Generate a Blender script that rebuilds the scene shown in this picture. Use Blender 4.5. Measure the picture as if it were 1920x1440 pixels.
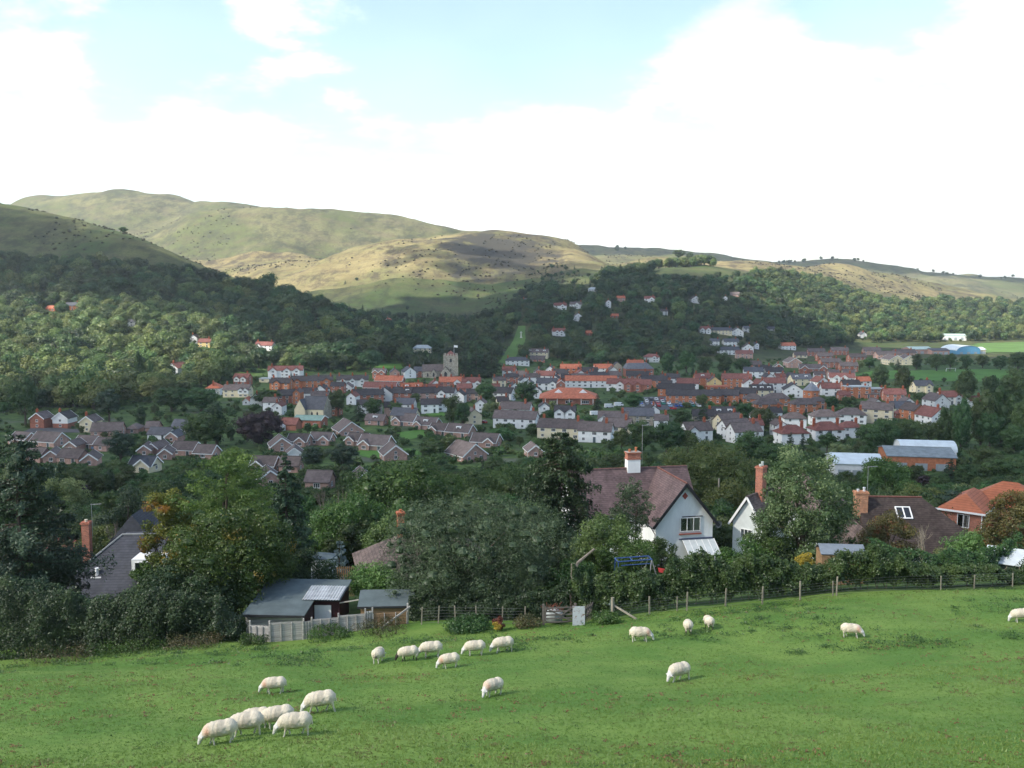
import bpy, bmesh, math, random
import numpy as np
from mathutils import Vector, Matrix
from math import radians, sin, cos, tan, atan, pi, sqrt, exp

SC = bpy.context.scene
COL = SC.collection
for o in list(bpy.data.objects):
    bpy.data.objects.remove(o, do_unlink=True)
random.seed(7)
RNG = np.random.default_rng(7)

# ------------------------------------------------------------------ camera
F = 1732.0                 # focal length in pixels of a 1920 wide frame
PITCH = radians(5.9)
CZ = 62.0                  # eye height above the valley floor
cam_data = bpy.data.cameras.new('camera')
cam_data.sensor_width = 36.0
cam_data.lens = 36.0 * F / 1920.0
cam_data.clip_start = 0.5
cam_data.clip_end = 30000
cam = bpy.data.objects.new('camera', cam_data)
COL.objects.link(cam)
cam.location = (0, 0, CZ)
cam.rotation_euler = (pi / 2 - PITCH, 0, 0)
SC.camera = cam


def slope(row):
    return tan(atan((720 - row) / F) - PITCH)


def ray(px, row, Y):
    """world point seen at pixel (px,row) of the 1920x1440 photograph at forward distance Y"""
    dx = (px - 960) / F
    dy = (720 - row) / F
    wy = cos(PITCH) + dy * sin(PITCH)
    wz = -sin(PITCH) + dy * cos(PITCH)
    t = Y / wy
    return (dx * t, Y, CZ + wz * t)


def proj(x, y, z):
    zc = z - CZ
    fwd = y * cos(PITCH) - zc * sin(PITCH)
    up = y * sin(PITCH) + zc * cos(PITCH)
    return 960 + F * x / fwd, 720 - F * up / fwd


# ------------------------------------------------------------------ sky and sun
SUN_DIR = Vector((-0.69, -0.32, 0.65)).normalized()      # towards the sun
sun_el = math.asin(SUN_DIR.z)
sun_az = math.atan2(SUN_DIR.x, SUN_DIR.y)
SKY_STRENGTH = 0.15
CLOUD_RADIANCE = 1.05
world = bpy.data.worlds.new('World')
SC.world = world
world.use_nodes = True
wt = world.node_tree
wt.nodes.clear()


def node(t, typ, **kw):
    n = t.nodes.new(typ)
    for k, v in kw.items():
        if k.startswith('i_'):
            n.inputs[k[2:].replace('_', ' ')].default_value = v
        else:
            setattr(n, k, v)
    return n


def math_node(t, op, a, b=None, clamp=False):
    n = t.nodes.new('ShaderNodeMath')
    n.operation = op
    n.use_clamp = clamp
    for i, v in enumerate((a, b)):
        if v is None:
            continue
        if isinstance(v, (int, float)):
            n.inputs[i].default_value = v
        else:
            t.links.new(v, n.inputs[i])
    return n.outputs[0]


def build_world():
    t = wt
    L = t.links
    out = node(t, 'ShaderNodeOutputWorld')
    sky = node(t, 'ShaderNodeTexSky')
    sky.sky_type = 'NISHITA'
    sky.sun_disc = False
    sky.sun_elevation = sun_el
    sky.sun_rotation = sun_az
    sky.air_density = 1.0
    sky.dust_density = 1.2
    sky.ozone_density = 0.0
    skyc = node(t, 'ShaderNodeVectorMath', operation='SCALE')
    skyc.inputs['Scale'].default_value = SKY_STRENGTH
    L.new(sky.outputs[0], skyc.inputs[0])
    tc = node(t, 'ShaderNodeTexCoord')
    d = tc.outputs['Generated']
    sep = node(t, 'ShaderNodeSeparateXYZ')
    L.new(d, sep.inputs[0])
    zc = math_node(t, 'MAXIMUM', sep.outputs[2], 0.0)
    zz = math_node(t, 'ADD', zc, 0.22)
    cx = math_node(t, 'DIVIDE', sep.outputs[0], zz)
    cy = math_node(t, 'DIVIDE', sep.outputs[1], zz)
    comb = node(t, 'ShaderNodeCombineXYZ')
    L.new(cx, comb.inputs[0])
    L.new(cy, comb.inputs[1])
    n1 = node(t, 'ShaderNodeTexNoise', i_Scale=2.6, i_Detail=9.0, i_Roughness=0.62)
    L.new(comb.outputs[0], n1.inputs['Vector'])
    n2 = node(t, 'ShaderNodeTexNoise', i_Scale=7.0, i_Detail=6.0, i_Roughness=0.6)
    L.new(comb.outputs[0], n2.inputs['Vector'])
    cov = math_node(t, 'ADD', math_node(t, 'MULTIPLY', n1.outputs[0], 1.5), math_node(t, 'MULTIPLY', n2.outputs[0], 0.5))
    cov = math_node(t, 'SUBTRACT', cov, 0.87)
    # clouds bank up towards the horizon
    cov = math_node(t, 'SUBTRACT', cov, math_node(t, 'MULTIPLY', zc, 0.55))

    def blob(px, row, size, amt, cov):
        v = Vector(ray(px, row, 1000)) - Vector((0, 0, CZ))
        v.normalize()
        dn = node(t, 'ShaderNodeVectorMath', operation='DISTANCE')
        L.new(d, dn.inputs[0])
        dn.inputs[1].default_value = v
        a = math_node(t, 'DIVIDE', dn.outputs['Value'], size)
        a = math_node(t, 'MULTIPLY', a, a)
        a = math_node(t, 'EXPONENT', math_node(t, 'MULTIPLY', a, -1.0))
        return math_node(t, 'ADD', cov, math_node(t, 'MULTIPLY', a, amt))

    for b in [(900, 95, .10, -.42), (1050, 110, .06, -.3), (560, 105, .085, -.36), (1200, 20, .09, -.26), (1640, 15, .08, -.36), (270, 160, .06, -.36), (300, 20, .03, -.15), (700, 125, .06, -.14), (1080, 60, .07, -.2), (200, 205, .03, -.15),
              (110, 90, .10, .24), (600, 10, .065, .4), (480, 15, .05, .25), (1375, 25, .05, .34), (1860, 80, .06, .34), (840, 5, .04, .26),
              (500, 235, .10, .28), (1350, 230, .17, .17), (700, 300, .14, .12), (1650, 240, .15, .13), (200, 290, .10, .10), (1025, 135, .04, .24), (1500, 120, .08, .3), (1310, 120, .04, .22), (680, 175, .05, .2), (350, 240, .06, .2), (950, 260, .08, .3), (1130, 220, .07, .2), (1000, 380, .12, .16), (60, 220, .07, .2)]:
        cov = blob(*b, cov)
    ramp = node(t, 'ShaderNodeMapRange', interpolation_type='SMOOTHSTEP')
    ramp.inputs['From Min'].default_value = 0.08
    ramp.inputs['From Max'].default_value = 0.62
    ramp.inputs['To Min'].default_value = 0.06
    L.new(cov, ramp.inputs['Value'])
    n3 = node(t, 'ShaderNodeTexNoise', i_Scale=2.0, i_Detail=3.0, i_Roughness=0.45)
    m3 = node(t, 'ShaderNodeVectorMath', operation='ADD')
    m3.inputs[1].default_value = (7.3, 2.1, 4.4)
    L.new(comb.outputs[0], m3.inputs[0])
    L.new(m3.outputs[0], n3.inputs['Vector'])
    cr = node(t, 'ShaderNodeMapRange')
    cr.inputs['From Min'].default_value = 0.34
    cr.inputs['From Max'].default_value = 0.66
    cr.inputs['To Min'].default_value = 0.52 * CLOUD_RADIANCE
    cr.inputs['To Max'].default_value = 1.15 * CLOUD_RADIANCE
    L.new(n3.outputs[0], cr.inputs['Value'])
    cc = node(t, 'ShaderNodeVectorMath', operation='SCALE')
    cc.inputs[0].default_value = (0.965, 0.985, 1.0)
    L.new(cr.outputs[0], cc.inputs['Scale'])
    mix = node(t, 'ShaderNodeMix', data_type='RGBA')
    L.new(ramp.outputs[0], mix.inputs[0])
    L.new(skyc.outputs[0], mix.inputs[6])
    L.new(cc.outputs[0], mix.inputs[7])
    bg = node(t, 'ShaderNodeBackground')
    L.new(mix.outputs[2], bg.inputs['Color'])
    bg.inputs['Strength'].default_value = 1.0
    L.new(bg.outputs[0], out.inputs['Surface'])


build_world()
world.cycles.sampling_method = 'NONE'
sun_data = bpy.data.lights.new('sun', 'SUN')
sun_data.energy = 4.2
sun_data.angle = radians(0.5)
sun_data.color = (1.0, 0.94, 0.84)
sun = bpy.data.objects.new('sun', sun_data)
COL.objects.link(sun)
sun.rotation_euler = (-SUN_DIR).to_track_quat('-Z', 'Y').to_euler()
sun.location = (-300, -100, 500)

SC.view_settings.view_transform = 'Standard'
SC.view_settings.look = 'None'
SC.view_settings.gamma = 1.0
SC.view_settings.exposure = 1.05
SC.view_settings.use_curve_mapping = False
SC.render.engine = 'CYCLES'
SC.cycles.max_bounces = 5
SC.cycles.diffuse_bounces = 3
SC.cycles.glossy_bounces = 2
SC.cycles.transmission_bounces = 4
SC.cycles.transparent_max_bounces = 8
SC.cycles.volume_bounces = 1
SC.cycles.caustics_reflective = False
SC.cycles.caustics_refractive = False

# ------------------------------------------------------------------ terrain
# Each column: profile of the land along one bearing. Entries (forward distance, height) where a height
# given as 'r<row>' is read from the photograph's row at that distance.


def zz_(Y, v):
    return CZ + slope(v[0]) * Y if isinstance(v, tuple) else v


def column(edge_row, edge_Y, tilt, far):
    z100 = 31.2 - 3.4 * min(1.0, max(0.0, (edge_row - 1195) / 30))
    k = [(-300, CZ + 70), (-60, CZ + 16), (0, CZ - 1.7), (12, CZ - 8.0), (26, CZ - 14.1 + 0.3 * tilt), (45, CZ - 19.2 + tilt),
         (edge_Y, zz_(edge_Y, (edge_row,))), (72, None), (100, z100), (170, 20.0), (260, 11.0), (380, 4.6), (500, 1.2)]
    e = k[6][1]
    k[7] = (72, e + (z100 - e) * (72 - edge_Y) / (100 - edge_Y) * 0.95)
    fr = [(Y, zz_(Y, v)) for Y, v in far]
    (ya, za), (yb, zb) = fr[5], fr[6]
    return k + fr[:6] + [(ya + .42 * (yb - ya), za + .42 * (zb - za))] + fr[6:]


R = lambda r: (r,)
COLS = {
    -1500: column(1270, 56, -1.2, [(560, 3), (800, 50), (1050, 120), (1350, 230), (1700, 150), (1900, 160), (2200, 200), (2350, 190), (2800, R(440)), (4200, 150), (12000, 100)]),
    -200: column(1262, 56, -.9, [(525, 1), (800, R(592)), (1050, R(470)), (1350, R(350)), (1650, 150), (1850, 160), (2200, R(440)), (2400, 190), (2800, R(420)), (4200, 150), (12000, 90)]),
    0: column(1243, 57, -.6, [(525, 1), (800, R(602)), (1050, R(492)), (1330, R(377)), (1650, 110), (1850, 140), (2200, R(430)), (2400, 210), (2750, R(394)), (4200, 170), (12000, 90)]),
    100: column(1236, 57, -.5, [(528, 1), (800, R(604)), (1050, R(496)), (1290, R(398)), (1650, 96), (1850, 130), (2150, R(440)), (2400, 215), (2750, R(367)), (4200, 190), (12000, 80)]),
    250: column(1224, 57, -.45, [(540, .6), (800, R(616)), (1030, R(510)), (1190, R(440)), (1600, 62), (1800, 90), (2150, R(447)), (2350, 200), (2700, R(361)), (4200, 190), (12000, 80)]),
    400: column(1212, 57, -.35, [(560, .4), (800, R(628)), (1010, R(545)), (1120, R(506)), (1500, 46), (1700, 80), (2180, R(400)), (2350, 215), (2720, R(379)), (4200, 180), (12000, 80)]),
    520: column(1205, 57, -.25, [(580, .2), (780, R(642)), (930, R(580)), (1030, R(546)), (1330, 34), (1520, R(514)), (2200, R(391)), (2400, 200), (2800, R(398)), (4200, 170), (12000, 80)]),
    640: column(1197, 57, -.15, [(600, 0), (760, R(655)), (880, R(612)), (960, R(584)), (1250, 29), (1620, R(478)), (2220, R(396)), (2400, 190), (2850, R(408)), (4200, 150), (12000, 80)]),
    760: column(1187, 57.5, 0, [(630, 0), (760, R(660)), (860, R(640)), (930, R(622)), (1180, 24), (1690, R(452)), (2250, R(410)), (2420, 170), (2900, R(424)), (4200, 140), (12000, 80)]),
    880: column(1178, 58, .05, [(660, 0), (780, R(664)), (900, R(630)), (1000, R(605)), (1180, 24), (1740, R(432)), (2250, R(433)), (2420, 140), (2900, R(446)), (4200, 120), (12000, 80)]),
    960: column(1172, 59, .1, [(700, 0), (820, R(640)), (920, R(605)), (1020, R(582)), (1160, 34), (1760, R(441)), (2200, R(452)), (2420, 120), (2950, R(458)), (4200, 110), (12000, 80)]),
    1060: column(1165, 59.5, .15, [(740, 0), (860, R(630)), (980, R(582)), (1120, R(546)), (1220, R(538)), (1760, R(452)), (2150, R(474)), (2420, 100), (3000, R(460)), (4200, 110), (12000, 80)]),
    1150: column(1155, 60, .2, [(760, 0), (880, R(628)), (1020, R(572)), (1190, R(528)), (1290, R(522)), (1700, R(494)), (2150, R(474)), (2420, 90), (3000, R(465)), (4200, 110), (12000, 80)]),
    1250: column(1144, 60.5, .25, [(780, 0), (900, R(628)), (1040, R(572)), (1210, R(522)), (1330, R(512)), (1720, R(489)), (2150, R(484)), (2420, 90), (3000, R(473)), (4200, 110), (12000, 80)]),
    1350: column(1134, 61, .3, [(800, 0), (930, R(626)), (1080, R(572)), (1230, R(526)), (1360, R(510)), (1720, R(492)), (2150, R(490)), (2420, 90), (3000, R(481)), (4200, 105), (12000, 80)]),
    1450: column(1125, 61.5, .35, [(830, 0), (980, R(628)), (1140, R(574)), (1300, R(526)), (1440, R(512)), (1720, R(492)), (2150, R(498)), (2420, 80), (2950, R(488)), (4200, 105), (12000, 80)]),
    1560: column(1115, 62, .4, [(900, 0), (1080, R(622)), (1250, R(576)), (1420, R(540)), (1560, R(522)), (1820, R(500)), (2150, R(506)), (2420, 80), (2900, R(493)), (4200, 100), (12000, 80)]),
    1660: column(1109, 62.5, .45, [(980, 0), (1140, R(624)), (1320, R(588)), (1500, R(560)), (1620, R(548)), (1880, R(512)), (2150, R(520)), (2420, 75), (2850, R(501)), (4200, 95), (12000, 75)]),
    1760: column(1106, 63, .5, [(1020, 0), (1170, R(626)), (1340, R(594)), (1500, R(572)), (1620, R(562)), (1900, R(532)), (2150, R(545)), (2420, 62), (2850, R(511)), (4200, 90), (12000, 70)]),
    1920: column(1101, 63, .55, [(1080, 0), (1200, R(628)), (1360, R(602)), (1500, R(584)), (1620, R(574)), (1850, R(562)), (2150, R(572)), (2420, 45), (2800, R(528)), (4200, 80), (12000, 60)]),
    2150: column(1096, 63, .6, [(1100, 0), (1220, R(630)), (1380, R(610)), (1500, R(596)), (1620, R(588)), (1850, R(576)), (2150, R(580)), (2420, 40), (2800, R(540)), (4200, 60), (12000, 50)]),
    3400: column(1090, 63, .8, [(1100, 0), (1220, R(636)), (1380, R(620)), (1500, R(606)), (1620, R(598)), (1850, R(586)), (2150, R(586)), (2420, 40), (2800, R(560)), (4200, 40), (12000, 40)]),
}


def pchip(x, y, xq):
    x = np.asarray(x, float)
    y = np.asarray(y, float)
    h = np.diff(x)
    dl = np.diff(y) / h
    m = np.zeros(len(x))
    for i in range(1, len(x) - 1):
        if dl[i - 1] * dl[i] > 0:
            w1, w2 = 2 * h[i] + h[i - 1], h[i] + 2 * h[i - 1]
            m[i] = (w1 + w2) / (w1 / dl[i - 1] + w2 / dl[i])
    m[0], m[-1] = dl[0], dl[-1]
    i = np.clip(np.searchsorted(x, xq) - 1, 0, len(x) - 2)
    t = (xq - x[i]) / h[i]
    return ((1 + 2 * t) * (1 - t) ** 2 * y[i] + t * (1 - t) ** 2 * h[i] * m[i]
            + t * t * (3 - 2 * t) * y[i + 1] + t * t * (t - 1) * h[i] * m[i + 1])


def value_noise(x, y, seed):
    xi = np.floor(x).astype(int)
    yi = np.floor(y).astype(int)
    fx, fy = x - xi, y - yi
    fx = fx * fx * (3 - 2 * fx)
    fy = fy * fy * (3 - 2 * fy)

    def hsh(a, b):
        n = (a * 374761393 + b * 668265263 + seed * 974634777) & 0x7fffffff
        n = ((n ^ (n >> 13)) * 1274126177) & 0x7fffffff
        return ((n ^ (n >> 16)) & 0xffff) / 65535.0
    return ((hsh(xi, yi) * (1 - fx) + hsh(xi + 1, yi) * fx) * (1 - fy)
            + (hsh(xi, yi + 1) * (1 - fx) + hsh(xi + 1, yi + 1) * fx) * fy) - 0.5


def fbm(x, y, seed, oct=4):
    s, a = 0, 1.0
    for i in range(oct):
        s = s + a * value_noise(x * 2 ** i, y * 2 ** i, seed + i)
        a *= 0.5
    return s


PXS = sorted(COLS)
# the hollow behind the rounded hill
for p_, d_ in ((400, 20), (520, 42), (640, 58), (760, 62), (880, 56), (960, 48), (1060, 34), (1150, 20), (1250, 12), (1350, 10), (1450, 10), (1560, 10), (1660, 10)):
    y_, z_ = COLS[p_][19]
    COLS[p_][19] = (y_, z_ - d_)
US = np.array([(p - 960) / F for p in PXS])
NK = len(COLS[PXS[0]])
KY = np.array([[COLS[p][k][0] for k in range(NK)] for p in PXS])
KZ = np.array([[COLS[p][k][1] for k in range(NK)] for p in PXS])
UG = np.concatenate([np.linspace(US[0], -0.72, 24, endpoint=False), np.linspace(-0.72, 0.72, 265), np.linspace(0.72, US[-1], 25)[1:]])
YG = np.concatenate([np.linspace(-280, 0, 12, endpoint=False), np.linspace(0, 26, 14, endpoint=False), np.linspace(26, 72, 58, endpoint=False),
                     np.linspace(72, 200, 50, endpoint=False), np.linspace(200, 560, 44, endpoint=False), np.linspace(560, 1300, 84, endpoint=False),
                     np.linspace(1300, 3100, 120, endpoint=False), np.linspace(3100, 4200, 12, endpoint=False), np.linspace(4200, 12000, 16)])
ZT = np.zeros((len(UG), len(YG)))
kyi = np.stack([pchip(US, KY[:, k], UG) for k in range(NK)], 1)
kzi = np.stack([pchip(US, KZ[:, k], UG) for k in range(NK)], 1)
for i in range(len(UG)):
    ZT[i] = pchip(kyi[i], kzi[i], YG)
UU, YY = np.meshgrid(UG, YG, indexing='ij')
XX = UU * np.maximum(YY, 26)
hill = np.clip((YY - 1050) / 400, 0, 1) * np.clip((9000 - YY) / 4000, 0, 1)
gul = np.abs(fbm(XX / 260, YY / 420, 3)) * 2
ZT += hill * (gul - 0.35) * 15 + hill * fbm(XX / 70, YY / 90, 9) * 7
ZT += np.clip((YY - 90) / 300, 0, 1) * fbm(XX / 60, YY / 60, 21, 3) * 1.0
near = np.clip((70 - YY) / 10, 0, 1) * np.clip((YY - 8) / 15, 0, 1)
ZT += near * (fbm(XX / 7, YY / 5, 31, 3) * 0.34 + fbm(XX / 1.6, YY / 1.2, 35, 2) * 0.07)


def ground_z(x, y):
    x = np.asarray(x, float)
    y = np.asarray(y, float)
    u = np.clip(x / np.maximum(y, 26), UG[0], UG[-1] - 1e-6)
    yc = np.clip(y, YG[0], YG[-1] - 1e-3)
    i = np.clip(np.searchsorted(UG, u, side='right') - 1, 0, len(UG) - 2)
    j = np.clip(np.searchsorted(YG, yc, side='right') - 1, 0, len(YG) - 2)
    fu = (u - UG[i]) / (UG[i + 1] - UG[i])
    fy = (yc - YG[j]) / (YG[j + 1] - YG[j])
    return (ZT[i, j] * (1 - fu) * (1 - fy) + ZT[i + 1, j] * fu * (1 - fy) + ZT[i, j + 1] * (1 - fu) * fy + ZT[i + 1, j + 1] * fu * fy)


def gz(x, y):
    return float(ground_z(x, y))


_YS = np.concatenate([np.arange(20, 200, .25), np.arange(200, 1300, 1.0), np.arange(1300, 3300, 4.0)])


def solve_Y(px, row, h=0.0, y0=22, y1=3200):
    """first distance at which something h above the ground shows at (px,row)"""
    m = (_YS >= y0) & (_YS <= y1)
    ys = _YS[m]
    xs = (px - 960) / F * ys * 1.0
    z = ground_z(xs, ys) + h
    x2 = (px - 960) / F * (ys * cos(PITCH) - (z - CZ) * sin(PITCH))
    z = ground_z(x2, ys) + h
    rows = 720 - F * (ys * sin(PITCH) + (z - CZ) * cos(PITCH)) / (ys * cos(PITCH) - (z - CZ) * sin(PITCH))
    ok = np.nonzero(rows <= row)[0]
    j = ok[0] if len(ok) else len(ys) - 1
    return float(ys[j]), float(x2[j])


# ------------------------------------------------------------------ materials
MATS = {}


def new_mat(name):
    m = bpy.data.materials.new(name)
    m.use_nodes = True
    t = m.node_tree
    t.nodes.clear()
    out = t.nodes.new('ShaderNodeOutputMaterial')
    return m, t, out


def rgb_mix(t, fac, a, b):
    n = t.nodes.new('ShaderNodeMix')
    n.data_type = 'RGBA'
    for i, v in ((0, fac), (6, a), (7, b)):
        if isinstance(v, (tuple, list)):
            n.inputs[i].default_value = (*v[:3], 1)
        elif isinstance(v, (int, float)):
            n.inputs[i].default_value = v
        else:
            t.links.new(v, n.inputs[i])
    return n.outputs[2]


def noise_out(t, scale, detail=4.0, rough=0.6, coord=None, stretch=None):
    n = t.nodes.new('ShaderNodeTexNoise')
    n.inputs['Scale'].default_value = scale
    n.inputs['Detail'].default_value = detail
    n.inputs['Roughness'].default_value = rough
    if coord is None:
        coord = t.nodes.new('ShaderNodeTexCoord').outputs['Object']
    if stretch:
        mp = t.nodes.new('ShaderNodeMapping')
        mp.inputs['Scale'].default_value = stretch
        t.links.new(coord, mp.inputs['Vector'])
        coord = mp.outputs[0]
    t.links.new(coord, n.inputs['Vector'])
    return n.outputs[0]


def ramp01(t, v, lo, hi):
    n = t.nodes.new('ShaderNodeMapRange')
    n.interpolation_type = 'SMOOTHSTEP'
    n.inputs['From Min'].default_value = lo
    n.inputs['From Max'].default_value = hi
    t.links.new(v, n.inputs['Value'])
    return n.outputs[0]


def principled(t, out, color, rough=0.8, spec=0.3, bump=None, bump_d=0.02, metal=0.0):
    p = t.nodes.new('ShaderNodeBsdfPrincipled')
    if isinstance(color, (tuple, list)):
        p.inputs['Base Color'].default_value = (*color[:3], 1)
    else:
        t.links.new(color, p.inputs['Base Color'])
    p.inputs['Roughness'].default_value = rough
    p.inputs['Metallic'].default_value = metal
    p.inputs['Specular IOR Level'].default_value = spec
    if bump is not None:
        b = t.nodes.new('ShaderNodeBump')
        b.inputs['Strength'].default_value = 0.6
        b.inputs['Distance'].default_value = bump_d
        t.links.new(bump, b.inputs['Height'])
        t.links.new(b.outputs[0], p.inputs['Normal'])
    t.links.new(p.outputs[0], out.inputs['Surface'])
    return p


def surf(name, color, rough=0.8, spec=0.3, vary=0.25, scale=1.5, objvar=0.0, metal=0.0, streak=None, bump=0.0):
    """weathered single-colour surface"""
    if name in MATS:
        return MATS[name]
    m, t, out = new_mat(name)
    n = noise_out(t, scale, 6, 0.65, stretch=streak)
    dark = tuple(c * (1 - vary) for c in color)
    lite = tuple(min(1, c * (1 + vary * 0.6)) for c in color)
    c = rgb_mix(t, ramp01(t, n, 0.3, 0.7), dark, lite)
    if objvar:
        oi = t.nodes.new('ShaderNodeObjectInfo')
        hs = t.nodes.new('ShaderNodeHueSaturation')
        v = t.nodes.new('ShaderNodeMapRange')
        v.inputs['To Min'].default_value = 1 - objvar
        v.inputs['To Max'].default_value = 1 + objvar
        t.links.new(oi.outputs['Random'], v.inputs['Value'])
        t.links.new(v.outputs[0], hs.inputs['Value'])
        t.links.new(c, hs.inputs['Color'])
        c = hs.outputs[0]
    principled(t, out, c, rough, spec, bump=n if bump else None, bump_d=bump, metal=metal)
    MATS[name] = m
    return m


def tile_roof(name, color, course=0.28, cell=0.25, vary=0.45, rough=0.75, spec=0.3):
    """roof covering with courses (bands at constant height) and uneven single tiles"""
    if name in MATS:
        return MATS[name]
    m, t, out = new_mat(name)
    tc = t.nodes.new('ShaderNodeTexCoord')
    sep = t.nodes.new('ShaderNodeSeparateXYZ')
    t.links.new(tc.outputs['Object'], sep.inputs[0])
    zc = math_node(t, 'DIVIDE', sep.outputs[2], course * 0.6)
    row = math_node(t, 'FLOOR', zc)
    fr = math_node(t, 'FRACT', zc)
    comb = t.nodes.new('ShaderNodeCombineXYZ')
    xs = math_node(t, 'ADD', math_node(t, 'DIVIDE', sep.outputs[0], cell), math_node(t, 'MULTIPLY', row, 0.5))
    ys = math_node(t, 'DIVIDE', sep.outputs[1], cell)
    t.links.new(math_node(t, 'FLOOR', xs), comb.inputs[0])
    t.links.new(math_node(t, 'FLOOR', ys), comb.inputs[1])
    t.links.new(row, comb.inputs[2])
    wn = t.nodes.new('ShaderNodeTexWhiteNoise')
    t.links.new(comb.outputs[0], wn.inputs['Vector'])
    big = noise_out(t, 0.7, 5, 0.6, coord=tc.outputs['Object'])
    v = math_node(t, 'ADD', math_node(t, 'MULTIPLY', wn.outputs[0], 0.45), math_node(t, 'MULTIPLY', ramp01(t, big, .3, .7), 0.55))
    c = rgb_mix(t, v, tuple(k * (1 - vary) for k in color), tuple(min(1, k * (1 + vary)) for k in color))
    moss = noise_out(t, 2.3, 6, 0.7, coord=tc.outputs['Object'])
    c = rgb_mix(t, math_node(t, 'MULTIPLY', ramp01(t, moss, .56, .72), .5), c, (0.075, 0.08, 0.05))
    joint = math_node(t, 'MULTIPLY', math_node(t, 'LESS_THAN', fr, 0.16), 0.55)
    c = rgb_mix(t, joint, c, tuple(k * 0.35 for k in color))
    principled(t, out, c, rough, spec, bump=fr, bump_d=-0.03)
    MATS[name] = m
    return m


def brick_mat(name, color, mortar=(0.35, 0.3, 0.25), vary=0.35):
    if name in MATS:
        return MATS[name]
    m, t, out = new_mat(name)
    tc = t.nodes.new('ShaderNodeTexCoord')
    sep = t.nodes.new('ShaderNodeSeparateXYZ')
    t.links.new(tc.outputs['Object'], sep.inputs[0])
    comb = t.nodes.new('ShaderNodeCombineXYZ')
    t.links.new(math_node(t, 'ADD', sep.outputs[0], sep.outputs[1]), comb.inputs[0])
    t.links.new(sep.outputs[2], comb.inputs[1])
    b = t.nodes.new('ShaderNodeTexBrick')
    t.links.new(comb.outputs[0], b.inputs['Vector'])
    b.inputs['Scale'].default_value = 1.0
    b.inputs['Brick Width'].default_value = 0.24
    b.inputs['Row Height'].default_value = 0.085
    b.inputs['Mortar Size'].default_value = 0.009
    b.inputs['Color1'].default_value = (*[c * (1 - vary) for c in color], 1)
    b.inputs['Color2'].default_value = (*[c * (1 + vary) for c in color], 1)
    b.inputs['Mortar'].default_value = (*mortar, 1)
    n = noise_out(t, 1.2, 5, .6, coord=tc.outputs['Object'])
    c = rgb_mix(t, math_node(t, 'MULTIPLY', ramp01(t, n, .45, .75), .35), b.outputs[0], tuple(k * .5 for k in color))
    principled(t, out, c, .85, .2)
    MATS[name] = m
    return m


LEAF_GAIN = 1.12


def leaf_mat(name, c1, c2, objvar=0.22, trans=0.25, hue=0.03, autumn=None):
    if name in MATS:
        return MATS[name]
    m, t, out = new_mat(name)
    at = t.nodes.new('ShaderNodeAttribute')
    at.attribute_name = 'tint'
    c1, c2 = tuple(k * LEAF_GAIN for k in c1), tuple(k * LEAF_GAIN for k in c2)
    c = rgb_mix(t, at.outputs['Fac'], c1, c2)
    if autumn:
        n = noise_out(t, autumn[1], 2, .5)
        c = rgb_mix(t, math_node(t, 'MULTIPLY', ramp01(t, n, autumn[2], autumn[2] + .12), .85), c, autumn[0])
    oi = t.nodes.new('ShaderNodeObjectInfo')
    hs = t.nodes.new('ShaderNodeHueSaturation')
    v = t.nodes.new('ShaderNodeMapRange')
    v.inputs['To Min'].default_value = 1 - objvar
    v.inputs['To Max'].default_value = 1 + objvar
    t.links.new(oi.outputs['Random'], v.inputs['Value'])
    t.links.new(v.outputs[0], hs.inputs['Value'])
    h = t.nodes.new('ShaderNodeMapRange')
    h.inputs['To Min'].default_value = 0.5 - hue
    h.inputs['To Max'].default_value = 0.5 + hue
    t.links.new(math_node(t, 'FRACT', math_node(t, 'MULTIPLY', oi.outputs['Random'], 7.31)), h.inputs['Value'])
    t.links.new(h.outputs[0], hs.inputs['Hue'])
    t.links.new(c, hs.inputs['Color'])
    d = t.nodes.new('ShaderNodeBsdfDiffuse')
    tr = t.nodes.new('ShaderNodeBsdfTranslucent')
    t.links.new(hs.outputs[0], d.inputs['Color'])
    t.links.new(hs.outputs[0], tr.inputs['Color'])
    mx = t.nodes.new('ShaderNodeMixShader')
    mx.inputs[0].default_value = trans
    t.links.new(d.outputs[0], mx.inputs[1])
    t.links.new(tr.outputs[0], mx.inputs[2])
    gl = t.nodes.new('ShaderNodeBsdfGlossy')
    gl.inputs['Roughness'].default_value = 0.45
    gl.inputs['Color'].default_value = (1, 1, 1, 1)
    mg = t.nodes.new('ShaderNodeMixShader')
    mg.inputs[0].default_value = 0.025
    t.links.new(mx.outputs[0], mg.inputs[1])
    t.links.new(gl.outputs[0], mg.inputs[2])
    t.links.new(mg.outputs[0], out.inputs['Surface'])
    MATS[name] = m
    return m


# ------------------------------------------------------------------ object helpers
def tag(o, label=None, cat=None, group=None, kind=None):
    if label:
        o['label'] = label
    if cat:
        o['category'] = cat
    if group:
        o['group'] = group
    if kind:
        o['kind'] = kind
    return o


def empty(name, loc, rz=0.0):
    o = bpy.data.objects.new(name, None)
    o.empty_display_size = 0.3
    COL.objects.link(o)
    o.location = loc
    o.rotation_euler = (0, 0, rz)
    return o


def link_mesh(name, me, parent=None, loc=(0, 0, 0), rz=0.0):
    o = bpy.data.objects.new(name, me)
    COL.objects.link(o)
    o.location = loc
    o.rotation_euler = (0, 0, rz)
    if parent:
        o.parent = parent
    return o


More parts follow.
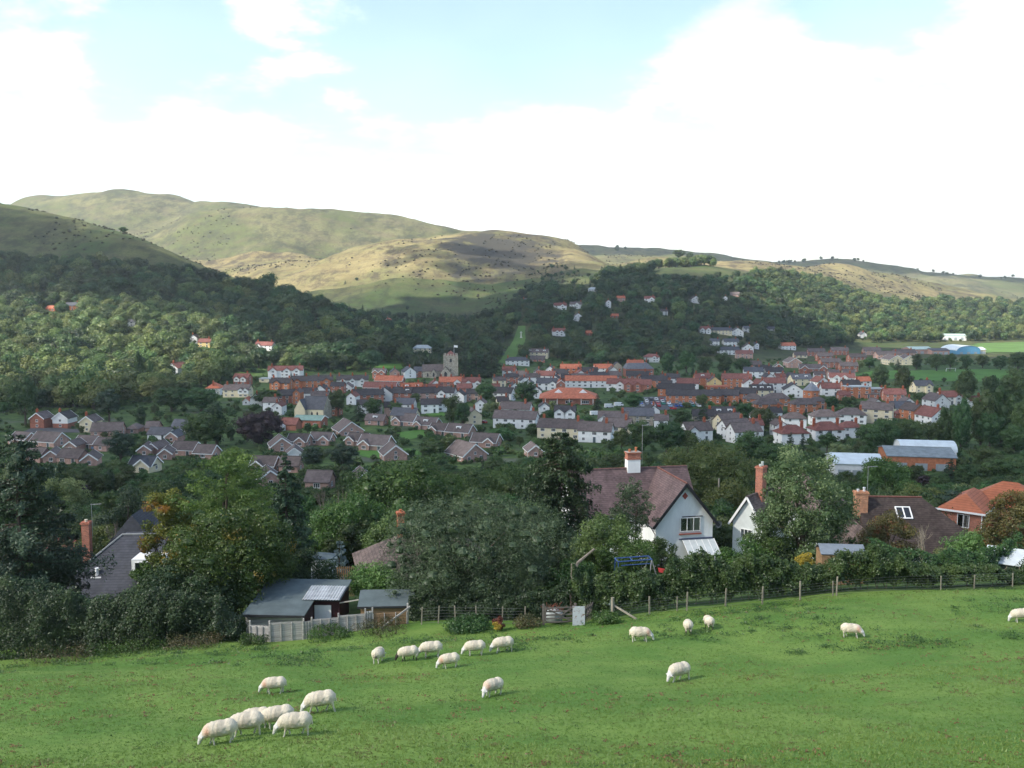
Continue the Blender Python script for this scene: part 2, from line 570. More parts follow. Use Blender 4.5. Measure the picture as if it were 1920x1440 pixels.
def np_mesh(name, verts, faces, mats, mat_idx=None, smooth=False, tint=None):
    """verts (n,3); faces (m,k) all with k corners"""
    me = bpy.data.meshes.new(name)
    verts = np.ascontiguousarray(verts, np.float32)
    faces = np.ascontiguousarray(faces, np.int32)
    m, k = faces.shape
    me.vertices.add(len(verts))
    me.vertices.foreach_set('co', verts.ravel())
    me.loops.add(m * k)
    me.loops.foreach_set('vertex_index', faces.ravel())
    me.polygons.add(m)
    me.polygons.foreach_set('loop_start', np.arange(0, m * k, k, dtype=np.int32))
    if mat_idx is not None:
        me.polygons.foreach_set('material_index', np.ascontiguousarray(mat_idx, np.int32))
    me.polygons.foreach_set('use_smooth', np.full(m, smooth, bool))
    for mt in mats:
        me.materials.append(mt)
    if tint is not None:
        a = me.attributes.new('tint', 'FLOAT', 'FACE')
        a.data.foreach_set('value', np.ascontiguousarray(tint, np.float32))
    me.update(calc_edges=True)
    return me


class MB:
    """collects simple solids and links them as one mesh"""

    def __init__(self):
        self.v, self.f, self.m = [], [], []

    def add(self, vs, fs, mi=0):
        b = len(self.v)
        self.v += [tuple(p) for p in vs]
        for f in fs:
            self.f.append(tuple(i + b for i in f))
            self.m.append(mi)
        return self

    def box(self, x0, x1, y0, y1, z0, z1, mi=0, M=None):
        vs = [(x0, y0, z0), (x1, y0, z0), (x1, y1, z0), (x0, y1, z0), (x0, y0, z1), (x1, y0, z1), (x1, y1, z1), (x0, y1, z1)]
        if M is not None:
            vs = [M @ Vector(p) for p in vs]
        return self.add(vs, [(0, 3, 2, 1), (4, 5, 6, 7), (0, 1, 5, 4), (1, 2, 6, 5), (2, 3, 7, 6), (3, 0, 4, 7)], mi)

    def bar(self, a, b, w, h=None, mi=0):
        """rectangular bar from a to b"""
        a, b = Vector(a), Vector(b)
        h = h or w
        d = b - a
        q = d.to_track_quat('Z', 'Y').to_matrix().to_4x4()
        M = Matrix.Translation(a) @ q
        return self.box(-w / 2, w / 2, -h / 2, h / 2, 0, d.length, mi, M)

    def tube(self, pts, rad, n=6, mi=0):
        b = len(self.v)
        P = [Vector(p) for p in pts]
        for i, p in enumerate(P):
            d = (P[min(i + 1, len(P) - 1)] - P[max(i - 1, 0)]).normalized()
            q = d.to_track_quat('Z', 'Y')
            r = rad[i] if isinstance(rad, (list, tuple)) else rad
            for k in range(n):
                a = 2 * pi * k / n
                self.v.append(tuple(p + q @ Vector((r * cos(a), r * sin(a), 0))))
        for i in range(len(P) - 1):
            for k in range(n):
                self.f.append((b + i * n + k, b + i * n + (k + 1) % n, b + (i + 1) * n + (k + 1) % n, b + (i + 1) * n + k))
                self.m.append(mi)
        self.f.append(tuple(b + k for k in range(n))[::-1])
        self.m.append(mi)
        self.f.append(tuple(b + (len(P) - 1) * n + k for k in range(n)))
        self.m.append(mi)
        return self

    def prism(self, poly, y0, y1, mi=0):
        """polygon in x,z extruded along y"""
        n = len(poly)
        vs = [(x, y0, z) for x, z in poly] + [(x, y1, z) for x, z in poly]
        fs = [tuple(range(n)), tuple(range(2 * n - 1, n - 1, -1))]
        fs += [((i + 1) % n, i, i + n, (i + 1) % n + n) for i in range(n)]
        return self.add(vs, fs, mi)

    def prism_x(self, poly, x0, x1, mi=0):
        """polygon in y,z extruded along x"""
        n = len(poly)
        vs = [(x0, y, z) for y, z in poly] + [(x1, y, z) for y, z in poly]
        fs = [tuple(range(n))[::-1], tuple(range(n, 2 * n))]
        fs += [(i, (i + 1) % n, (i + 1) % n + n, i + n) for i in range(n)]
        return self.add(vs, fs, mi)

    def slab(self, quad, th, mi=0):
        """quad given counter-clockwise seen from its outside; thickened inwards"""
        P = [Vector(p) for p in quad]
        nrm = (P[1] - P[0]).cross(P[-1] - P[0]).normalized()
        n = len(P)
        lo = [p - nrm * th for p in P]
        fs = [tuple(range(n)), tuple(range(2 * n - 1, n - 1, -1))]
        fs += [((i + 1) % n, i, i + n, (i + 1) % n + n) for i in range(n)]
        return self.add(P + lo, fs, mi)

    def mesh(self, name, mats):
        me = bpy.data.meshes.new(name)
        me.from_pydata(self.v, [], self.f)
        for m in (mats if isinstance(mats, (list, tuple)) else [mats]):
            me.materials.append(m)
        me.polygons.foreach_set('material_index', self.m)
        bm = bmesh.new()
        bm.from_mesh(me)
        bmesh.ops.recalc_face_normals(bm, faces=bm.faces)
        bm.to_mesh(me)
        bm.free()
        me.update()
        return me

    def build(self, name, mats, parent=None, loc=(0, 0, 0), rz=0.0):
        return link_mesh(name, self.mesh(name, mats), parent, loc, rz)


# ------------------------------------------------------------------ ground materials
def pasture_mat():
    m, t, out = new_mat('pasture_grass')
    tc = t.nodes.new('ShaderNodeTexCoord').outputs['Object']
    a = noise_out(t, 0.16, 5, .6, tc, (1, 1.6, 1))
    b = noise_out(t, 1.1, 6, .7, tc, (0.6, 1.3, 1))
    c = noise_out(t, 7, 4, .7, tc)
    col = rgb_mix(t, ramp01(t, a, .35, .68), (0.085, 0.175, 0.032), (0.15, 0.235, 0.05))
    col = rgb_mix(t, math_node(t, 'MULTIPLY', ramp01(t, b, .5, .75), .6), col, (0.14, 0.19, 0.05))
    col = rgb_mix(t, math_node(t, 'ADD', math_node(t, 'MULTIPLY', ramp01(t, c, .3, .6), .4), .6), (0.05, 0.10, 0.02), col)
    d = noise_out(t, 2.3, 3, .6, tc)
    col = rgb_mix(t, math_node(t, 'MULTIPLY', ramp01(t, d, .68, .78), .55), col, (0.09, 0.075, 0.03))
    principled(t, out, col, .9, .15, bump=c, bump_d=.06)
    return m


def valley_mat():
    m, t, out = new_mat('valley_ground')
    tc = t.nodes.new('ShaderNodeTexCoord').outputs['Object']
    a = noise_out(t, 0.035, 4, .6, tc)
    b = noise_out(t, 0.25, 5, .65, tc)
    col = rgb_mix(t, ramp01(t, b, .4, .6), (0.035, 0.065, 0.02), (0.075, 0.12, 0.035))
    col = rgb_mix(t, math_node(t, 'MULTIPLY', ramp01(t, a, .57, .66), .6), col, (0.1, 0.1, 0.09))
    principled(t, out, col, .95, .1)
    return m


def hill_mat(name, straw, green, brown, dark, sc=1.0, darkamt=.6, lo=.52, soil=.35, patch=None):
    m, t, out = new_mat(name)
    tc = t.nodes.new('ShaderNodeTexCoord').outputs['Object']
    a = noise_out(t, 0.006 * sc, 6, .62, tc)
    b = noise_out(t, 0.014 * sc, 7, .7, tc)
    c = noise_out(t, 0.034 * sc, 8, .8, tc, (1, .5, 1.6))
    d = noise_out(t, 0.010 * sc, 7, .72, tc, (1.6, .5, 1))
    e = noise_out(t, 0.022 * sc, 6, .75, tc, (.5, 1.6, 1))
    col = rgb_mix(t, ramp01(t, a, .42, .60), straw, green)
    col = rgb_mix(t, math_node(t, 'MULTIPLY', ramp01(t, e, .47, .60), soil * 1.5), col, brown)
    dk = math_node(t, 'MULTIPLY', ramp01(t, c, .42, .58), ramp01(t, d, lo - .06, lo + .08))
    col = rgb_mix(t, math_node(t, 'MULTIPLY', dk, darkamt), col, dark)
    f = noise_out(t, 0.22 * sc, 5, .85, tc)
    col = rgb_mix(t, math_node(t, 'MULTIPLY', ramp01(t, f, .42, .62), .5), col, tuple(k * .45 for k in straw))
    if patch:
        # dark heather tone painted on the rounded hill's face where shadow falls
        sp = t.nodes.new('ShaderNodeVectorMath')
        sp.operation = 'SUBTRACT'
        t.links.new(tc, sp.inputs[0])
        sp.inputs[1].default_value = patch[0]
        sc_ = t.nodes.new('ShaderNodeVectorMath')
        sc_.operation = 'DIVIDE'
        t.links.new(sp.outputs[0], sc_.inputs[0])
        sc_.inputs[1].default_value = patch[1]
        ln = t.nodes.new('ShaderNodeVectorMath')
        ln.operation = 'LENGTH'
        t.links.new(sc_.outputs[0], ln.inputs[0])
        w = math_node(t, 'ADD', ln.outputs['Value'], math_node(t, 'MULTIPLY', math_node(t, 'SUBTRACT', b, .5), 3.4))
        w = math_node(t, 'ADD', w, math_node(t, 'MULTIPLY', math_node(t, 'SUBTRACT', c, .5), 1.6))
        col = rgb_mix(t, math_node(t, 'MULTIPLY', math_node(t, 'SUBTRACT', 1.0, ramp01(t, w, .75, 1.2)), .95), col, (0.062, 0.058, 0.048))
    principled(t, out, col, .95, .05)
    return m


def grid_part(name, i0, i1, j0, j1, mat):
    u = np.arange(i0, i1 + 1)
    y = np.arange(j0, j1 + 1)
    V = np.stack([XX[i0:i1 + 1, j0:j1 + 1], YY[i0:i1 + 1, j0:j1 + 1], ZT[i0:i1 + 1, j0:j1 + 1]], -1).reshape(-1, 3)
    ny = len(y)
    a = (np.arange(len(u) - 1)[:, None] * ny + np.arange(ny - 1)[None]).ravel()
    Fc = np.stack([a, a + ny, a + ny + 1, a + 1], 1)
    me = np_mesh(name, V, Fc, [mat], smooth=True)
    return link_mesh(name, me)


jy = lambda Y: int(np.searchsorted(YG, Y))
M_PAST = pasture_mat()
NU = len(UG) - 1
J_EDGE = jy(62.2)
o = grid_part('pasture', 0, NU, 0, J_EDGE, M_PAST)
tag(o, 'green sheep pasture sloping down to the garden fences', 'pasture', kind='structure')
J_V = jy(780)
o = grid_part('valley_ground', 0, NU, J_EDGE, J_V, valley_mat())
tag(o, 'garden and street ground of the valley town', 'ground', kind='structure')
J_H = jy(1380)
M_HILL1 = hill_mat('hill_turf', (0.115, 0.125, 0.052), (0.062, 0.096, 0.034), (0.075, 0.065, 0.042), (0.03, 0.032, 0.025), 1.3, .75, .5)
o = grid_part('wooded_hillside', 0, NU, J_V, J_H, M_HILL1)
tag(o, 'hillside rising behind the town under woods and turf', 'hillside', kind='structure')
J_M = jy(1900)
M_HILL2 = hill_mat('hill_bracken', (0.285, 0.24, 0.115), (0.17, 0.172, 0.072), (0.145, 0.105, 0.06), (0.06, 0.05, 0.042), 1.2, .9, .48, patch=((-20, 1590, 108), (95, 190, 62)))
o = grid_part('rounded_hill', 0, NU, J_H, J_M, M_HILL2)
tag(o, 'sunlit straw coloured rounded hill with dark bracken patches and a painted shadow', 'hill', kind='structure')
M_HILL3 = hill_mat('hill_moor', (0.20, 0.192, 0.092), (0.115, 0.135, 0.054), (0.15, 0.115, 0.08), (0.06, 0.066, 0.044), .8, .85, .46)
o = grid_part('moorland_ridge', 0, NU, J_M, len(YG) - 1, M_HILL3)
tag(o, 'far moorland ridge of grass and heather against the sky', 'hill', kind='structure')

# ------------------------------------------------------------------ foliage
def unit(v):
    return v / np.maximum(np.linalg.norm(v, axis=-1, keepdims=True), 1e-9)


def leaves(P, N, size, rng, aspect=0.6, jitter=0.9, up=0.25):
    """one small pointed leaf face for every point"""
    n = len(P)
    nn = unit(N + jitter * rng.normal(size=(n, 3)) + np.array([0, 0, up]))
    a = rng.normal(size=(n, 3))
    tx = unit(a - (a * nn).sum(1, keepdims=True) * nn)
    ty = np.cross(nn, tx)
    s = (size * rng.uniform(0.6, 1.35, n))[:, None]
    V = np.stack([P - tx * s * .5, P - ty * s * .5 * aspect, P + tx * s * .5, P + ty * s * .5 * aspect], 1).reshape(-1, 3)
    Fc = np.arange(4 * n).reshape(-1, 4)
    return V, Fc


def sphere_pts(n, rng):
    return unit(rng.normal(size=(n, 3)))


def tube_np(mb, a, b, r0, r1, n=5, bend=0.06, rng=None, seg=3):
    a, b = np.array(a, float), np.array(b, float)
    L = np.linalg.norm(b - a)
    pts, rad = [], []
    off = rng.normal(size=3) * L * bend
    for i in range(seg + 1):
        t = i / seg
        pts.append(tuple(a + (b - a) * t + off * math.sin(pi * t)))
        rad.append(r0 + (r1 - r0) * t)
    mb.tube(pts, rad, n)


def clump_tree(seed, H, R, n, leaf, z0=0.18, clumps=26, cr=(0.26, 0.42), trunk=0.03, shape='round', flat=0.8, aspect=.6, core=.58, jitter=.9, shell=(.62, 1.06), up=.25, limbs=10, tn=6):
    """crown made of leaf clumps carried by limbs. returns (trunk MB, V, F, tint)"""
    rng = np.random.default_rng(seed)
    zc0, zc1 = z0 * H, H
    cen, rad = [], []
    tries = 0
    while len(cen) < clumps and tries < 4000:
        tries += 1
        d = sphere_pts(1, rng)[0]
        q = rng.uniform(0.15, 1.0) ** 0.45
        t = (d[2] * q + 1) / 2
        if shape == 'round':
            w = 1.0
        elif shape == 'dome':
            w = 1.0 if t < .5 else 1.0
            t = t ** 0.8
        elif shape == 'cone':
            w = 1.25 * (1 - t) + 0.1
        elif shape == 'column':
            w = 1.0
        r = rng.uniform(*cr) * R
        cz = zc0 + r * .6 + (zc1 - zc0 - r * 1.5) * t
        rr = max(R - r * .8, R * .2)
        p = np.array([d[0] * q * rr * w, d[1] * q * rr * w, cz])
        if any(np.linalg.norm((p - c) * np.array([1, 1, .9])) < .55 * min(r, k) for c, k in zip(cen, rad)):
            continue
        cen.append(p)
        rad.append(r)
    cen, rad = np.array(cen), np.array(rad)
    w = rad ** 2
    cnt = np.maximum((n * w / w.sum()).astype(int), 4)
    Ps, Ns, Ts = [], [], []
    for c, r, k in zip(cen, rad, cnt):
        d = sphere_pts(k, rng)
        rr = r * rng.uniform(shell[0] ** 2, shell[1] ** 2, k) ** .5
        lump = 1 + .22 * np.sin(d[:, 0] * 5 + seed) * np.sin(d[:, 1] * 5 + c[0]) * np.sin(d[:, 2] * 6 + c[1])
        p = c + d * (rr * lump)[:, None] * np.array([1, 1, flat])
        Ps.append(p)
        Ns.append(d)
        Ts.append(np.clip(rng.normal(.5 + .28 * rng.normal(), .18, k), 0, 1))
    P, N, T = np.concatenate(Ps), np.concatenate(Ns), np.concatenate(Ts)
    # drop leaves buried deep inside other clumps
    keep = np.ones(len(P), bool)
    for c, r in zip(cen, rad):
        keep &= np.linalg.norm((P - c) / np.array([1, 1, flat]), axis=1) > r * .55
    P, N, T = P[keep], N[keep], T[keep]
    V, Fc = leaves(P, N, leaf, rng, aspect, jitter, up)
    if core:
        ico_v, ico_f = ICO
        for c, r in zip(cen, rad):
            vv = ico_v * (1 + .15 * rng.normal(size=(len(ico_v), 1))) * r * core * np.array([1, 1, flat]) + c
            b = len(V)
            V = np.concatenate([V, vv])
            q = ico_f + b
            Fc = np.concatenate([Fc, q])
            T = np.concatenate([T, np.full(len(ico_f), .25)])
    mb = MB()
    tr = trunk * H
    top = zc0 + (zc1 - zc0) * .45
    lean = rng.normal(size=2) * R * .06
    pts = [(0, 0, -.5), (0, 0, .1), (lean[0] * .4, lean[1] * .4, top * .5), (lean[0], lean[1], top)]
    mb.tube(pts, [tr * 1.35, tr * 1.1, tr * .8, tr * .4], tn)
    order = np.argsort(-rad)[:limbs]
    for i in order:
        s = rng.uniform(.35, .95)
        a = (lean[0] * s, lean[1] * s, top * s)
        tube_np(mb, a, cen[i], tr * .42, tr * .1, 4, .08, rng)
    return mb, V, Fc, T


def _ico(sub):
    bm = bmesh.new()
    bmesh.ops.create_icosphere(bm, subdivisions=sub, radius=1)
    v = np.array([p.co[:] for p in bm.verts])
    f = np.array([[q.index for q in p.verts] for p in bm.faces])
    bm.free()
    return v, f


def _quad_ball():
    bm = bmesh.new()
    bmesh.ops.create_cube(bm, size=2)
    bmesh.ops.subdivide_edges(bm, edges=bm.edges[:], cuts=1, use_grid_fill=True)
    v = unit(np.array([p.co[:] for p in bm.verts]))
    bm.verts.index_update()
    f = np.array([[q.index for q in p.verts] for p in bm.faces])
    bm.free()
    return v, f


ICO = _quad_ball()
ICO2 = _ico(2)
ICO3 = _ico(3)


def spruce(seed, H, R, n, leaf, trunk=.018, z0=.06, droop=.35, levels=None, power=.85, ragged=.2):
    """conifer of drooping whorled branches"""
    rng = np.random.default_rng(seed)
    lv = levels or int(H / .55)
    mb = MB()
    tr = trunk * H
    mb.tube([(0, 0, -.5), (0, 0, H * .5), (0, 0, H * .98)], [tr, tr * .6, tr * .08], 6)
    Ps, Ns, Ts = [], [], []
    br = []
    for i in range(lv):
        t = (i + rng.uniform(-.3, .3)) / lv
        z = H * (z0 + (1 - z0) * max(t, 0))
        L = R * (1 - max(t, 0)) ** power * rng.uniform(1 - ragged, 1 + ragged) + .12
        for k in range(rng.integers(5, 8)):
            br.append((z, L * rng.uniform(1 - ragged, 1 + ragged * .6), rng.uniform(0, 2 * pi)))
    tot = sum(b[1] for b in br)
    for z, L, a in br:
        k = max(int(n * L / tot), 3)
        d = np.array([cos(a), sin(a)])
        s = rng.uniform(.08, 1, k) ** .7
        wd = rng.normal(0, .16, k) * L * (1.1 - s)
        zz = z - droop * L * s ** 1.3 + .12 * L * s ** 3 + rng.normal(0, .05 * L + .03, k) - np.abs(rng.normal(0, .12, k)) * L * .5
        p = np.stack([d[0] * s * L - d[1] * wd, d[1] * s * L + d[0] * wd, zz], 1)
        Ps.append(p)
        Ns.append(np.tile([d[0] * .5, d[1] * .5, .7], (k, 1)))
        Ts.append(np.clip(rng.normal(.5 + .2 * rng.normal(), .2, k), 0, 1))
        if L > R * .3:
            mb.tube([(0, 0, z), (d[0] * L * .8, d[1] * L * .8, z - droop * L * .6)], [tr * .25, .01], 3)
    P, N, T = np.concatenate(Ps), np.concatenate(Ns), np.concatenate(Ts)
    V, Fc = leaves(P, N, leaf, rng, .38, .55, .1)
    return mb, V, Fc, T


def bare_tree(seed, H, R, depth=4, r0=.02):
    rng = np.random.default_rng(seed)
    mb = MB()

    def grow(p, d, L, r, k):
        q = p + d * L
        mid = (p + q) / 2 + rng.normal(size=3) * L * .06
        mb.tube([tuple(p), tuple(mid), tuple(q)], [r, r * .8, r * .6], 4 if k > 1 else 3)
        if k <= 0:
            return
        for _ in range(3 if k > 1 else 4):
            nd = unit(d + rng.normal(size=3) * .45 * np.array([R / H * 2, R / H * 2, .8]) + np.array([0, 0, .12]))
            grow(p + (q - p) * rng.uniform(.6, 1), nd, L * rng.uniform(.5, .8), r * .55, k - 1)
    grow(np.array([0, 0, -.3]), np.array([0, 0, 1.0]), H * .36, r0 * H, depth)
    return mb


BARK = surf('bark', (0.085, 0.07, 0.055), .95, .1, .5, 4, streak=(1, 1, .2))
BARK_PALE = surf('bark_pale', (0.3, 0.26, 0.2), .9, .1, .4, 4, streak=(1, 1, .3))
TWIG = surf('twig_grey', (0.17, 0.145, 0.12), .9, .1, .3, 4)
LEAF = {
    'wood': leaf_mat('leaf_wood', (0.022, 0.044, 0.015), (0.066, 0.102, 0.032), .42, .15, .045),
    'wood_pale': leaf_mat('leaf_wood_pale', (0.06, 0.095, 0.026), (0.135, 0.175, 0.056), .25, .15, .035),
    'garden': leaf_mat('leaf_garden', (0.030, 0.062, 0.018), (0.085, 0.135, 0.036), .3, .2, .035),
    'fir': leaf_mat('leaf_fir', (0.016, 0.036, 0.018), (0.042, 0.072, 0.034), .25, .1, .03),
    'pine': leaf_mat('leaf_pine', (0.020, 0.040, 0.024), (0.05, 0.078, 0.042), .2, .1, .02),
    'copper': leaf_mat('leaf_copper', (0.022, 0.014, 0.017), (0.052, 0.03, 0.034), .1, .1, .01),
    'oak': leaf_mat('leaf_oak', (0.030, 0.070, 0.016), (0.085, 0.150, 0.032), .1, .25, .01),
    'willow': leaf_mat('leaf_willow', (0.026, 0.048, 0.022), (0.088, 0.125, 0.062), .1, .2, .01),
    'maple': leaf_mat('leaf_maple', (0.028, 0.058, 0.012), (0.085, 0.125, 0.026), .1, .3, .01, autumn=((0.30, 0.19, 0.025), .45, .60)),
    'orange': leaf_mat('leaf_orange', (0.075, 0.105, 0.018), (0.17, 0.18, 0.03), .1, .3, .01, autumn=((0.42, 0.19, 0.03), .5, .52)),
    'larch': leaf_mat('leaf_larch', (0.045, 0.095, 0.018), (0.14, 0.21, 0.042), .1, .3, .01),
    'birch': leaf_mat('leaf_birch', (0.055, 0.10, 0.028), (0.14, 0.2, 0.06), .1, .3, .01),
    'beam': leaf_mat('leaf_whitebeam', (0.038, 0.078, 0.024), (0.18, 0.24, 0.105), .05, .25, .0),
    'olive': leaf_mat('leaf_olive', (0.055, 0.085, 0.02), (0.13, 0.15, 0.042), .1, .25, .01),
    'rowan': leaf_mat('leaf_rowan', (0.075, 0.075, 0.025), (0.15, 0.13, 0.04), .1, .25, .0, autumn=((0.2, 0.055, 0.025), 1.3, .55)),
    'hedge': leaf_mat('leaf_hedge', (0.020, 0.050, 0.014), (0.065, 0.115, 0.03), .15, .2, .02),
    'laurel': leaf_mat('leaf_laurel', (0.06, 0.13, 0.03), (0.15, 0.25, 0.07), .1, .25, .02),
    'pale': leaf_mat('leaf_pale', (0.10, 0.14, 0.05), (0.2, 0.24, 0.09), .1, .25, .01),
    'bluefir': leaf_mat('leaf_bluefir', (0.10, 0.15, 0.14), (0.24, 0.31, 0.3), .05, .1, .0),
    'red': leaf_mat('leaf_red', (0.10, 0.035, 0.025), (0.19, 0.07, 0.03), .1, .25, .01),
    'dark': leaf_mat('leaf_dark', (0.016, 0.034, 0.014), (0.045, 0.078, 0.028), .15, .15, .02),
    'brown': leaf_mat('leaf_brown', (0.045, 0.055, 0.022), (0.11, 0.09, 0.04), .15, .2, .02),
    'gorse': leaf_mat('leaf_gorse', (0.035, 0.035, 0.02), (0.08, 0.065, 0.035), .2, .1, .02),
    'dock': leaf_mat('leaf_dock', (0.09, 0.055, 0.025), (0.21, 0.12, 0.05), .1, .2, .01),
    'yellow': leaf_mat('leaf_yellow', (0.28, 0.22, 0.03), (0.45, 0.33, 0.05), .1, .3, .01),
}
TREES = []          # (px0, px1, row0, row1, Y) of everything leafy placed so far


def crown_mesh(name, V, Fc, T, leafkey):
    return np_mesh(name, V, Fc, [LEAF[leafkey]], tint=T)


def place_tree(name, label, cat, px, top, Y, wpx, kind, leafkey, n, leaf, group=None, seed=None, bark=None, **kw):
    """a single tree standing at forward distance Y on the terrain, its top at photo row top"""
    x = (px - 960) / F * Y * 1.01
    z = gz(x, Y)
    H = max(CZ + slope(top) * Y - z, .8)
    Rr = wpx / 2 / F * Y
    seed = seed if seed is not None else int(px * 7 + top)
    bark = bark or BARK
    root = empty(name, (x, Y, z))
    tag(root, label, cat, group)
    if kind == 'spruce':
        mb, V, Fc, T = spruce(seed, H, Rr, n, leaf, **kw)
    elif kind == 'bare':
        mb = bare_tree(seed, H, Rr, **kw)
        mb.build('branches', bark, root)
        return root
    else:
        kw.setdefault('core', .38)
        mb, V, Fc, T = clump_tree(seed, H, Rr * 1.12, n, leaf, **kw)
    mb.build('trunk', bark, root)
    link_mesh('crown', crown_mesh(name + '_crown', V, Fc, T, leafkey), root)
    return root


# ---- tree kinds shared by many copies (mesh data: trunk and crown at unit height)
def proto(name, gen, leafkey, bark=None):
    mb, V, Fc, T = gen
    tm = mb.mesh(name + '_trunk', bark or BARK)
    cm = crown_mesh(name + '_crown', V, Fc, T, leafkey)
    return tm, cm


def joined_proto(name, gen, leafkey, bark=None):
    """trunk and crown in one mesh, for trees a few pixels high"""
    mb, V, Fc, T = gen
    tf = [f for f in mb.f]
    me = bpy.data.meshes.new(name)
    nv = len(V)
    verts = np.concatenate([V, np.array(mb.v)])
    quads = [f if len(f) == 4 else None for f in tf]
    tq = np.array([f for f in quads if f is not None]) + nv
    Fa = np.concatenate([Fc, tq])
    mi = np.concatenate([np.zeros(len(Fc)), np.ones(len(tq))])
    tt = np.concatenate([T, np.full(len(tq), .5)])
    return np_mesh(name, verts, Fa, [LEAF[leafkey], bark or BARK], mi, tint=tt)


FAR = {}
for i in range(5):
    FAR['broad%d' % i] = joined_proto('woodland_broadleaf', clump_tree(100 + i, 13, 6.2 + .5 * (i % 3), 1900, .8, .1, 9 + 2 * i, (.32, .56), shape='dome' if i % 2 else 'round', limbs=5, tn=5, jitter=.42, up=.15, shell=(.85, 1.05)), 'wood')
for i in range(2):
    FAR['pale%d' % i] = joined_proto('woodland_pale', clump_tree(120 + i, 12, 6.2, 1900, .8, .1, 10 + 3 * i, (.3, .52), limbs=5, tn=5, jitter=.42, up=.15, shell=(.85, 1.05)), 'wood_pale')
FAR['fir0'] = joined_proto('woodland_fir', spruce(130, 17, 4.0, 1500, .9, levels=16), 'fir')
FAR['fir1'] = joined_proto('woodland_fir', spruce(131, 16, 4.6, 1500, .9, levels=14, ragged=.35), 'fir')
FAR['bush0'] = joined_proto('bush', clump_tree(140, 2.2, 1.5, 260, .42, .02, 6, (.4, .6), limbs=2, tn=4), 'garden')
MID = {
    'broad0': proto('garden_broad', clump_tree(200, 10, 4.6, 5200, .36, .12, 30, (.24, .4)), 'garden'),
    'broad1': proto('garden_broad', clump_tree(201, 10, 4.2, 5200, .36, .16, 34, (.22, .38), shape='dome'), 'garden'),
    'broad2': proto('garden_broad', clump_tree(202, 10, 5.0, 5200, .36, .1, 28, (.26, .42)), 'garden'),
    'pale': proto('garden_pale', clump_tree(203, 10, 4.6, 4800, .34, .1, 28, (.24, .4)), 'pale'),
    'copper': proto('garden_copper', clump_tree(204, 10, 6.0, 7000, .32, .05, 40, (.22, .36)), 'copper'),
    'thick0': proto('thicket', clump_tree(220, 10, 5.0, 6000, .33, .04, 34, (.22, .4)), 'garden'),
    'pine': proto('garden_pine', clump_tree(205, 10, 4.6, 5200, .32, .28, 22, (.24, .4), flat=.55, jitter=.7), 'pine'),
    'fir': proto('garden_fir', spruce(206, 10, 2.6, 4200, .42, levels=22), 'fir'),
    'cypress': proto('garden_cypress', clump_tree(207, 10, 1.9, 4200, .3, .02, 30, (.4, .62), flat=1.3), 'dark'),
    'poplar': proto('garden_poplar', clump_tree(208, 10, 2.4, 4800, .3, .03, 40, (.34, .55), flat=1.4), 'garden'),
}


def garden_tree(kind, x, Y, H, W, label, cat='tree', group=None, name='garden_tree'):
    z = gz(x, Y)
    tm, cm = MID[kind]
    ref = {'copper': 6.0, 'pine': 4.6, 'fir': 2.6, 'cypress': 1.9, 'poplar': 2.4, 'broad1': 4.2, 'broad2': 5.0}.get(kind, 4.6)
    root = empty(name, (x, Y, z - .1), random.uniform(0, 6.28))
    s = W / 2 / ref
    root.scale = (s, s, H / 10)
    tag(root, label, cat, group)
    link_mesh('trunk', tm, root)
    link_mesh('crown', cm, root)
    return root

# ------------------------------------------------------------------ houses of the town
WALL = {
    'w': (surf('render_white', (0.74, 0.74, 0.72), .85, .2, .10, .6, .06), 'white'),
    'c': (surf('render_cream', (0.66, 0.58, 0.40), .85, .2, .10, .6, .06), 'cream'),
    'r': (surf('brick_red_far', (0.35, 0.145, 0.10), .9, .15, .3, 1.2, .14), 'red brick'),
    'o': (surf('brick_orange_far', (0.43, 0.165, 0.085), .9, .15, .25, 1.2, .1), 'orange brick'),
    'p': (surf('brick_pink_far', (0.43, 0.27, 0.22), .9, .15, .25, 1.2, .12), 'pinkish brick'),
    's': (surf('stone_far', (0.36, 0.32, 0.25), .9, .15, .35, .8, .1), 'stone'),
    'y': (surf('render_yellow', (0.68, 0.52, 0.24), .85, .2, .1, .6, .03), 'yellow'),
}
ROOFM = {
    'g': (surf('roof_slate', (0.085, 0.088, 0.10), .7, .35, .3, .8, .2), 'slate'),
    'd': (surf('roof_brown', (0.13, 0.105, 0.098), .85, .2, .3, .8, .2), 'brown tiled'),
    'k': (surf('roof_dark', (0.055, 0.05, 0.052), .75, .25, .3, .8, .2), 'dark'),
    'm': (surf('roof_maroon', (0.20, 0.085, 0.07), .85, .2, .3, .8, .15), 'maroon tiled'),
    't': (surf('roof_terracotta', (0.42, 0.14, 0.08), .85, .2, .3, .8, .12), 'orange red tiled'),
    'l': (surf('roof_lead', (0.32, 0.36, 0.37), .6, .4, .2, .5, .1), 'pale grey'),
}
M_WHITE = surf('paint_white', (0.78, 0.78, 0.76), .6, .3, .06, 2)
M_BLACK = surf('paint_black', (0.02, 0.02, 0.024), .5, .4, .2, 2)
M_BRICKC = surf('chimney_brick', (0.33, 0.10, 0.055), .9, .15, .35, 2, .1)
M_POT = surf('chimney_pot', (0.42, 0.15, 0.07), .8, .2, .2, 3)


def glass_mat():
    m, t, out = new_mat('window_glass')
    oi = t.nodes.new('ShaderNodeObjectInfo')
    c = rgb_mix(t, oi.outputs['Random'], (0.012, 0.014, 0.018), (0.06, 0.065, 0.07))
    principled(t, out, c, .08, .6)
    return m


M_GLASS = glass_mat()


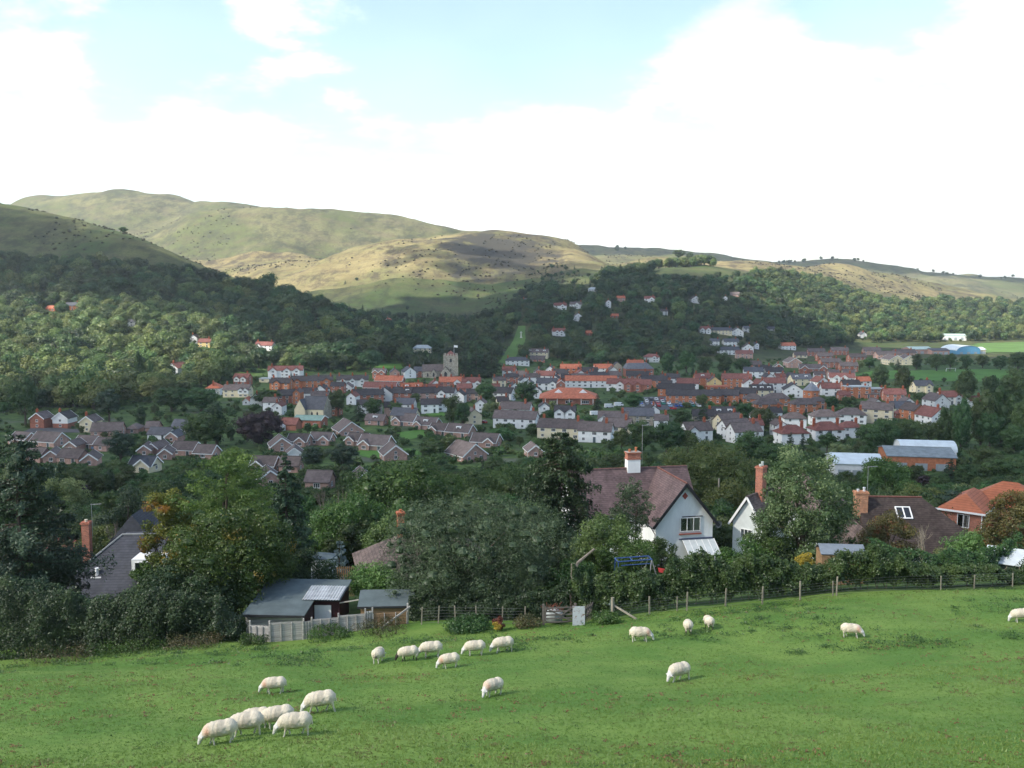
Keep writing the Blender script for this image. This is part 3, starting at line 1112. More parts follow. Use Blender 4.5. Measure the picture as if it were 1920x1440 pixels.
def window_mesh(w, h, bars=1):
    mb = MB()
    fr = .075
    mb.box(-w / 2, w / 2, -.03, .04, -h / 2, -h / 2 + fr)
    mb.box(-w / 2, w / 2, -.03, .04, h / 2 - fr, h / 2)
    mb.box(-w / 2, -w / 2 + fr, -.03, .04, -h / 2 + fr, h / 2 - fr)
    mb.box(w / 2 - fr, w / 2, -.03, .04, -h / 2 + fr, h / 2 - fr)
    for k in range(bars):
        xx = -w / 2 + w * (k + 1) / (bars + 1)
        mb.box(xx - .03, xx + .03, -.025, .04, -h / 2 + fr, h / 2 - fr)
    mb.box(-w / 2 + .02, w / 2 - .02, -.005, .03, -h / 2 + .02, h / 2 - .02, 1)
    mb.box(-w / 2 - .05, w / 2 + .05, -.09, .03, -h / 2 - .07, -h / 2)
    return mb.mesh('window', [M_WHITE, M_GLASS])


WIN_S = window_mesh(1.0, 1.05, 1)
WIN_M = window_mesh(1.6, 1.1, 2)
WIN_L = window_mesh(2.4, 1.3, 3)


def chimney_mesh():
    mb = MB()
    mb.box(-.45, .45, -.35, .35, -1.6, 1.2)
    mb.box(-.52, .52, -.42, .42, 1.2, 1.38)
    for dx in (-.22, .22):
        mb.tube([(dx, 0, 1.38), (dx, 0, 1.85)], [.13, .11], 8, 1)
    return mb.mesh('chimney', [M_BRICKC, M_POT])


CHIM = chimney_mesh()


def door_mesh():
    mb = MB()
    mb.box(-.5, .5, -.05, .05, 0, 2.05)
    mb.box(-.58, -.5, -.07, .05, 0, 2.13, 1)
    mb.box(.5, .58, -.07, .05, 0, 2.13, 1)
    mb.box(-.58, .58, -.07, .05, 2.05, 2.13, 1)
    return mb.mesh('door', [surf('door_paint', (0.06, 0.08, 0.09), .5, .4, .2, 2, .4), M_WHITE])


DOOR = door_mesh()
HOUSES = []      # (px0,px1,row0,row1,Y) footprint of each house in the photograph's pixels
FOOT = []        # (x,y,r)
RCOUNT = {}


def gable_roof(mb, x0, x1, y0, y1, ze, zr, ov=.35, th=.2, mi=0):
    ym = (y0 + y1) / 2
    k = (zr - ze) / ((y1 - y0) / 2)
    zo = ze - k * ov
    for s in (-1, 1):
        ye = ym + s * ((y1 - y0) / 2 + ov)
        q = [(x0 - ov, ye, zo), (x1 + ov, ye, zo), (x1 + ov, ym, zr), (x0 - ov, ym, zr)]
        if s > 0:
            q = q[::-1]
        q = [(a, b, c + th) for a, b, c in q]
        mb.slab(q, th, mi)
    mb.box(x0 - ov, x1 + ov, ym - .12, ym + .12, zr + th * .5, zr + th + .1, mi)


def gable_roof_y(mb, x0, x1, y0, y1, ze, zr, ov=.35, th=.2, mi=0):
    """ridge along y"""
    xm = (x0 + x1) / 2
    k = (zr - ze) / ((x1 - x0) / 2)
    zo = ze - k * ov
    for s in (-1, 1):
        xe = xm + s * ((x1 - x0) / 2 + ov)
        q = [(xe, y0 - ov, zo), (xe, y1, zo), (xm, y1, zr), (xm, y0 - ov, zr)]
        if s < 0:
            q = q[::-1]
        q = [(a, b, c + th) for a, b, c in q]
        mb.slab(q, th, mi)


def hip_roof(mb, x0, x1, y0, y1, ze, zr, ov=.4, mi=0):
    x0, x1, y0, y1 = x0 - ov, x1 + ov, y0 - ov, y1 + ov
    d = min(x1 - x0, y1 - y0) / 2
    if x1 - x0 >= y1 - y0:
        a, b = (x0 + d * .95, (y0 + y1) / 2, zr), (x1 - d * .95, (y0 + y1) / 2, zr)
    else:
        a, b = ((x0 + x1) / 2, y0 + d * .95, zr), ((x0 + x1) / 2, y1 - d * .95, zr)
    z0 = ze - .05
    vs = [(x0, y0, z0), (x1, y0, z0), (x1, y1, z0), (x0, y1, z0), a, b,
          (x0, y0, z0 - .18), (x1, y0, z0 - .18), (x1, y1, z0 - .18), (x0, y1, z0 - .18)]
    if x1 - x0 >= y1 - y0:
        fs = [(0, 1, 5, 4), (1, 2, 5), (2, 3, 4, 5), (3, 0, 4)]
    else:
        fs = [(0, 1, 4), (1, 2, 5, 4), (2, 3, 5), (3, 0, 4, 5)]
    fs += [(1, 0, 6, 7), (2, 1, 7, 8), (3, 2, 8, 9), (0, 3, 9, 6), (6, 9, 8, 7)]
    mb.add(vs, fs, mi)


def put(name, me, parent, loc, rz=0.0, scale=None):
    o = bpy.data.objects.new(name, me)
    COL.objects.link(o)
    o.parent = parent
    o.location = loc
    o.rotation_euler = (0, 0, rz)
    if scale:
        o.scale = scale
    return o


def far_house(x, Y, z, rz, L, D, He, Hr, wall, roof, style='g', chim=1, barge=False, fg=(), dorm=0, upper=None, low_r=False, name='house'):
    """ridge along local x, front at local -y. fg: front gables (offset, width); dorm: flat dormers"""
    root = empty(name, (x, Y, z), rz)
    wm, rm = WALL[wall][0], ROOFM[roof][0]
    x0, x1, y0, y1 = -L / 2, L / 2, -D / 2, D / 2
    mb = MB()
    if style == 'g':
        mb.prism_x([(y0, -2), (y1, -2), (y1, He), (0, Hr - .04), (y0, He)], x0, x1)
    else:
        mb.box(x0, x1, y0, y1, -2, He)
    for fx, fw in fg:
        fz = He + (Hr - He) * min(1.0, fw / D * 1.05) * .96
        mb.prism([(fx - fw / 2, -2), (fx + fw / 2, -2), (fx + fw / 2, He), (fx, fz), (fx - fw / 2, He)], y0 - .9, y0 + .1)
    mats = [wm]
    mb.build('wall', mats, root)
    if upper:
        mu = MB()
        if style == 'g' and not fg:
            mu.prism_x([(y0 - .03, He * .5), (y1 + .03, He * .5), (y1 + .03, He), (0, Hr - .1), (y0 - .03, He)], x0 - .03, x1 + .03)
        else:
            for fx, fw in fg:
                fz = He + (Hr - He) * min(1.0, fw / D * 1.05) * .96
                mu.prism([(fx - fw / 2 - .02, He * .5), (fx + fw / 2 + .02, He * .5), (fx + fw / 2 + .02, He), (fx, fz - .05), (fx - fw / 2 - .02, He)], y0 - .94, y0)
        if mu.v:
            mu.build('upper_wall', WALL[upper][0], root)
    rb = MB()
    if style == 'g':
        gable_roof(rb, x0, x1, y0, y1, He, Hr)
    elif style == 'h':
        hip_roof(rb, x0, x1, y0, y1, He, Hr)
    else:
        rb.box(x0 - .2, x1 + .2, y0 - .2, y1 + .2, He - .1, He + .35)
        rb.box(x0 + .3, x1 - .3, y0 + .3, y1 - .3, He + .35, He + .42)
    for fx, fw in fg:
        fz = He + (Hr - He) * min(1.0, fw / D * 1.05) * .96
        gable_roof_y(rb, fx - fw / 2, fx + fw / 2, y0 - .9, 0, He, fz + .02)
    rb.build('roof', rm, root)
    if barge:
        bb = MB()
        k = (Hr - He) / (D / 2)
        if style == 'g':
            for xe in (x0 - .4, x1 + .4):
                for s in (-1, 1):
                    bb.bar((xe, s * (D / 2 + .38), He - k * .38 + .08), (xe, 0, Hr + .08), .06, .34)
            bb.box(x0 - .35, x1 + .35, y0 - .42, y0 - .36, He - k * .38 - .06, He - k * .38 + .14)
        for fx, fw in fg:
            fz = He + (Hr - He) * min(1.0, fw / D * 1.05) * .96
            kk = (fz - He) / (fw / 2)
            for s in (-1, 1):
                bb.bar((fx + s * (fw / 2 + .36), y0 - 1.3, He - kk * .36 + .08), (fx, y0 - 1.3, fz + .1), .06, .34)
        if bb.v:
            bb.build('bargeboard', M_WHITE, root)
    for d in range(dorm):
        dx = x0 + L * (d + .5) / dorm
        db = MB()
        zc = He + (Hr - He) * .45
        db.box(dx - 1.0, dx + 1.0, y0 * .62, y0 * .1, zc - .5, zc + .75)
        do = db.build('dormer', M_WHITE, root)
        put('window', WIN_S, do, (dx, y0 * .62 - .04, zc + .12), 0, (1.3, 1, .75))
    cps = {0: [], 1: [.32], 2: [-.4, .4], 3: [-.42, 0, .42], 4: [-.45, -.15, .15, .45]}[chim]
    for c in cps:
        put('chimney', CHIM, root, (c * L, random.uniform(-.1, .1) * D, Hr + .1 if style == 'g' else Hr - .3))
    # windows and door
    st = max(1, int(round(He / 2.15)))
    nf = max(1, int(L / 3.4))
    gx = [(f[0] - f[1] / 2, f[0] + f[1] / 2) for f in fg]
    for s in range(st):
        zc = 1.25 + 2.1 * s
        for i in range(nf):
            wx = x0 + L * (i + .5) / nf
            if any(a - .5 < wx < b + .5 for a, b in gx):
                continue
            if s == 0 and i == nf // 2 and nf > 1:
                put('door', DOOR, root, (wx, y0 - .02, .05))
            else:
                put('window', random.choice((WIN_S, WIN_M)), root, (wx, y0 - .03, zc))
        for fx, fw in fg:
            put('window', WIN_M, root, (fx, y0 - .94, zc))
        for sx in (-1, 1):
            ng = 2 if D > 8.5 else 1
            for i in range(ng):
                yy = y0 + D * (i + .5) / ng
                put('window', WIN_S, root, (sx * (L / 2 + .03), yy, zc), pi / 2 * sx)
    if style == 'g' and Hr - He > 2.6:
        for sx in (-1, 1):
            put('window', WIN_S, root, (sx * (L / 2 + .03), 0, He + .6), pi / 2 * sx, (.8, 1, .8))
    return root


WORDS = {1: 'first', 2: 'second', 3: 'third', 4: 'fourth', 5: 'fifth', 6: 'sixth', 7: 'seventh', 8: 'eighth', 9: 'ninth', 10: 'tenth', 11: 'eleventh', 12: 'twelfth', 13: 'thirteenth', 14: 'fourteenth', 15: 'fifteenth', 16: 'sixteenth'}

# cluster: (phrase, group, y range, entries); entry: px, ridge row, width px, storeys, walls, roof, facing, options
#   facing e = eaves towards the viewer, r = gable end towards the viewer
CL = [
 ('among the three hillside-foot houses', 'detached houses at the foot of the left wood', (330, 520), [
  (78, 772, 28, 2, 'r', 'd', 'r', dict(barge=1, upper=None)), (121, 772, 30, 2, 'r', 'k', 'r', dict(barge=1, upper='w')), (170, 778, 28, 2, 'c', 'd', 'r', dict(barge=1))]),
 ('along the upper bungalow lane', 'bungalows along the upper lane', (330, 480), [
  (203, 797, 60, 1, 'p', 'd', 'e', {}), (253, 793, 24, 1, 'p', 'd', 'r', dict(style='h')), (288, 792, 26, 1, 'p', 'd', 'e', {}), (303, 804, 46, 1, 'w', 'g', 'e', {}), (352, 792, 56, 1, 's', 'g', 'e', {}), (328, 807, 26, 1, 'p', 'g', 'r', dict(barge=1))]),
 ('in the middle bungalow row', 'bungalows in the middle row', (270, 420), [
  (44, 812, 40, 1, 'p', 'd', 'e', dict(barge=1, rot=-25, fg=((-2.2, 3.4),))), (93, 815, 58, 1, 'p', 'd', 'e', dict(rot=-18, barge=1)), (140, 823, 24, 1, 'p', 'd', 'r', dict(barge=1)), (166, 819, 44, 1, 'p', 'd', 'e', dict(rot=-18, barge=1)), (197, 823, 30, 1, 'p', 'd', 'e', dict(rot=-14)),
  (274, 830, 26, 1, 'p', 'd', 'r', dict(barge=1, rot=10)), (296, 827, 26, 1, 'p', 'd', 'r', dict(barge=1)), (312, 836, 26, 1, 'p', 'd', 'r', dict(barge=1, rot=12)), (350, 830, 50, 1, 'p', 'd', 'e', dict(rot=-14, barge=1)), (388, 836, 40, 1, 'p', 'd', 'e', dict(rot=-12, barge=1))]),
 ('in the lower bungalow row', 'bungalows in the lower row', (240, 360), [
  (72, 841, 42, 1, 'p', 'd', 'e', dict(rot=-20)), (100, 841, 30, 1, 'p', 'd', 'r', dict(barge=1, rot=14)), (138, 844, 52, 1, 'p', 'd', 'e', dict(rot=-16)), (171, 846, 30, 1, 'p', 'd', 'r', dict(barge=1, rot=14)), (272, 857, 50, 1, 'c', 'g', 'e', dict(rot=-10, barge=1, fg=((1.0, 4.5),)))]),
 ('in the close by the purple tree', 'bungalows in the close below the copper beech', (230, 420), [
  (526, 823, 42, 1, 'p', 'd', 'r', dict(rot=20, barge=1)), (552, 837, 32, 1, 'w', 'd', 'r', dict(rot=12, barge=1)), (562, 815, 42, 1, 'p', 'd', 'e', dict(rot=-12, barge=1, fg=((1.5, 3.6),))), (604, 812, 44, 1, 'p', 'd', 'e', dict(rot=-12, barge=1, fg=((2.2, 3.6),))),
  (652, 796, 46, 1, 'p', 'd', 'r', dict(rot=25, barge=1)), (674, 814, 42, 1, 'p', 'd', 'e', dict(rot=-22, barge=1, fg=((-2, 3.4),))), (706, 821, 60, 1, 'p', 'd', 'e', dict(rot=-18, barge=1, fg=((-2.6, 3.8),))), (737, 837, 46, 1, 'p', 'd', 'r', dict(rot=18, barge=1))]),
 ('beside the dark pointed fir', 'houses beside the dark pointed fir', (200, 300), [
  (498, 857, 50, 1, 'p', 'd', 'e', dict(rot=-8, barge=1, fg=((-1.2, 3.4),))), (503, 878, 42, 1, 'p', 'd', 'r', dict(rot=22, barge=1)), (546, 858, 40, 1, 'p', 'd', 'e', dict(rot=-6)), (680, 878, 34, 1, 'p', 'd', 'r', dict(rot=20, barge=1)), (600, 884, 50, 1, 'p', 'd', 'e', dict(rot=-6))]),
 ('in the row of dormer bungalows', 'dormer bungalows with white bargeboards', (280, 430), [
  (706, 779, 40, 1, 'p', 'd', 'e', dict(dorm=1, rot=-14)), (762, 780, 46, 1, 'p', 'd', 'e', dict(rot=-24, barge=1, fg=((-2.6, 4.0),))), (802, 786, 44, 1, 'p', 'd', 'e', dict(rot=-24, barge=1, dorm=1, fg=((-2.8, 3.4),))), (828, 796, 40, 1, 'p', 'd', 'e', dict(rot=-24, barge=1, fg=((-2.4, 3.6),))), (864, 799, 48, 1, 'p', 'd', 'e', dict(rot=-24, barge=1, dorm=1)),
  (912, 816, 52, 1, 'p', 'd', 'e', dict(rot=-20, barge=1, fg=((2.2, 3.6),))), (874, 846, 48, 1, 'p', 'd', 'r', dict(rot=35, barge=1)), (1000, 832, 30, 1, 'p', 'd', 'r', dict(rot=10, barge=1))]),
 ('at the edge of the left wood', 'houses below the left wood', (480, 640), [
  (333, 682, 26, 2, 'w', 'm', 'r', dict(rot=-20)), (403, 719, 27, 2, 'w', 't', 'r', dict(style='h')), (455, 702, 30, 2, 'r', 'm', 'e', dict(upper='w', fg=((-2.2, 3.6), (2.2, 3.6)))), (446, 722, 52, 2, 'r', 'd', 'e', dict(fg=((3.2, 3.2), (6.0, 3.2)), upper='w', chim=2)), (464, 746, 14, 1, 'w', 't', 'r', {}),
  (536, 687, 66, 3, 'w', 'm', 'e', dict(fg=((-8, 5), (1, 4.6), (7.5, 4.6)), chim=2, rot=6)), (502, 709, 30, 1, 'c', 'l', 'e', dict(style='f', chim=0))]),
 ('in the terraces below the left wood', 'terraced houses below the left wood', (480, 660), [
  (528, 710, 40, 2, 'o', 'k', 'e', dict(fg=((-1.5, 4.4),), chim=2)), (586, 706, 76, 2, 'o', 'k', 'e', dict(fg=((-9.5, 4.2), (8.5, 4.2)), chim=4)), (661, 705, 60, 2, 'w', 'k', 'e', dict(fg=((-6, 3.2), (0, 3.2), (6, 3.2)), chim=3)), (652, 720, 22, 1, 'w', 'd', 'r', {}),
  (540, 732, 38, 2, 'r', 'k', 'e', dict(chim=2)), (559, 731, 14, 3, 'o', 'd', 'r', {}), (578, 728, 34, 2, 'w', 'k', 'e', dict(chim=2)), (600, 735, 32, 2, 'r', 'd', 'e', dict(chim=2)), (690, 731, 58, 2, 'r', 'k', 'e', dict(chim=2)), (662, 746, 18, 2, 'w', 'm', 'r', {}), (634, 716, 26, 2, 'r', 'k', 'e', dict(chim=1))]),
 ('left of the church', 'roofs left of the church', (500, 720), [
  (731, 706, 54, 2, 'r', 't', 'e', dict(rot=-10, barge=1)), (714, 718, 64, 2, 'o', 'm', 'e', dict(rot=-10, chim=0, barge=1)), (712, 691, 24, 2, 'r', 'd', 'e', dict(barge=1, fg=((-2.4, 4), (2.6, 4)))), (740, 691, 18, 2, 'r', 'g', 'r', {}), (766, 690, 22, 2, 'w', 'g', 'r', dict(rot=20)), (791, 689, 30, 2, 'r', 'g', 'e', dict(chim=0)),
  (772, 720, 40, 2, 'w', 't', 'e', dict(dorm=2)), (740, 726, 24, 1, 'r', 't', 'e', {}), (775, 732, 46, 2, 'r', 'k', 'e', dict(dorm=2, chim=2)), (722, 737, 30, 2, 'w', 'k', 'r', {}), (752, 738, 44, 2, 'r', 'k', 'e', dict(chim=2)), (835, 730, 40, 2, 'w', 'k', 'e', dict(chim=2, fg=((-1, 4),))), (800, 738, 46, 2, 'r', 'k', 'e', dict(chim=3)), (812, 722, 36, 2, 'r', 'm', 'e', dict(chim=1))]),
 ('below the church among garden trees', 'white and cream houses below the church', (380, 540), [
  (760, 748, 38, 2, 'w', 'g', 'e', dict(rot=-10, chim=0)), (760, 767, 48, 2, 'c', 'g', 'e', dict(rot=-14)), (806, 748, 34, 2, 'w', 'k', 'e', {}), (886, 766, 28, 2, 'c', 'd', 'r', dict(rot=15)), (945, 728, 36, 2, 'w', 'k', 'e', dict(rot=-20))]),
 ('in the rows of long terraces', 'long rendered terraces in the middle of town', (330, 500), [
  (968, 756, 58, 2, 'w', 'd', 'e', dict(rot=-16, chim=1)), (968, 772, 82, 2, 'w', 'd', 'e', dict(rot=-16, chim=2)), (1052, 788, 84, 2, 'c', 'd', 'e', dict(rot=-16, chim=2)), (1118, 806, 62, 2, 'w', 'd', 'e', dict(rot=-16, chim=1)),
  (1060, 761, 40, 2, 'w', 'k', 'e', dict(rot=-8, fg=((-2.4, 4.2), (3.2, 4.2)))), (1150, 773, 56, 2, 'w', 'd', 'e', dict(rot=-10, fg=((-3.6, 4.6),))), (1158, 786, 52, 2, 'c', 'd', 'e', dict(rot=-16)), (1196, 767, 60, 2, 's', 'g', 'e', dict(rot=-10, chim=0, dorm=0))]),
 ('around the timbered hotel by the church', 'houses around the timbered hotel', (520, 720), [
  (846, 708, 46, 2, 'r', 't', 'e', dict(fg=((3.6, 4.2),), upper='w', chim=3)), (884, 709, 36, 2, 'r', 'm', 'e', dict(fg=((-1.5, 3.4), (4.5, 3.4)), upper='w', chim=3)), (871, 719, 28, 2, 'r', 'm', 'e', dict(chim=0)), (936, 706, 24, 2, 'r', 'd', 'e', dict(chim=2)), (955, 688, 26, 2, 'r', 'm', 'e', dict(chim=2)), (975, 697, 30, 2, 'r', 'd', 'e', dict(chim=2)), (960, 700, 24, 2, 'r', 'k', 'e', dict(chim=2)),
  (982, 706, 18, 2, 'w', 'k', 'r', {}), (1000, 700, 26, 2, 'r', 'd', 'e', dict(chim=2))]),
 ('under the wooded slope beyond the church', 'houses under the wooded slope', (600, 900), [
  (970, 668, 46, 2, 'w', 'g', 'e', dict(style='h', chim=2)), (1008, 653, 42, 2, 'r', 'd', 'e', dict(dorm=3, chim=1)), (1008, 668, 30, 1, 'r', 'd', 'e', {}), (1222, 664, 30, 2, 'w', 'm', 'e', dict(style='h', fg=((2, 3.4),))), (792, 646, 36, 2, 'c', 'l', 'e', dict(style='h', chim=0)), (1048, 615, 26, 2, 'w', 'm', 'e', dict(fg=((-2, 3.4), (2, 3.4)), chim=2)), (1104, 620, 12, 1, 'r', 't', 'e', {})]),
 ('in the old town beside the white villa', 'old town houses', (560, 760), [
  (1009, 691, 16, 2, 'w', 'k', 'r', {}), (1032, 686, 16, 2, 'w', 'g', 'r', {}), (1024, 697, 36, 2, 'w', 'm', 'e', dict(rot=-20, chim=1)), (1026, 713, 38, 2, 'w', 'g', 'e', dict(fg=((4, 4),))), (1070, 684, 40, 3, 'o', 't', 'e', dict(chim=2)), (1050, 693, 30, 2, 'r', 'k', 'e', dict(chim=2)), (1102, 690, 38, 2, 'r', 'k', 'e', dict(chim=2)), (1130, 684, 34, 2, 'w', 't', 'e', dict(chim=1)), (1122, 699, 40, 2, 'r', 'k', 'e', dict(chim=2)), (1150, 697, 30, 2, 'r', 'd', 'e', dict(chim=2)), (1088, 702, 34, 2, 'r', 'd', 'e', dict(chim=2))]),
 ('by the supermarket', 'red roofed shops by the supermarket', (470, 680), [
  (1108, 706, 100, 2, 'w', 't', 'e', dict(chim=0, rot=-4)), (1050, 711, 16, 2, 'r', 't', 'r', dict(barge=1)), (1170, 712, 64, 2, 'w', 'm', 'e', dict(fg=((-2, 4.2), (7.0, 4.2)), chim=0, rot=-12)), (1196, 713, 52, 2, 'r', 'm', 'e', dict(chim=0, fg=((-5.5, 4), (0, 4)))), (1196, 697, 44, 2, 'r', 'k', 'e', dict(chim=1, fg=((1, 4.2),)))]),
 ('in the street above the car park', 'houses above the car park', (500, 700), [
  (1236, 706, 32, 2, 'o', 'k', 'e', dict(rot=-30, chim=1)), (1256, 702, 36, 2, 'w', 'k', 'e', dict(chim=2)), (1290, 711, 40, 2, 'w', 'm', 'e', dict(rot=-14, chim=0)), (1316, 701, 30, 3, 'o', 'm', 'e', dict(dorm=1, chim=2)), (1338, 708, 26, 2, 'y', 'd', 'r', dict(chim=2)), (1381, 702, 56, 3, 'o', 'm', 'e', dict(chim=2)),
  (1404, 711, 24, 3, 'w', 'm', 'r', {}), (1424, 713, 24, 3, 'w', 'm', 'r', {}), (1452, 710, 40, 3, 'w', 'm', 'e', dict(chim=1)), (1427, 723, 42, 2, 'c', 'k', 'e', dict(dorm=3, chim=0)), (1486, 722, 36, 2, 'w', 'k', 'r', {}), (1500, 703, 40, 2, 'c', 'g', 'e', dict(dorm=2, chim=1))]),
 ('in the block beside the car park', 'orange brick buildings beside the car park', (450, 640), [
  (1268, 721, 66, 2, 'o', 'k', 'e', dict(rot=-16, chim=0)), (1300, 732, 104, 2, 'o', 'k', 'e', dict(rot=-6, chim=0)), (1362, 732, 46, 2, 'o', 'k', 'e', dict(rot=-18, chim=0)), (1398, 729, 38, 2, 'o', 'k', 'e', dict(rot=-24, chim=0)), (1345, 724, 46, 1, 'o', 't', 'e', dict(style='f', chim=0))]),
 ('among the brown hipped roofs', 'brick buildings with hipped brown roofs', (420, 600), [
  (1412, 738, 36, 2, 'o', 'd', 'e', dict(style='h', chim=0)), (1456, 737, 48, 2, 'o', 'd', 'e', dict(style='h', chim=0)), (1438, 747, 54, 2, 'o', 'd', 'e', dict(style='h', chim=0)), (1506, 747, 50, 2, 'o', 'd', 'e', dict(style='h', chim=0)), (1532, 742, 30, 2, 'o', 'd', 'e', dict(style='h', chim=0))]),
 ('in the cottages below the car park', 'cottages below the car park', (330, 500), [
  (1318, 768, 40, 2, 's', 'k', 'e', dict(chim=1)), (1356, 764, 44, 2, 's', 'k', 'e', dict(dorm=2, chim=1)), (1366, 777, 46, 2, 'c', 'd', 'e', dict(rot=24, chim=1)), (1377, 788, 52, 2, 'w', 'd', 'e', dict(rot=20, fg=((-3, 4.2), (2.8, 4.2)))), (1305, 793, 52, 2, 'w', 'd', 'e', dict(rot=16, fg=((-3.4, 4.2),))), (1395, 805, 56, 2, 'w', 'd', 'e', dict(rot=14, chim=1))]),
 ('in the two white hipped rows', 'white houses with hipped roofs', (320, 500), [
  (1489, 772, 42, 2, 'w', 'd', 'e', dict(style='h')), (1546, 768, 52, 2, 'w', 'd', 'e', dict(style='h')), (1596, 765, 52, 2, 'w', 'd', 'e', dict(style='h')), (1484, 797, 56, 2, 'w', 'm', 'e', dict(style='h', rot=8, chim=2)), (1548, 791, 58, 2, 'w', 'm', 'e', dict(style='h', rot=8, chim=2)), (1592, 787, 40, 2, 'w', 'm', 'e', dict(style='h', rot=8))]),
 ('in the brick streets before the playing field', 'red brick houses near the playing field', (440, 720), [
  (1578, 701, 46, 2, 'w', 'm', 'e', dict(fg=((-3.5, 4), (1.2, 4)), barge=1, chim=1)), (1617, 707, 28, 2, 'r', 't', 'e', dict(chim=0)), (1556, 720, 34, 2, 'r', 'm', 'e', dict(chim=2)), (1594, 714, 34, 2, 'r', 'k', 'e', dict(chim=2)), (1606, 724, 46, 3, 'o', 'l', 'e', dict(style='f', chim=2)), (1642, 728, 38, 2, 'r', 'l', 'e', dict(style='f', chim=1)), (1676, 730, 40, 2, 'r', 'm', 'e', dict(chim=2, rot=-10)), (1626, 738, 40, 1, 'r', 'd', 'e', dict(style='f', chim=0)),
  (1537, 708, 24, 2, 'w', 'm', 'r', {}), (1548, 716, 24, 2, 'r', 'd', 'e', dict(chim=1))]),
 ('in the group before the tall poplars', 'houses before the tall poplars', (360, 620), [
  (1645, 756, 52, 3, 'c', 'd', 'e', dict(rot=-28, chim=1)), (1688, 757, 44, 1, 'c', 'g', 'e', dict(chim=0)), (1712, 758, 30, 2, 'o', 'd', 'r', dict(rot=20)), (1697, 767, 38, 1, 'r', 'm', 'e', dict(style='h', chim=0)), (1755, 741, 32, 2, 'w', 'd', 'r', dict(rot=12)), (1748, 768, 40, 2, 'w', 'm', 'r', dict(rot=14)), (1778, 735, 42, 2, 'r', 'm', 'e', dict(fg=((3.2, 3.6),), upper='w', chim=2)), (1826, 742, 30, 2, 'r', 'm', 'e', dict(chim=1)), (1728, 715, 36, 2, 'c', 'g', 'e', dict(fg=((2.2, 3.6),), chim=1))]),
 ('on the estate behind the playing field', 'brown roofed estate houses', (640, 1000), [
  (1486, 673, 26, 2, 'p', 'd', 'r', dict(barge=1)), (1459, 682, 16, 2, 'p', 'd', 'r', dict(barge=1)), (1556, 673, 40, 2, 'r', 'd', 'e', {}), (1524, 684, 50, 2, 'r', 'd', 'e', dict(barge=1, fg=((-6, 5), (8, 5)))), (1590, 680, 34, 2, 'r', 'd', 'e', {}), (1450, 692, 36, 2, 'w', 'k', 'e', {}), (1530, 654, 32, 2, 'r', 'd', 'e', {}), (1574, 652, 32, 2, 'r', 'd', 'e', dict(chim=1)), (1634, 652, 32, 2, 'p', 'd', 'e', {}), (1664, 659, 50, 2, 'p', 'd', 'e', {})]),
 ('on the estate edge by the sports ground', 'estate houses by the sports ground', (620, 1000), [
  (1694, 656, 44, 2, 'p', 'd', 'e', {}), (1674, 668, 30, 2, 'c', 'd', 'r', dict(barge=1)), (1700, 668, 26, 2, 'c', 'd', 'r', dict(barge=1)), (1412, 678, 30, 2, 'r', 'd', 'e', {}), (1432, 686, 30, 2, 'r', 'k', 'e', {}), (1476, 642, 30, 2, 'w', 't', 'e', {}), (1412, 690, 36, 2, 'w', 'g', 'e', {}), (1545, 662, 30, 2, 'r', 'd', 'e', {}), (1606, 664, 34, 2, 'r', 'd', 'e', {}), (1500, 662, 26, 1, 'c', 'd', 'e', {})]),
 ('on the wooded hill behind the town', 'villas on the wooded hill', (880, 1300), [
  (991, 558, 24, 2, 'w', 'd', 'e', dict(style='h', chim=2)), (1050, 568, 24, 2, 'w', 'm', 'e', dict(fg=((2, 4),))), (1081, 566, 26, 2, 'w', 'd', 'e', dict(fg=((0, 5),))), (1083, 588, 18, 2, 'w', 'd', 'r', {}), (1113, 539, 24, 1, 'w', 'l', 'e', dict(style='h', chim=0)), (1140, 561, 10, 3, 'w', 'm', 'r', {}), (1164, 554, 16, 2, 'p', 't', 'e', {}), (1218, 555, 20, 2, 'w', 'm', 'e', dict(fg=((2, 5),))), (1303, 555, 18, 2, 'w', 'd', 'r', {}), (1360, 553, 8, 2, 'w', 'd', 'r', {}), (1378, 548, 18, 1, 'p', 'd', 'e', {}), (1245, 578, 14, 2, 'w', 'd', 'e', {}), (1152, 588, 16, 1, 'r', 't', 'e', {})]),
 ('in the band low on the wooded hill', 'white houses low on the wooded hill', (780, 1100), [
  (1321, 611, 22, 2, 'w', 'm', 'e', dict(fg=((-3, 4), (3, 4)))), (1352, 613, 40, 2, 'c', 'g', 'e', dict(chim=2)), (1382, 615, 22, 2, 'w', 'g', 'r', {}), (1401, 610, 16, 2, 'w', 'g', 'e', {}), (1370, 634, 30, 2, 'w', 'g', 'e', {}), (1366, 650, 40, 2, 'w', 'g', 'e', {}), (1402, 645, 20, 2, 'w', 'd', 'r', {}), (1395, 658, 32, 2, 'p', 'm', 'e', {}), (1417, 640, 8, 2, 'w', 'g', 'r', {}), (1340, 634, 18, 2, 'w', 'g', 'e', {}), (1445, 612, 16, 1, 'w', 'g', 'e', {}), (1560, 594, 22, 1, 'w', 'l', 'e', {}), (1617, 622, 12, 2, 'w', 'g', 'r', {})]),
 ('half hidden in the left wood', 'houses half hidden in the left wood', (560, 1000), [
  (137, 567, 24, 2, 'o', 'g', 'e', {}), (98, 574, 20, 1, 'o', 't', 'e', {}), (247, 597, 14, 2, 'w', 'g', 'e', {}), (365, 627, 16, 2, 'w', 'd', 'r', {}), (385, 635, 24, 2, 'y', 'm', 'e', {}), (728, 586, 16, 2, 'w', 't', 'r', {}), (497, 641, 36, 2, 'w', 'm', 'e', dict(chim=2, fg=((-4, 4),)))]),
]


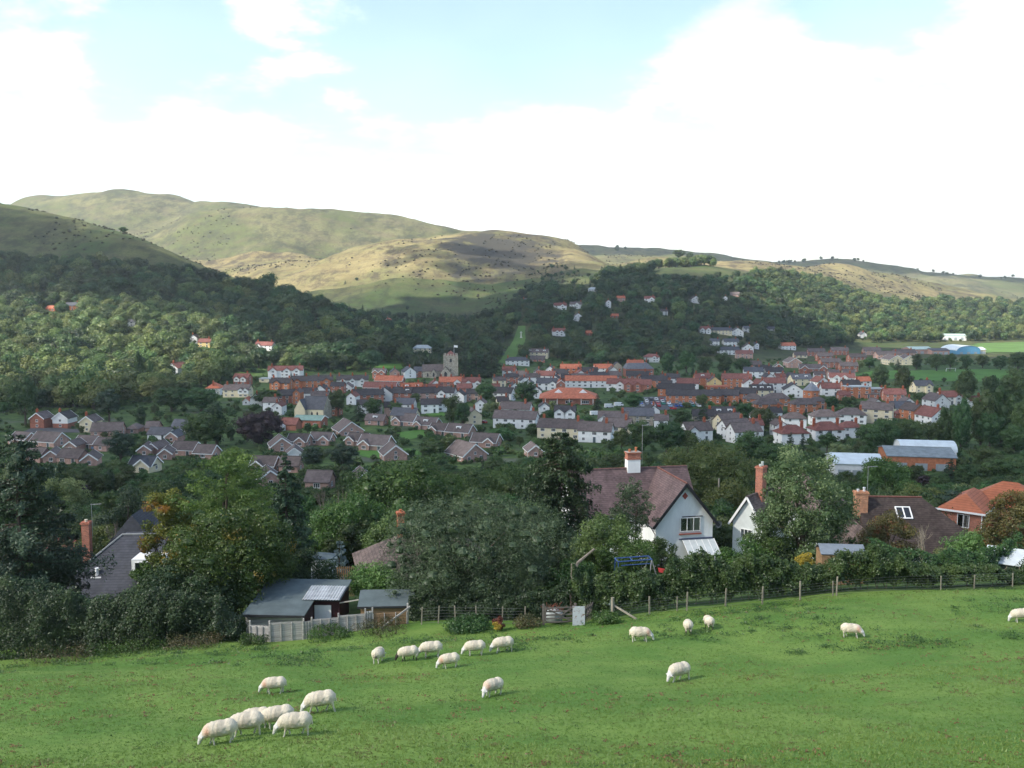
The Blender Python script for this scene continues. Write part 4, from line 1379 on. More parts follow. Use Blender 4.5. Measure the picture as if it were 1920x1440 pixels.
INFILL = [
 ('among the packed roofs above the chapel', 'packed houses above the chapel', (430, 660), [
  (482, 737, 22, 2, 'w', 'k', 'r', {}), (508, 744, 26, 2, 'r', 'd', 'e', {}), (524, 752, 18, 2, 'w', 'm', 'r', {}), (612, 743, 22, 2, 'w', 'k', 'r', {}), (628, 754, 24, 2, 'r', 'k', 'e', {}), (648, 736, 22, 2, 'c', 'd', 'e', {}), (682, 749, 26, 2, 'w', 'k', 'e', {}), (704, 754, 20, 2, 'w', 'd', 'r', {}), (733, 753, 26, 2, 'p', 'k', 'e', {}), (604, 722, 22, 2, 'w', 'k', 'r', {}), (470, 722, 18, 2, 'w', 'm', 'r', {})]),
 ('among the packed roofs below the church', 'packed houses below the church', (430, 700), [
  (816, 713, 22, 2, 'w', 'm', 'r', {}), (826, 746, 24, 2, 'w', 'k', 'e', {}), (862, 732, 22, 2, 'w', 'k', 'r', {}), (888, 729, 26, 2, 'p', 'k', 'e', {}), (902, 746, 20, 2, 'w', 'd', 'r', {}), (926, 719, 22, 2, 'r', 'm', 'e', {}), (942, 743, 22, 2, 'c', 'k', 'e', {}), (964, 717, 20, 2, 'w', 'k', 'r', {}), (978, 724, 24, 2, 'r', 'k', 'e', {}), (992, 711, 18, 2, 'w', 'g', 'r', {}), (1006, 724, 20, 2, 'w', 'k', 'r', {})]),
 ('among the packed roofs before the hotel', 'packed houses before the hotel', (450, 740), [
  (1042, 704, 20, 2, 'w', 'k', 'r', {}), (1062, 701, 20, 2, 'r', 'k', 'e', {}), (1088, 694, 18, 2, 'w', 'm', 'r', {}), (1112, 696, 20, 2, 'w', 'k', 'r', {}), (1140, 706, 24, 2, 'r', 'm', 'e', {}), (1166, 704, 20, 2, 'w', 'k', 'r', {}), (1212, 704, 22, 2, 'p', 'k', 'e', {}), (1226, 716, 20, 2, 'w', 'm', 'r', {}), (1250, 713, 20, 2, 'r', 'k', 'e', {}), (1148, 688, 18, 2, 'w', 'd', 'r', {})]),
 ('among the packed roofs before the estate', 'packed houses before the estate', (430, 760), [
  (1470, 716, 20, 2, 'w', 'd', 'r', {}), (1516, 704, 24, 2, 'w', 'k', 'e', {}), (1536, 696, 20, 2, 'r', 'd', 'e', {}), (1582, 732, 22, 2, 'r', 'm', 'e', {}), (1640, 746, 20, 2, 'w', 'd', 'r', {}), (1662, 744, 24, 2, 'r', 'm', 'e', {}), (1700, 744, 20, 2, 'r', 'd', 'r', {}), (1590, 692, 22, 2, 'r', 'd', 'e', {}), (1562, 692, 20, 2, 'p', 'd', 'e', {}), (1484, 700, 20, 2, 'w', 'k', 'r', {}), (1462, 700, 20, 2, 'r', 'm', 'e', {}), (1440, 700, 18, 2, 'w', 'k', 'r', {})]),
 ('in the gardens below the orange-brick block', 'houses below the orange brick block', (350, 560), [
  (1222, 758, 24, 2, 'w', 'k', 'r', {}), (1240, 776, 26, 2, 'w', 'd', 'e', {}), (1340, 778, 22, 2, 'w', 'k', 'r', {}), (1422, 768, 24, 2, 'w', 'd', 'r', {}), (1452, 762, 24, 2, 'w', 'k', 'e', {}), (1460, 786, 22, 2, 'w', 'd', 'r', {}), (1416, 790, 24, 2, 'w', 'm', 'e', {}), (1020, 752, 20, 2, 'w', 'k', 'r', {})]),
]


def build_houses():
    for phrase, group, (ya, yb), ents in CL + INFILL:
        if any(ents is c[3] for c in INFILL):
            keep = []
            for e in ents:
                Yc, xc = solve_Y(e[0], e[1], 6.5, ya, yb)
                if all(math.hypot(xc - a, Yc - b) > r + e[2] * Yc / F * .42 for a, b, r in FOOT):
                    keep.append(e)
            ents = keep
        order = sorted(range(len(ents)), key=lambda i: ents[i][0])
        rank = {i: k + 1 for k, i in enumerate(order)}
        n = len(ents)
        for i, (px, row, wpx, st, wall, roof, face, op) in enumerate(ents):
            op = dict(op)
            if wall == 'r' and st > 1 and yb > 520 and random.random() < .38:
                wall = random.choice('wwpc')
            He = {1: 2.1, 2: 4.2, 3: 6.2}[st]
            rot = op.pop('rot', None)
            if rot is None:
                rot = random.uniform(-12, 12)
            style = op.pop('style', 'g')
            Hg = He + (2.5 if st > 1 else 1.9)
            if style == 'f':
                Hg = He + .4
            Y, x = solve_Y(px, row, Hg, ya, yb)
            W = wpx * Y / F / max(.75, cos(radians(rot))) * (.9 if st == 1 else .96)
            if face == 'e':
                L, D = W, min(7.2, max(5.4, W * .7))
                rz = radians(rot)
            else:
                D, L = W, max(7.5, W * 1.2)
                rz = radians(rot - 90)
            if style == 'g':
                Hr = He + min(max(D * .38, 1.5), 3.4)
            elif style == 'h':
                Hr = He + min(min(L, D) * .36, 3.2)
            else:
                Hr = He + .4
            # the nearest face sits at the solved distance, so push the body back by half its depth
            back = (D if face == 'e' else L) * .5
            Y2, x2 = Y, x
            z = min(gz(x2 + a, Y2 + b) for a in (-W / 3, W / 3) for b in (-3, 3)) + .25
            z = max(z, gz(x2, Y2) - .8)
            cw, rw = WALL[wall][1], ROOFM[roof][1]
            kindw = 'bungalow' if st == 1 else 'house'
            if W > 17 and st > 1:
                kindw = 'terrace'
            k = rank[i]
            if k == 1:
                where = 'leftmost'
            elif k == n:
                where = 'rightmost'
            elif k <= (n + 1) // 2:
                where = WORDS[k] + ' from left'
            else:
                where = WORDS[n - k + 1] + ' from right'
            label = f'{cw} {kindw} with {rw} roof, {where} {phrase}'
            if len(label.split()) > 16:
                label = f'{cw} {kindw}, {where} {phrase}'
            fg = op.pop('fg', ())
            fg = tuple((max(-L / 2 + f[1] / 2, min(L / 2 - f[1] / 2, f[0])), min(f[1], L * .8)) for f in fg)
            root = far_house(x2, Y2, z, rz, L, D, He, Hr, wall, roof, style, op.get('chim', 1 if st > 1 else 0), op.get('barge', False), fg, op.get('dorm', 0), op.get('upper'), name='bungalow' if st == 1 else 'house')
            tag(root, label, kindw, group)
            HOUSES.append((px - wpx / 2, px + wpx / 2, row, row + (Hr * .8) * F / Y, Y))
            FOOT.append((x2, Y2, max(L, D) * .6))


build_houses()

# ------------------------------------------------------------------ landmark buildings
M_STONE = surf('church_stone', (0.40, 0.36, 0.29), .95, .1, .35, .9, bump=.05)
M_STONE_D = surf('louvre_dark', (0.04, 0.04, 0.045), .8, .2, .2, 2)
M_SHINGLE = ROOFM['d'][0]


def place(name, label, cat, px, row, H, yr, rot=0.0, group=None, wpx=20):
    Y, x = solve_Y(px, row, H, *yr)
    root = empty(name, (x, Y, gz(x, Y) - .1), radians(rot))
    tag(root, label, cat, group)
    HOUSES.append((px - wpx / 2, px + wpx / 2, row, row + H * .85 * F / Y, Y))
    FOOT.append((x, Y, wpx * Y / F * .55))
    return root, Y / F


def lancet(mb, cx, y, z0, w, h, mi=0):
    mb.prism([(cx - w / 2, z0), (cx + w / 2, z0), (cx + w / 2, z0 + h * .7), (cx, z0 + h), (cx - w / 2, z0 + h * .7)], y - .06, y + .1, mi)


# church: tower with battlements, nave, transept
root, k = place('church', 'stone church with square battlemented tower and brown nave roof', 'church', 845, 661, 17.5, (560, 680), 4, wpx=26)
T = 25 * k / 2
tb = MB()
tb.box(-T, T, -T, T, -2, 15.5)
tb.box(-T - .2, T + .2, -T - .2, T + .2, 9.3, 9.6)
tb.box(-T - .2, T + .2, -T - .2, T + .2, 15.2, 15.6)
for sx in (-1, 1):
    for sy in (-1, 1):
        tb.box(sx * T - .45, sx * T + .45, sy * T - .45, sy * T + .45, -2, 15.6)
tw = tb.build('tower', M_STONE, root)
n = 5
bt = MB()
for i in range(n):
    c = -T + 2 * T * (i + .5) / n
    for s in (-1, 1):
        bt.box(c - .5, c + .5, s * T - .2, s * T + .2, 15.6, 16.9)
        bt.box(s * T - .2, s * T + .2, c - .5, c + .5, 15.61, 16.88)
bt.build('battlement', M_STONE, tw)
cap = MB()
cap.add([(-T * .8, -T * .8, 15.7), (T * .8, -T * .8, 15.7), (T * .8, T * .8, 15.7), (-T * .8, T * .8, 15.7), (0, 0, 19)], [(0, 1, 4), (1, 2, 4), (2, 3, 4), (3, 0, 4), (3, 2, 1, 0)])
cap.build('tower_roof', ROOFM['m'][0], tw)
fp = MB()
fp.tube([(T * .5, T * .3, 15.6), (T * .5, T * .3, 23)], [.12, .06], 6)
pole = fp.build('flagpole', M_WHITE, tw)
fl = MB()
pts = [(T * .5 + .1 + i * .5, T * .3 + .15 * sin(i * 1.2), 22.6 - .05 * i) for i in range(6)]
for i in range(5):
    a, b = pts[i], pts[i + 1]
    fl.slab([(a[0], a[1], a[2] - 1.5), (b[0], b[1], b[2] - 1.5), b, a], .04)
fl.build('flag', M_WHITE, tw)
for zz in (5.2, 11.2):
    w = MB()
    lancet(w, 0, -T - .05, zz, 1.5 if zz > 8 else .7, 2.6 if zz > 8 else 1.4)
    w.build('louvre_window', M_STONE_D, tw)
nl = 40 * k
nv = MB()
nv.prism_x([(-4, -2), (5, -2), (5, 5.0), (.5, 9.2), (-4, 5.0)], -T - nl, -T)
nv.build('nave_wall', M_STONE, root)
nr = MB()
gable_roof(nr, -T - nl, -T, -4, 5, 5.0, 9.2, .3, .22)
nr.build('nave_roof', M_SHINGLE, root)
for i in range(3):
    w = MB()
    lancet(w, -T - nl * (i + .6) / 3.4, -4.02, 1.2, 1.0, 2.6)
    w.build('nave_window', M_STONE_D, root)
for cx, hw, hh, yf in ((-T + 1.0, 3.4, 8.2, -9.5), (-T - 7.2, 2.4, 6.4, -8)):
    tr = MB()
    tr.prism([(cx - hw, -2), (cx + hw, -2), (cx + hw, hh * .52), (cx, hh), (cx - hw, hh * .52)], yf, -3)
    tr.build('transept_wall', M_STONE, root)
    tr = MB()
    gable_roof_y(tr, cx - hw, cx + hw, yf + .5, 0, hh * .52, hh + .05, .1, .2)
    tr.build('transept_roof', M_SHINGLE, root)
    w = MB()
    lancet(w, cx, yf - .02, 1.5, hw * .55, hh * .45)
    w.build('transept_window', M_STONE_D, root)

# cream chapel with slate roof
root, k = place('chapel', 'cream chapel with steep slate roof and brown brick gable end', 'chapel', 588, 746, 10.5, (420, 560), -14, wpx=54)
w = 54 * k
mb = MB()
mb.prism_x([(-4.2, -2), (4.2, -2), (4.2, 4.6), (0, 9.8), (-4.2, 4.6)], -w * .3, w * .5)
mb.build('wall', WALL['c'][0], root)
mb = MB()
mb.prism_x([(-4.25, -2), (4.25, -2), (4.25, 4.6), (0, 9.85), (-4.25, 4.6)], w * .5, w * .5 + .4)
mb.build('end_wall', WALL['s'][0], root)
mb = MB()
gable_roof(mb, -w * .3, w * .5, -4.2, 4.2, 4.6, 9.8, .3, .2)
mb.build('roof', ROOFM['g'][0], root)
mb = MB()
mb.prism([(-w * .5, -2), (-w * .5 + 5.2, -2), (-w * .5 + 5.2, 4.4), (-w * .5 + 2.6, 8.8), (-w * .5, 4.4)], -6.4, 2)
mb.build('porch_wall', WALL['c'][0], root)
mb = MB()
gable_roof_y(mb, -w * .5, -w * .5 + 5.2, -6.0, 2, 4.4, 8.8, .2, .2)
mb.build('porch_roof', ROOFM['g'][0], root)
for i in range(3):
    q = MB()
    lancet(q, -w * .12 + i * w * .2, -4.22, 1.0, .8, 2.6)
    q.build('window', M_STONE_D, root)

# hall with green roof in front of the chapel
root, k = place('hall', 'brick hall with low green roof beside the purple tree', 'hall', 582, 778, 5.0, (330, 480), -10, wpx=56)
w = 54 * k
mb = MB()
mb.prism_x([(-4, -2), (4, -2), (4, 3.4), (0, 4.8), (-4, 3.4)], -w / 2, w / 2)
mb.build('wall', WALL['r'][0], root)
mb = MB()
gable_roof(mb, -w / 2, w / 2, -4, 4, 3.4, 4.8, .35, .2)
mb.build('roof', surf('roof_green', (0.16, 0.25, 0.22), .7, .3, .2, .5), root)
mb = MB()
for s in (-1, 1):
    mb.bar((w / 2 + .4, s * 4.3, 3.35), (w / 2 + .4, 0, 4.95), .06, .35)
mb.build('bargeboard', M_WHITE, root)
for i in range(3):
    put('window', WIN_M, root, (-w * .3 + i * w * .3, -4.03, 1.7))
put('window', WIN_S, root, (w / 2 + .03, 0, 1.7), pi / 2)

root, k = place('annexe', 'red roofed annexe with white conservatory beside the purple tree', 'annexe', 545, 783, 5.0, (330, 480), -10, wpx=34)
w = 32 * k
mb = MB()
mb.prism_x([(-3.2, -2), (3.2, -2), (3.2, 2.6), (0, 4.8), (-3.2, 2.6)], -w / 2, w / 2)
mb.build('wall', WALL['r'][0], root)
mb = MB()
gable_roof(mb, -w / 2, w / 2, -3.2, 3.2, 2.6, 4.8, .35, .2)
mb.build('roof', ROOFM['m'][0], root)
mb = MB()
mb.prism([(-w * .5 - 1, -2), (-w * .5 + 2.6, -2), (-w * .5 + 2.6, 2.2), (-w * .5 + .8, 3.6), (-w * .5 - 1, 2.2)], -6, -3.2)
cv = mb.build('conservatory', M_WHITE, root)
for i in range(3):
    put('window', WIN_S, cv, (-w * .5 - .35 + i * 1.15, -6.02, 1.2))

# supermarket with broad hipped red roof
root, k = place('supermarket', 'red brick supermarket with broad orange red hipped roof', 'supermarket', 1067, 727, 8.0, (430, 620), -3, wpx=100)
w = 100 * k
dp = 18
mb = MB()
mb.box(-w / 2, w / 2, -dp / 2, dp / 2, -2, 3.6)
mb.build('wall', WALL['r'][0], root)
mb = MB()
hip_roof(mb, -w / 2, w / 2, -dp / 2, dp / 2, 3.6, 8.2, 1.6)
rf = mb.build('roof', ROOFM['t'][0], root)
for cx in (-w * .2, w * .26):
    mb = MB()
    zb = 5.9
    mb.add([(cx - 2.3, -5.2, zb), (cx + 2.3, -5.2, zb), (cx, -5.2, zb + 1.5), (cx, -1.5, zb + 1.5), (cx - 2.3, -4.2, zb), (cx + 2.3, -4.2, zb)], [(0, 1, 2), (1, 5, 3, 2), (4, 0, 2, 3), (0, 4, 5, 1), (4, 3, 5)])
    mb.build('gablet', M_WHITE, rf)
for i in range(5):
    mb = MB()
    mb.tube([(-w * .44 + i * w * .22, -dp / 2 - 1.3, -1), (-w * .44 + i * w * .22, -dp / 2 - 1.3, 3.4)], .16, 6)
    mb.build('canopy_post', M_WHITE, root)
for i in range(3):
    put('window', WIN_L, root, (-w * .3 + i * w * .3, -dp / 2 - .03, 1.5), 0, (1.6, 1, 1.2))

# octagonal building
root, k = place('octagon_building', 'orange brick octagonal building with pointed slate roof', 'building', 1522, 716, 10.5, (450, 600), 10, wpx=32)
r = 15 * k
oc = [(r * cos(pi / 8 + i * pi / 4), r * sin(pi / 8 + i * pi / 4)) for i in range(8)]
mb = MB()
vs = [(a, b, -2) for a, b in oc] + [(a, b, 6.2) for a, b in oc]
mb.add(vs, [tuple(range(8))[::-1], tuple(range(8, 16))] + [(i, (i + 1) % 8, (i + 1) % 8 + 8, i + 8) for i in range(8)])
mb.build('wall', WALL['o'][0], root)
mb = MB()
vs = [(a * 1.1, b * 1.1, 6.1) for a, b in oc] + [(0, 0, 10.6)]
mb.add(vs, [(i, (i + 1) % 8, 8) for i in range(8)] + [tuple(range(8))[::-1]])
mb.build('roof', ROOFM['l'][0] if False else surf('roof_slate_pale', (0.2, 0.21, 0.23), .6, .4, .3, .8), root)
for i in range(8):
    a = (i + 1) * pi / 4
    put('window', WIN_S, root, (cos(a) * (r * .924 + .02), sin(a) * (r * .924 + .02), 4.2), a + pi / 2)

# large old hotel with slate mansard and the stone bay beside it
root, k = place('hotel', 'large red brick hotel with slate mansard roof and white windows', 'hotel', 1197, 673, 12.5, (600, 780), 3, wpx=56)
w = 52 * k
mb = MB()
mb.box(-w / 2, w / 2, -6, 6, -2, 6)
mb.build('wall', WALL['r'][0], root)
mb = MB()
vs = [(-w / 2 - .4, -6.4, 6), (w / 2 + .4, -6.4, 6), (w / 2 + .4, 6.4, 6), (-w / 2 - .4, 6.4, 6), (-w / 2 + 2, -3.6, 10), (w / 2 - 4, -3.6, 10), (w / 2 - 4, 3.6, 10), (-w / 2 + 2, 3.6, 10)]
mb.add(vs, [(0, 1, 5, 4), (1, 2, 6, 5), (2, 3, 7, 6), (3, 0, 4, 7), (4, 5, 6, 7), (3, 2, 1, 0)])
mb.build('roof', surf('roof_slate_mid', (0.13, 0.135, 0.15), .6, .4, .3, .8), root)
mb = MB()
mb.prism_x([(-2.5, 9.5), (2.5, 9.5), (0, 12)], -w / 2 + 1.5, w / 2 - 6)
mb.build('red_ridge_roof', ROOFM['t'][0], root)
for i in range(6):
    for s in range(2):
        put('window', WIN_M, root, (-w / 2 + w * (i + .5) / 6, -6.03, 1.5 + 2.6 * s), 0, (.9, 1, 1.2))
for i in range(4):
    put('chimney', CHIM, root, (-w / 2 + 3 + i * w / 4.6, 1.5, 11))
root, k = place('bank_building', 'narrow stone fronted building with tall arched windows beside the hotel', 'building', 1157, 678, 9.5, (590, 780), 2, wpx=18)
w = 17 * k
mb = MB()
mb.prism([(-w / 2, -2), (w / 2, -2), (w / 2, 6.6), (0, 9.3), (-w / 2, 6.6)], -4, 4)
mb.build('wall', WALL['s'][0], root)
mb = MB()
gable_roof_y(mb, -w / 2, w / 2, -3.6, 4, 6.6, 9.3, .2, .2)
mb.build('roof', ROOFM['k'][0], root)
for i in range(2):
    for s in range(2):
        put('window', WIN_S, root, (-w / 4 + w / 2 * i, -4.03, 1.6 + s * 2.9), 0, (1, 1, 1.5))

# warehouses beyond the playing field
def shed_hall(name, label, px, row, wpx, H, yr, wallm, roofm, rot, depth, arch=False, low=.6, group=None):
    root, k = place(name, label, 'warehouse', px, row, H, yr, rot, group, wpx)
    w = wpx * k
    mb = MB()
    he = H * low
    if arch:
        N = 10
        poly = [(-w / 2, -2)] + [(w / 2, -2)] + [(w / 2 * cos(pi * i / N), he + (H - he) * sin(pi * i / N)) for i in range(N + 1)]
        mb.prism(poly, -depth / 2 + .3, depth / 2 - .3)
        mb.build('wall', wallm, root)
        rb = MB()
        for i in range(N):
            a0, a1 = pi * i / N, pi * (i + 1) / N
            q = [(w / 2 * 1.01 * cos(a0), -depth / 2, he + (H - he) * sin(a0) + .12), (w / 2 * 1.01 * cos(a0), depth / 2, he + (H - he) * sin(a0) + .12),
                 (w / 2 * 1.01 * cos(a1), depth / 2, he + (H - he) * sin(a1) + .12), (w / 2 * 1.01 * cos(a1), -depth / 2, he + (H - he) * sin(a1) + .12)]
            rb.slab(q, .1)
        rb.build('roof', roofm, root)
    else:
        mb.prism_x([(-depth / 2, -2), (depth / 2, -2), (depth / 2, he), (0, H - .1), (-depth / 2, he)], -w / 2, w / 2)
        mb.build('wall', wallm, root)
        rb = MB()
        gable_roof(rb, -w / 2, w / 2, -depth / 2, depth / 2, he, H, .4, .2)
        rb.build('roof', roofm, root)
    for i in range(3):
        dm = MB()
        dm.box(-1.6, 1.6, -.06, .06, 0, he * .6)
        dm.build('shutter_door', ROOFM['l'][0], root, (-w * .3 + i * w * .3, -depth / 2 - (.02 if not arch else -.3), 0))
    return root


M_BLUE = surf('cladding_blue', (0.12, 0.33, 0.50), .5, .4, .1, .5)
M_SHEET = surf('sheet_white', (0.62, 0.68, 0.68), .5, .4, .12, .4)
M_SHEET_G = surf('sheet_green', (0.42, 0.52, 0.46), .5, .4, .12, .4)
shed_hall('warehouse', 'bright blue warehouse with white curved roof beyond the playing field', 1801, 647, 50, 8.0, (800, 1060), M_BLUE, M_SHEET, 12, 24, True, .45, 'warehouses beyond the playing field')
shed_hall('warehouse', 'warehouse with pale green roof left of the blue one', 1720, 650, 42, 6.5, (800, 1060), WALL['d'][0] if 'd' in WALL else WALL['p'][0], M_SHEET_G, 6, 18, False, .7, 'warehouses beyond the playing field')
shed_hall('warehouse', 'long grey warehouse between the green and blue roofs', 1757, 653, 34, 5.5, (800, 1060), WALL['p'][0], ROOFM['g'][0], 4, 14, False, .7, 'warehouses beyond the playing field')
shed_hall('warehouse', 'white factory building in sunlight below the right wood', 1788, 626, 38, 7.0, (1000, 1250), WALL['w'][0], M_SHEET_G, -8, 16, False, .75, 'buildings below the right wood')
shed_hall('warehouse', 'small cream works unit right of the blue warehouse', 1832, 651, 20, 6.0, (800, 1060), WALL['c'][0], M_SHEET, 8, 12, False, .7, 'warehouses beyond the playing field')
# works in the middle distance at the right
root = shed_hall('workshop', 'low workshop with broad white sheet roof among trees', 1602, 851, 86, 5.5, (180, 300), WALL['w'][0], M_SHEET, -10, 14, False, .72, 'works buildings')
root = shed_hall('workshop', 'brick workshop with grey ribbed sheet roof among trees', 1718, 838, 118, 6.0, (190, 320), WALL['o'][0], surf('sheet_grey', (0.22, 0.25, 0.25), .6, .3, .25, .6), -12, 15, False, .75, 'works buildings')
root = shed_hall('workshop', 'white barrel roofed store behind the brick workshop', 1735, 826, 58, 6.6, (215, 340), WALL['w'][0], M_SHEET, 80, 16, True, .6, 'works buildings')


# ------------------------------------------------------------------ sheets on the ground
def sheet(name, poly_px, mat, label, lift=.06, cat=None, yr=(22, 3200)):
    """ground cover over a polygon outlined on the photograph's ground"""
    P = []
    for px, row in poly_px:
        Y, x = solve_Y(px, row, 0, *yr)
        P.append((x, Y))
    xs, ys = [p[0] for p in P], [p[1] for p in P]
    nx = 40
    gx = np.linspace(min(xs), max(xs), nx)
    gy = np.linspace(min(ys), max(ys), nx)

    def inside(a, b):
        c = False
        for i in range(len(P)):
            (x1, y1), (x2, y2) = P[i], P[i - 1]
            if (y1 > b) != (y2 > b) and a < (x2 - x1) * (b - y1) / (y2 - y1) + x1:
                c = not c
        return c
    V = [(a, b, gz(a, b) + lift) for a in gx for b in gy]
    Fc = [(i * nx + j, (i + 1) * nx + j, (i + 1) * nx + j + 1, i * nx + j + 1) for i in range(nx - 1) for j in range(nx - 1) if inside((gx[i] + gx[i + 1]) / 2, (gy[j] + gy[j + 1]) / 2)]
    if not Fc:
        return None
    o = link_mesh(name, np_mesh(name, np.array(V), np.array(Fc), [mat], smooth=True))
    tag(o, label, cat or name.replace('_', ' '), kind='structure')
    SHEETS.append(P)
    return o


SHEETS = []
M_LAWN = surf('lawn', (0.085, 0.185, 0.035), .9, .1, .2, .05)
M_MEADOW = surf('meadow', (0.11, 0.19, 0.05), .9, .1, .25, .03)
M_TARMAC = surf('tarmac', (0.085, 0.085, 0.09), .9, .2, .25, .3)
sheet('playing_field', [(1600, 703), (1640, 695), (1880, 692), (1930, 697), (1930, 712), (1820, 716), (1700, 713)], M_LAWN, 'flat green playing field with goal posts behind the brick streets', .12, yr=(500, 900))
sheet('lawn', [(704, 694), (708, 683), (752, 683), (756, 692)], M_LAWN, 'bright green lawn below the wood beside the church', .25, yr=(580, 900))
sheet('meadow', [(936, 680), (948, 660), (962, 640), (972, 612), (985, 612), (985, 640), (968, 668), (950, 684)], M_MEADOW, 'steep green meadow strip on the hillside with the monument', .3, yr=(600, 1100))
sheet('hay_meadow', [(1800, 662), (1830, 644), (1960, 640), (1960, 660)], M_MEADOW, 'pale sunlit meadow beyond the warehouses', .3, yr=(780, 1250))
sheet('car_park', [(1190, 768), (1205, 745), (1285, 742), (1300, 760), (1255, 770)], M_TARMAC, 'tarmac car park full of cars behind the supermarket', .15, yr=(400, 640))
sheet('lane', [(40, 812), (60, 803), (110, 803), (150, 806), (150, 812)], M_TARMAC, 'grey lane in front of the detached houses', .15, yr=(300, 480))
sheet('garden_lawn', [(800, 772), (830, 772), (838, 780), (796, 780)], M_LAWN, 'green garden lawn beside the cream house', .15, yr=(300, 520))
sheet('garden_lawn', [(660, 850), (690, 840), (770, 842), (800, 852), (700, 862)], M_LAWN, 'green garden lawn below the bungalow close', .15, yr=(200, 420))
sheet('garden_lawn', [(740, 812), (790, 806), (812, 816), (760, 826)], M_LAWN, 'green garden lawn among the dormer bungalows', .15, yr=(200, 420))

# goal posts and monument
Y, x = solve_Y(1783, 697, 0, 500, 900)
mb = MB()
for s in (-1, 1):
    mb.bar((s * 3.4, 0, 0), (s * 3.4, 0, 2.4), .16)
mb.bar((-3.4, 0, 2.4), (3.4, 0, 2.4), .16)
for s in (-1, 1):
    mb.bar((s * 3.4, 0, 2.3), (s * 3.4, 1.6, 0), .08)
tag(mb.build('goal_frame', M_WHITE, None, (x, Y, gz(x, Y) + .12)), 'white goal frame on the green playing field', 'goal')
Y, x = solve_Y(977, 634, 0, 700, 1100)
mb = MB()
mb.box(-1.1, 1.1, -1.1, 1.1, -1, .5)
mb.box(-.8, .8, -.8, .8, .5, 1.2)
mb.add([(-.45, -.45, 1.2), (.45, -.45, 1.2), (.45, .45, 1.2), (-.45, .45, 1.2), (-.28, -.28, 6), (.28, -.28, 6), (.28, .28, 6), (-.28, .28, 6)], [(0, 1, 5, 4), (1, 2, 6, 5), (2, 3, 7, 6), (3, 0, 4, 7), (4, 5, 6, 7)])
mb.box(-1.0, 1.0, -.22, .22, 4.6, 5.1)
tag(mb.build('memorial', surf('stone_white', (0.6, 0.58, 0.53), .8, .2, .15, 2), None, (x, Y, gz(x, Y))), 'pale stone memorial cross on the steep green meadow strip', 'memorial')
HOUSES.append((970, 984, 612, 640, Y))

# parked cars
M_TYRE = surf('tyre', (0.02, 0.02, 0.02), .9, .1, .1, 3)


def car_mesh(name, mat, van=False):
    mb = MB()
    if van:
        prof = [(-2.4, .35), (2.3, .35), (2.4, .9), (2.2, 1.2), (1.6, 2.0), (-2.4, 2.1)]
        glass = [(1.0, 1.3), (2.1, 1.3), (1.62, 1.9), (1.0, 1.9)]
    else:
        prof = [(-2.05, .32), (2.0, .32), (2.1, .62), (1.95, .82), (1.0, .92), (.45, 1.4), (-1.2, 1.43), (-1.9, .98), (-2.1, .85)]
        glass = [(-1.55, .97), (.88, .95), (.42, 1.34), (-1.15, 1.36)]
    mb.prism(prof, -.82, .82, 0)
    mb.prism(glass, -.84, .84, 1)
    if not van:
        mb.add([(.98, -.7, .94), (.98, .7, .94), (.5, .6, 1.39), (.5, -.6, 1.39)], [(0, 1, 2, 3)], 1)
        mb.add([(-1.87, -.7, 1.02), (-1.87, .7, 1.02), (-1.24, .6, 1.42), (-1.24, -.6, 1.42)], [(3, 2, 1, 0)], 1)
    for xx in (-1.3, 1.3):
        for yy in (-.84, .64):
            N = 10
            mb.prism([(xx + .32 * cos(2 * pi * i / N), .32 + .32 * sin(2 * pi * i / N)) for i in range(N)], yy, yy + .2, 2)
    return mb.mesh(name, [mat, M_GLASS, M_TYRE])


CARC = {'red': (0.35, 0.02, 0.02), 'blue': (0.03, 0.08, 0.3), 'silver': (0.42, 0.43, 0.45), 'white': (0.75, 0.75, 0.75), 'black': (0.02, 0.02, 0.025), 'pale blue': (0.25, 0.4, 0.55), 'green': (0.03, 0.2, 0.14), 'grey': (0.16, 0.17, 0.18)}
CARM = {c: car_mesh('car', surf('car_' + c.replace(' ', '_'), v, .25, .6, .05, 1)) for c, v in CARC.items()}
VANM = car_mesh('van', surf('van_white', (0.75, 0.75, 0.75), .3, .5, .05, 1), True)
cy0, cx0 = solve_Y(1245, 757, 0, 400, 640)
cols = ['silver', 'red', 'blue', 'white', 'silver', 'black', 'pale blue', 'red', 'grey', 'silver', 'white', 'blue', 'green', 'silver']
rr = random.Random(5)
ci = 0
for r_ in range(4):
    for c_ in range(11):
        if rr.random() < .12:
            continue
        x = cx0 - 14 + c_ * 2.9 + rr.uniform(-.2, .2) + r_ * 1.2
        Y = cy0 - 16 + r_ * 10.5
        c = cols[(ci * 5 + r_ * 3) % len(cols)]
        ci += 1
        o = link_mesh('parked_car', CARM[c], None, (x, Y, gz(x, Y) + .16), pi / 2 + rr.uniform(-.05, .05) + (pi if rr.random() < .5 else 0))
        rown = ('front', 'second', 'third', 'back')[r_]
        tag(o, f'{c} car, {WORDS[c_ + 1]} space from left in the {rown} car park row', 'car', 'cars in the car park')
for px, row, c, lab in [(65, 801, 'white', 'white car parked before the leftmost brick house with gable'), (437, 880, 'silver', 'silver car parked beside the light green larch'), (440, 893, 'grey', 'grey car parked below the silver one by the larch'), (740, 795, 'blue', 'blue car parked before the dormer bungalows'), (905, 794, 'red', 'dark red car parked left of the white terrace'), (1262, 768, 'red', 'red car at the near edge of the car park'), (172, 842, 'pale blue', 'pale blue car parked before the middle bungalow row')]:
    Y, x = solve_Y(px, row, 0, 150, 640)
    o = link_mesh('parked_car', CARM[c], None, (x, Y, gz(x, Y)), rr.uniform(0, 3))
    tag(o, lab, 'car', 'cars parked by the houses')
    HOUSES.append((px - 9, px + 9, row - 9, row, Y))
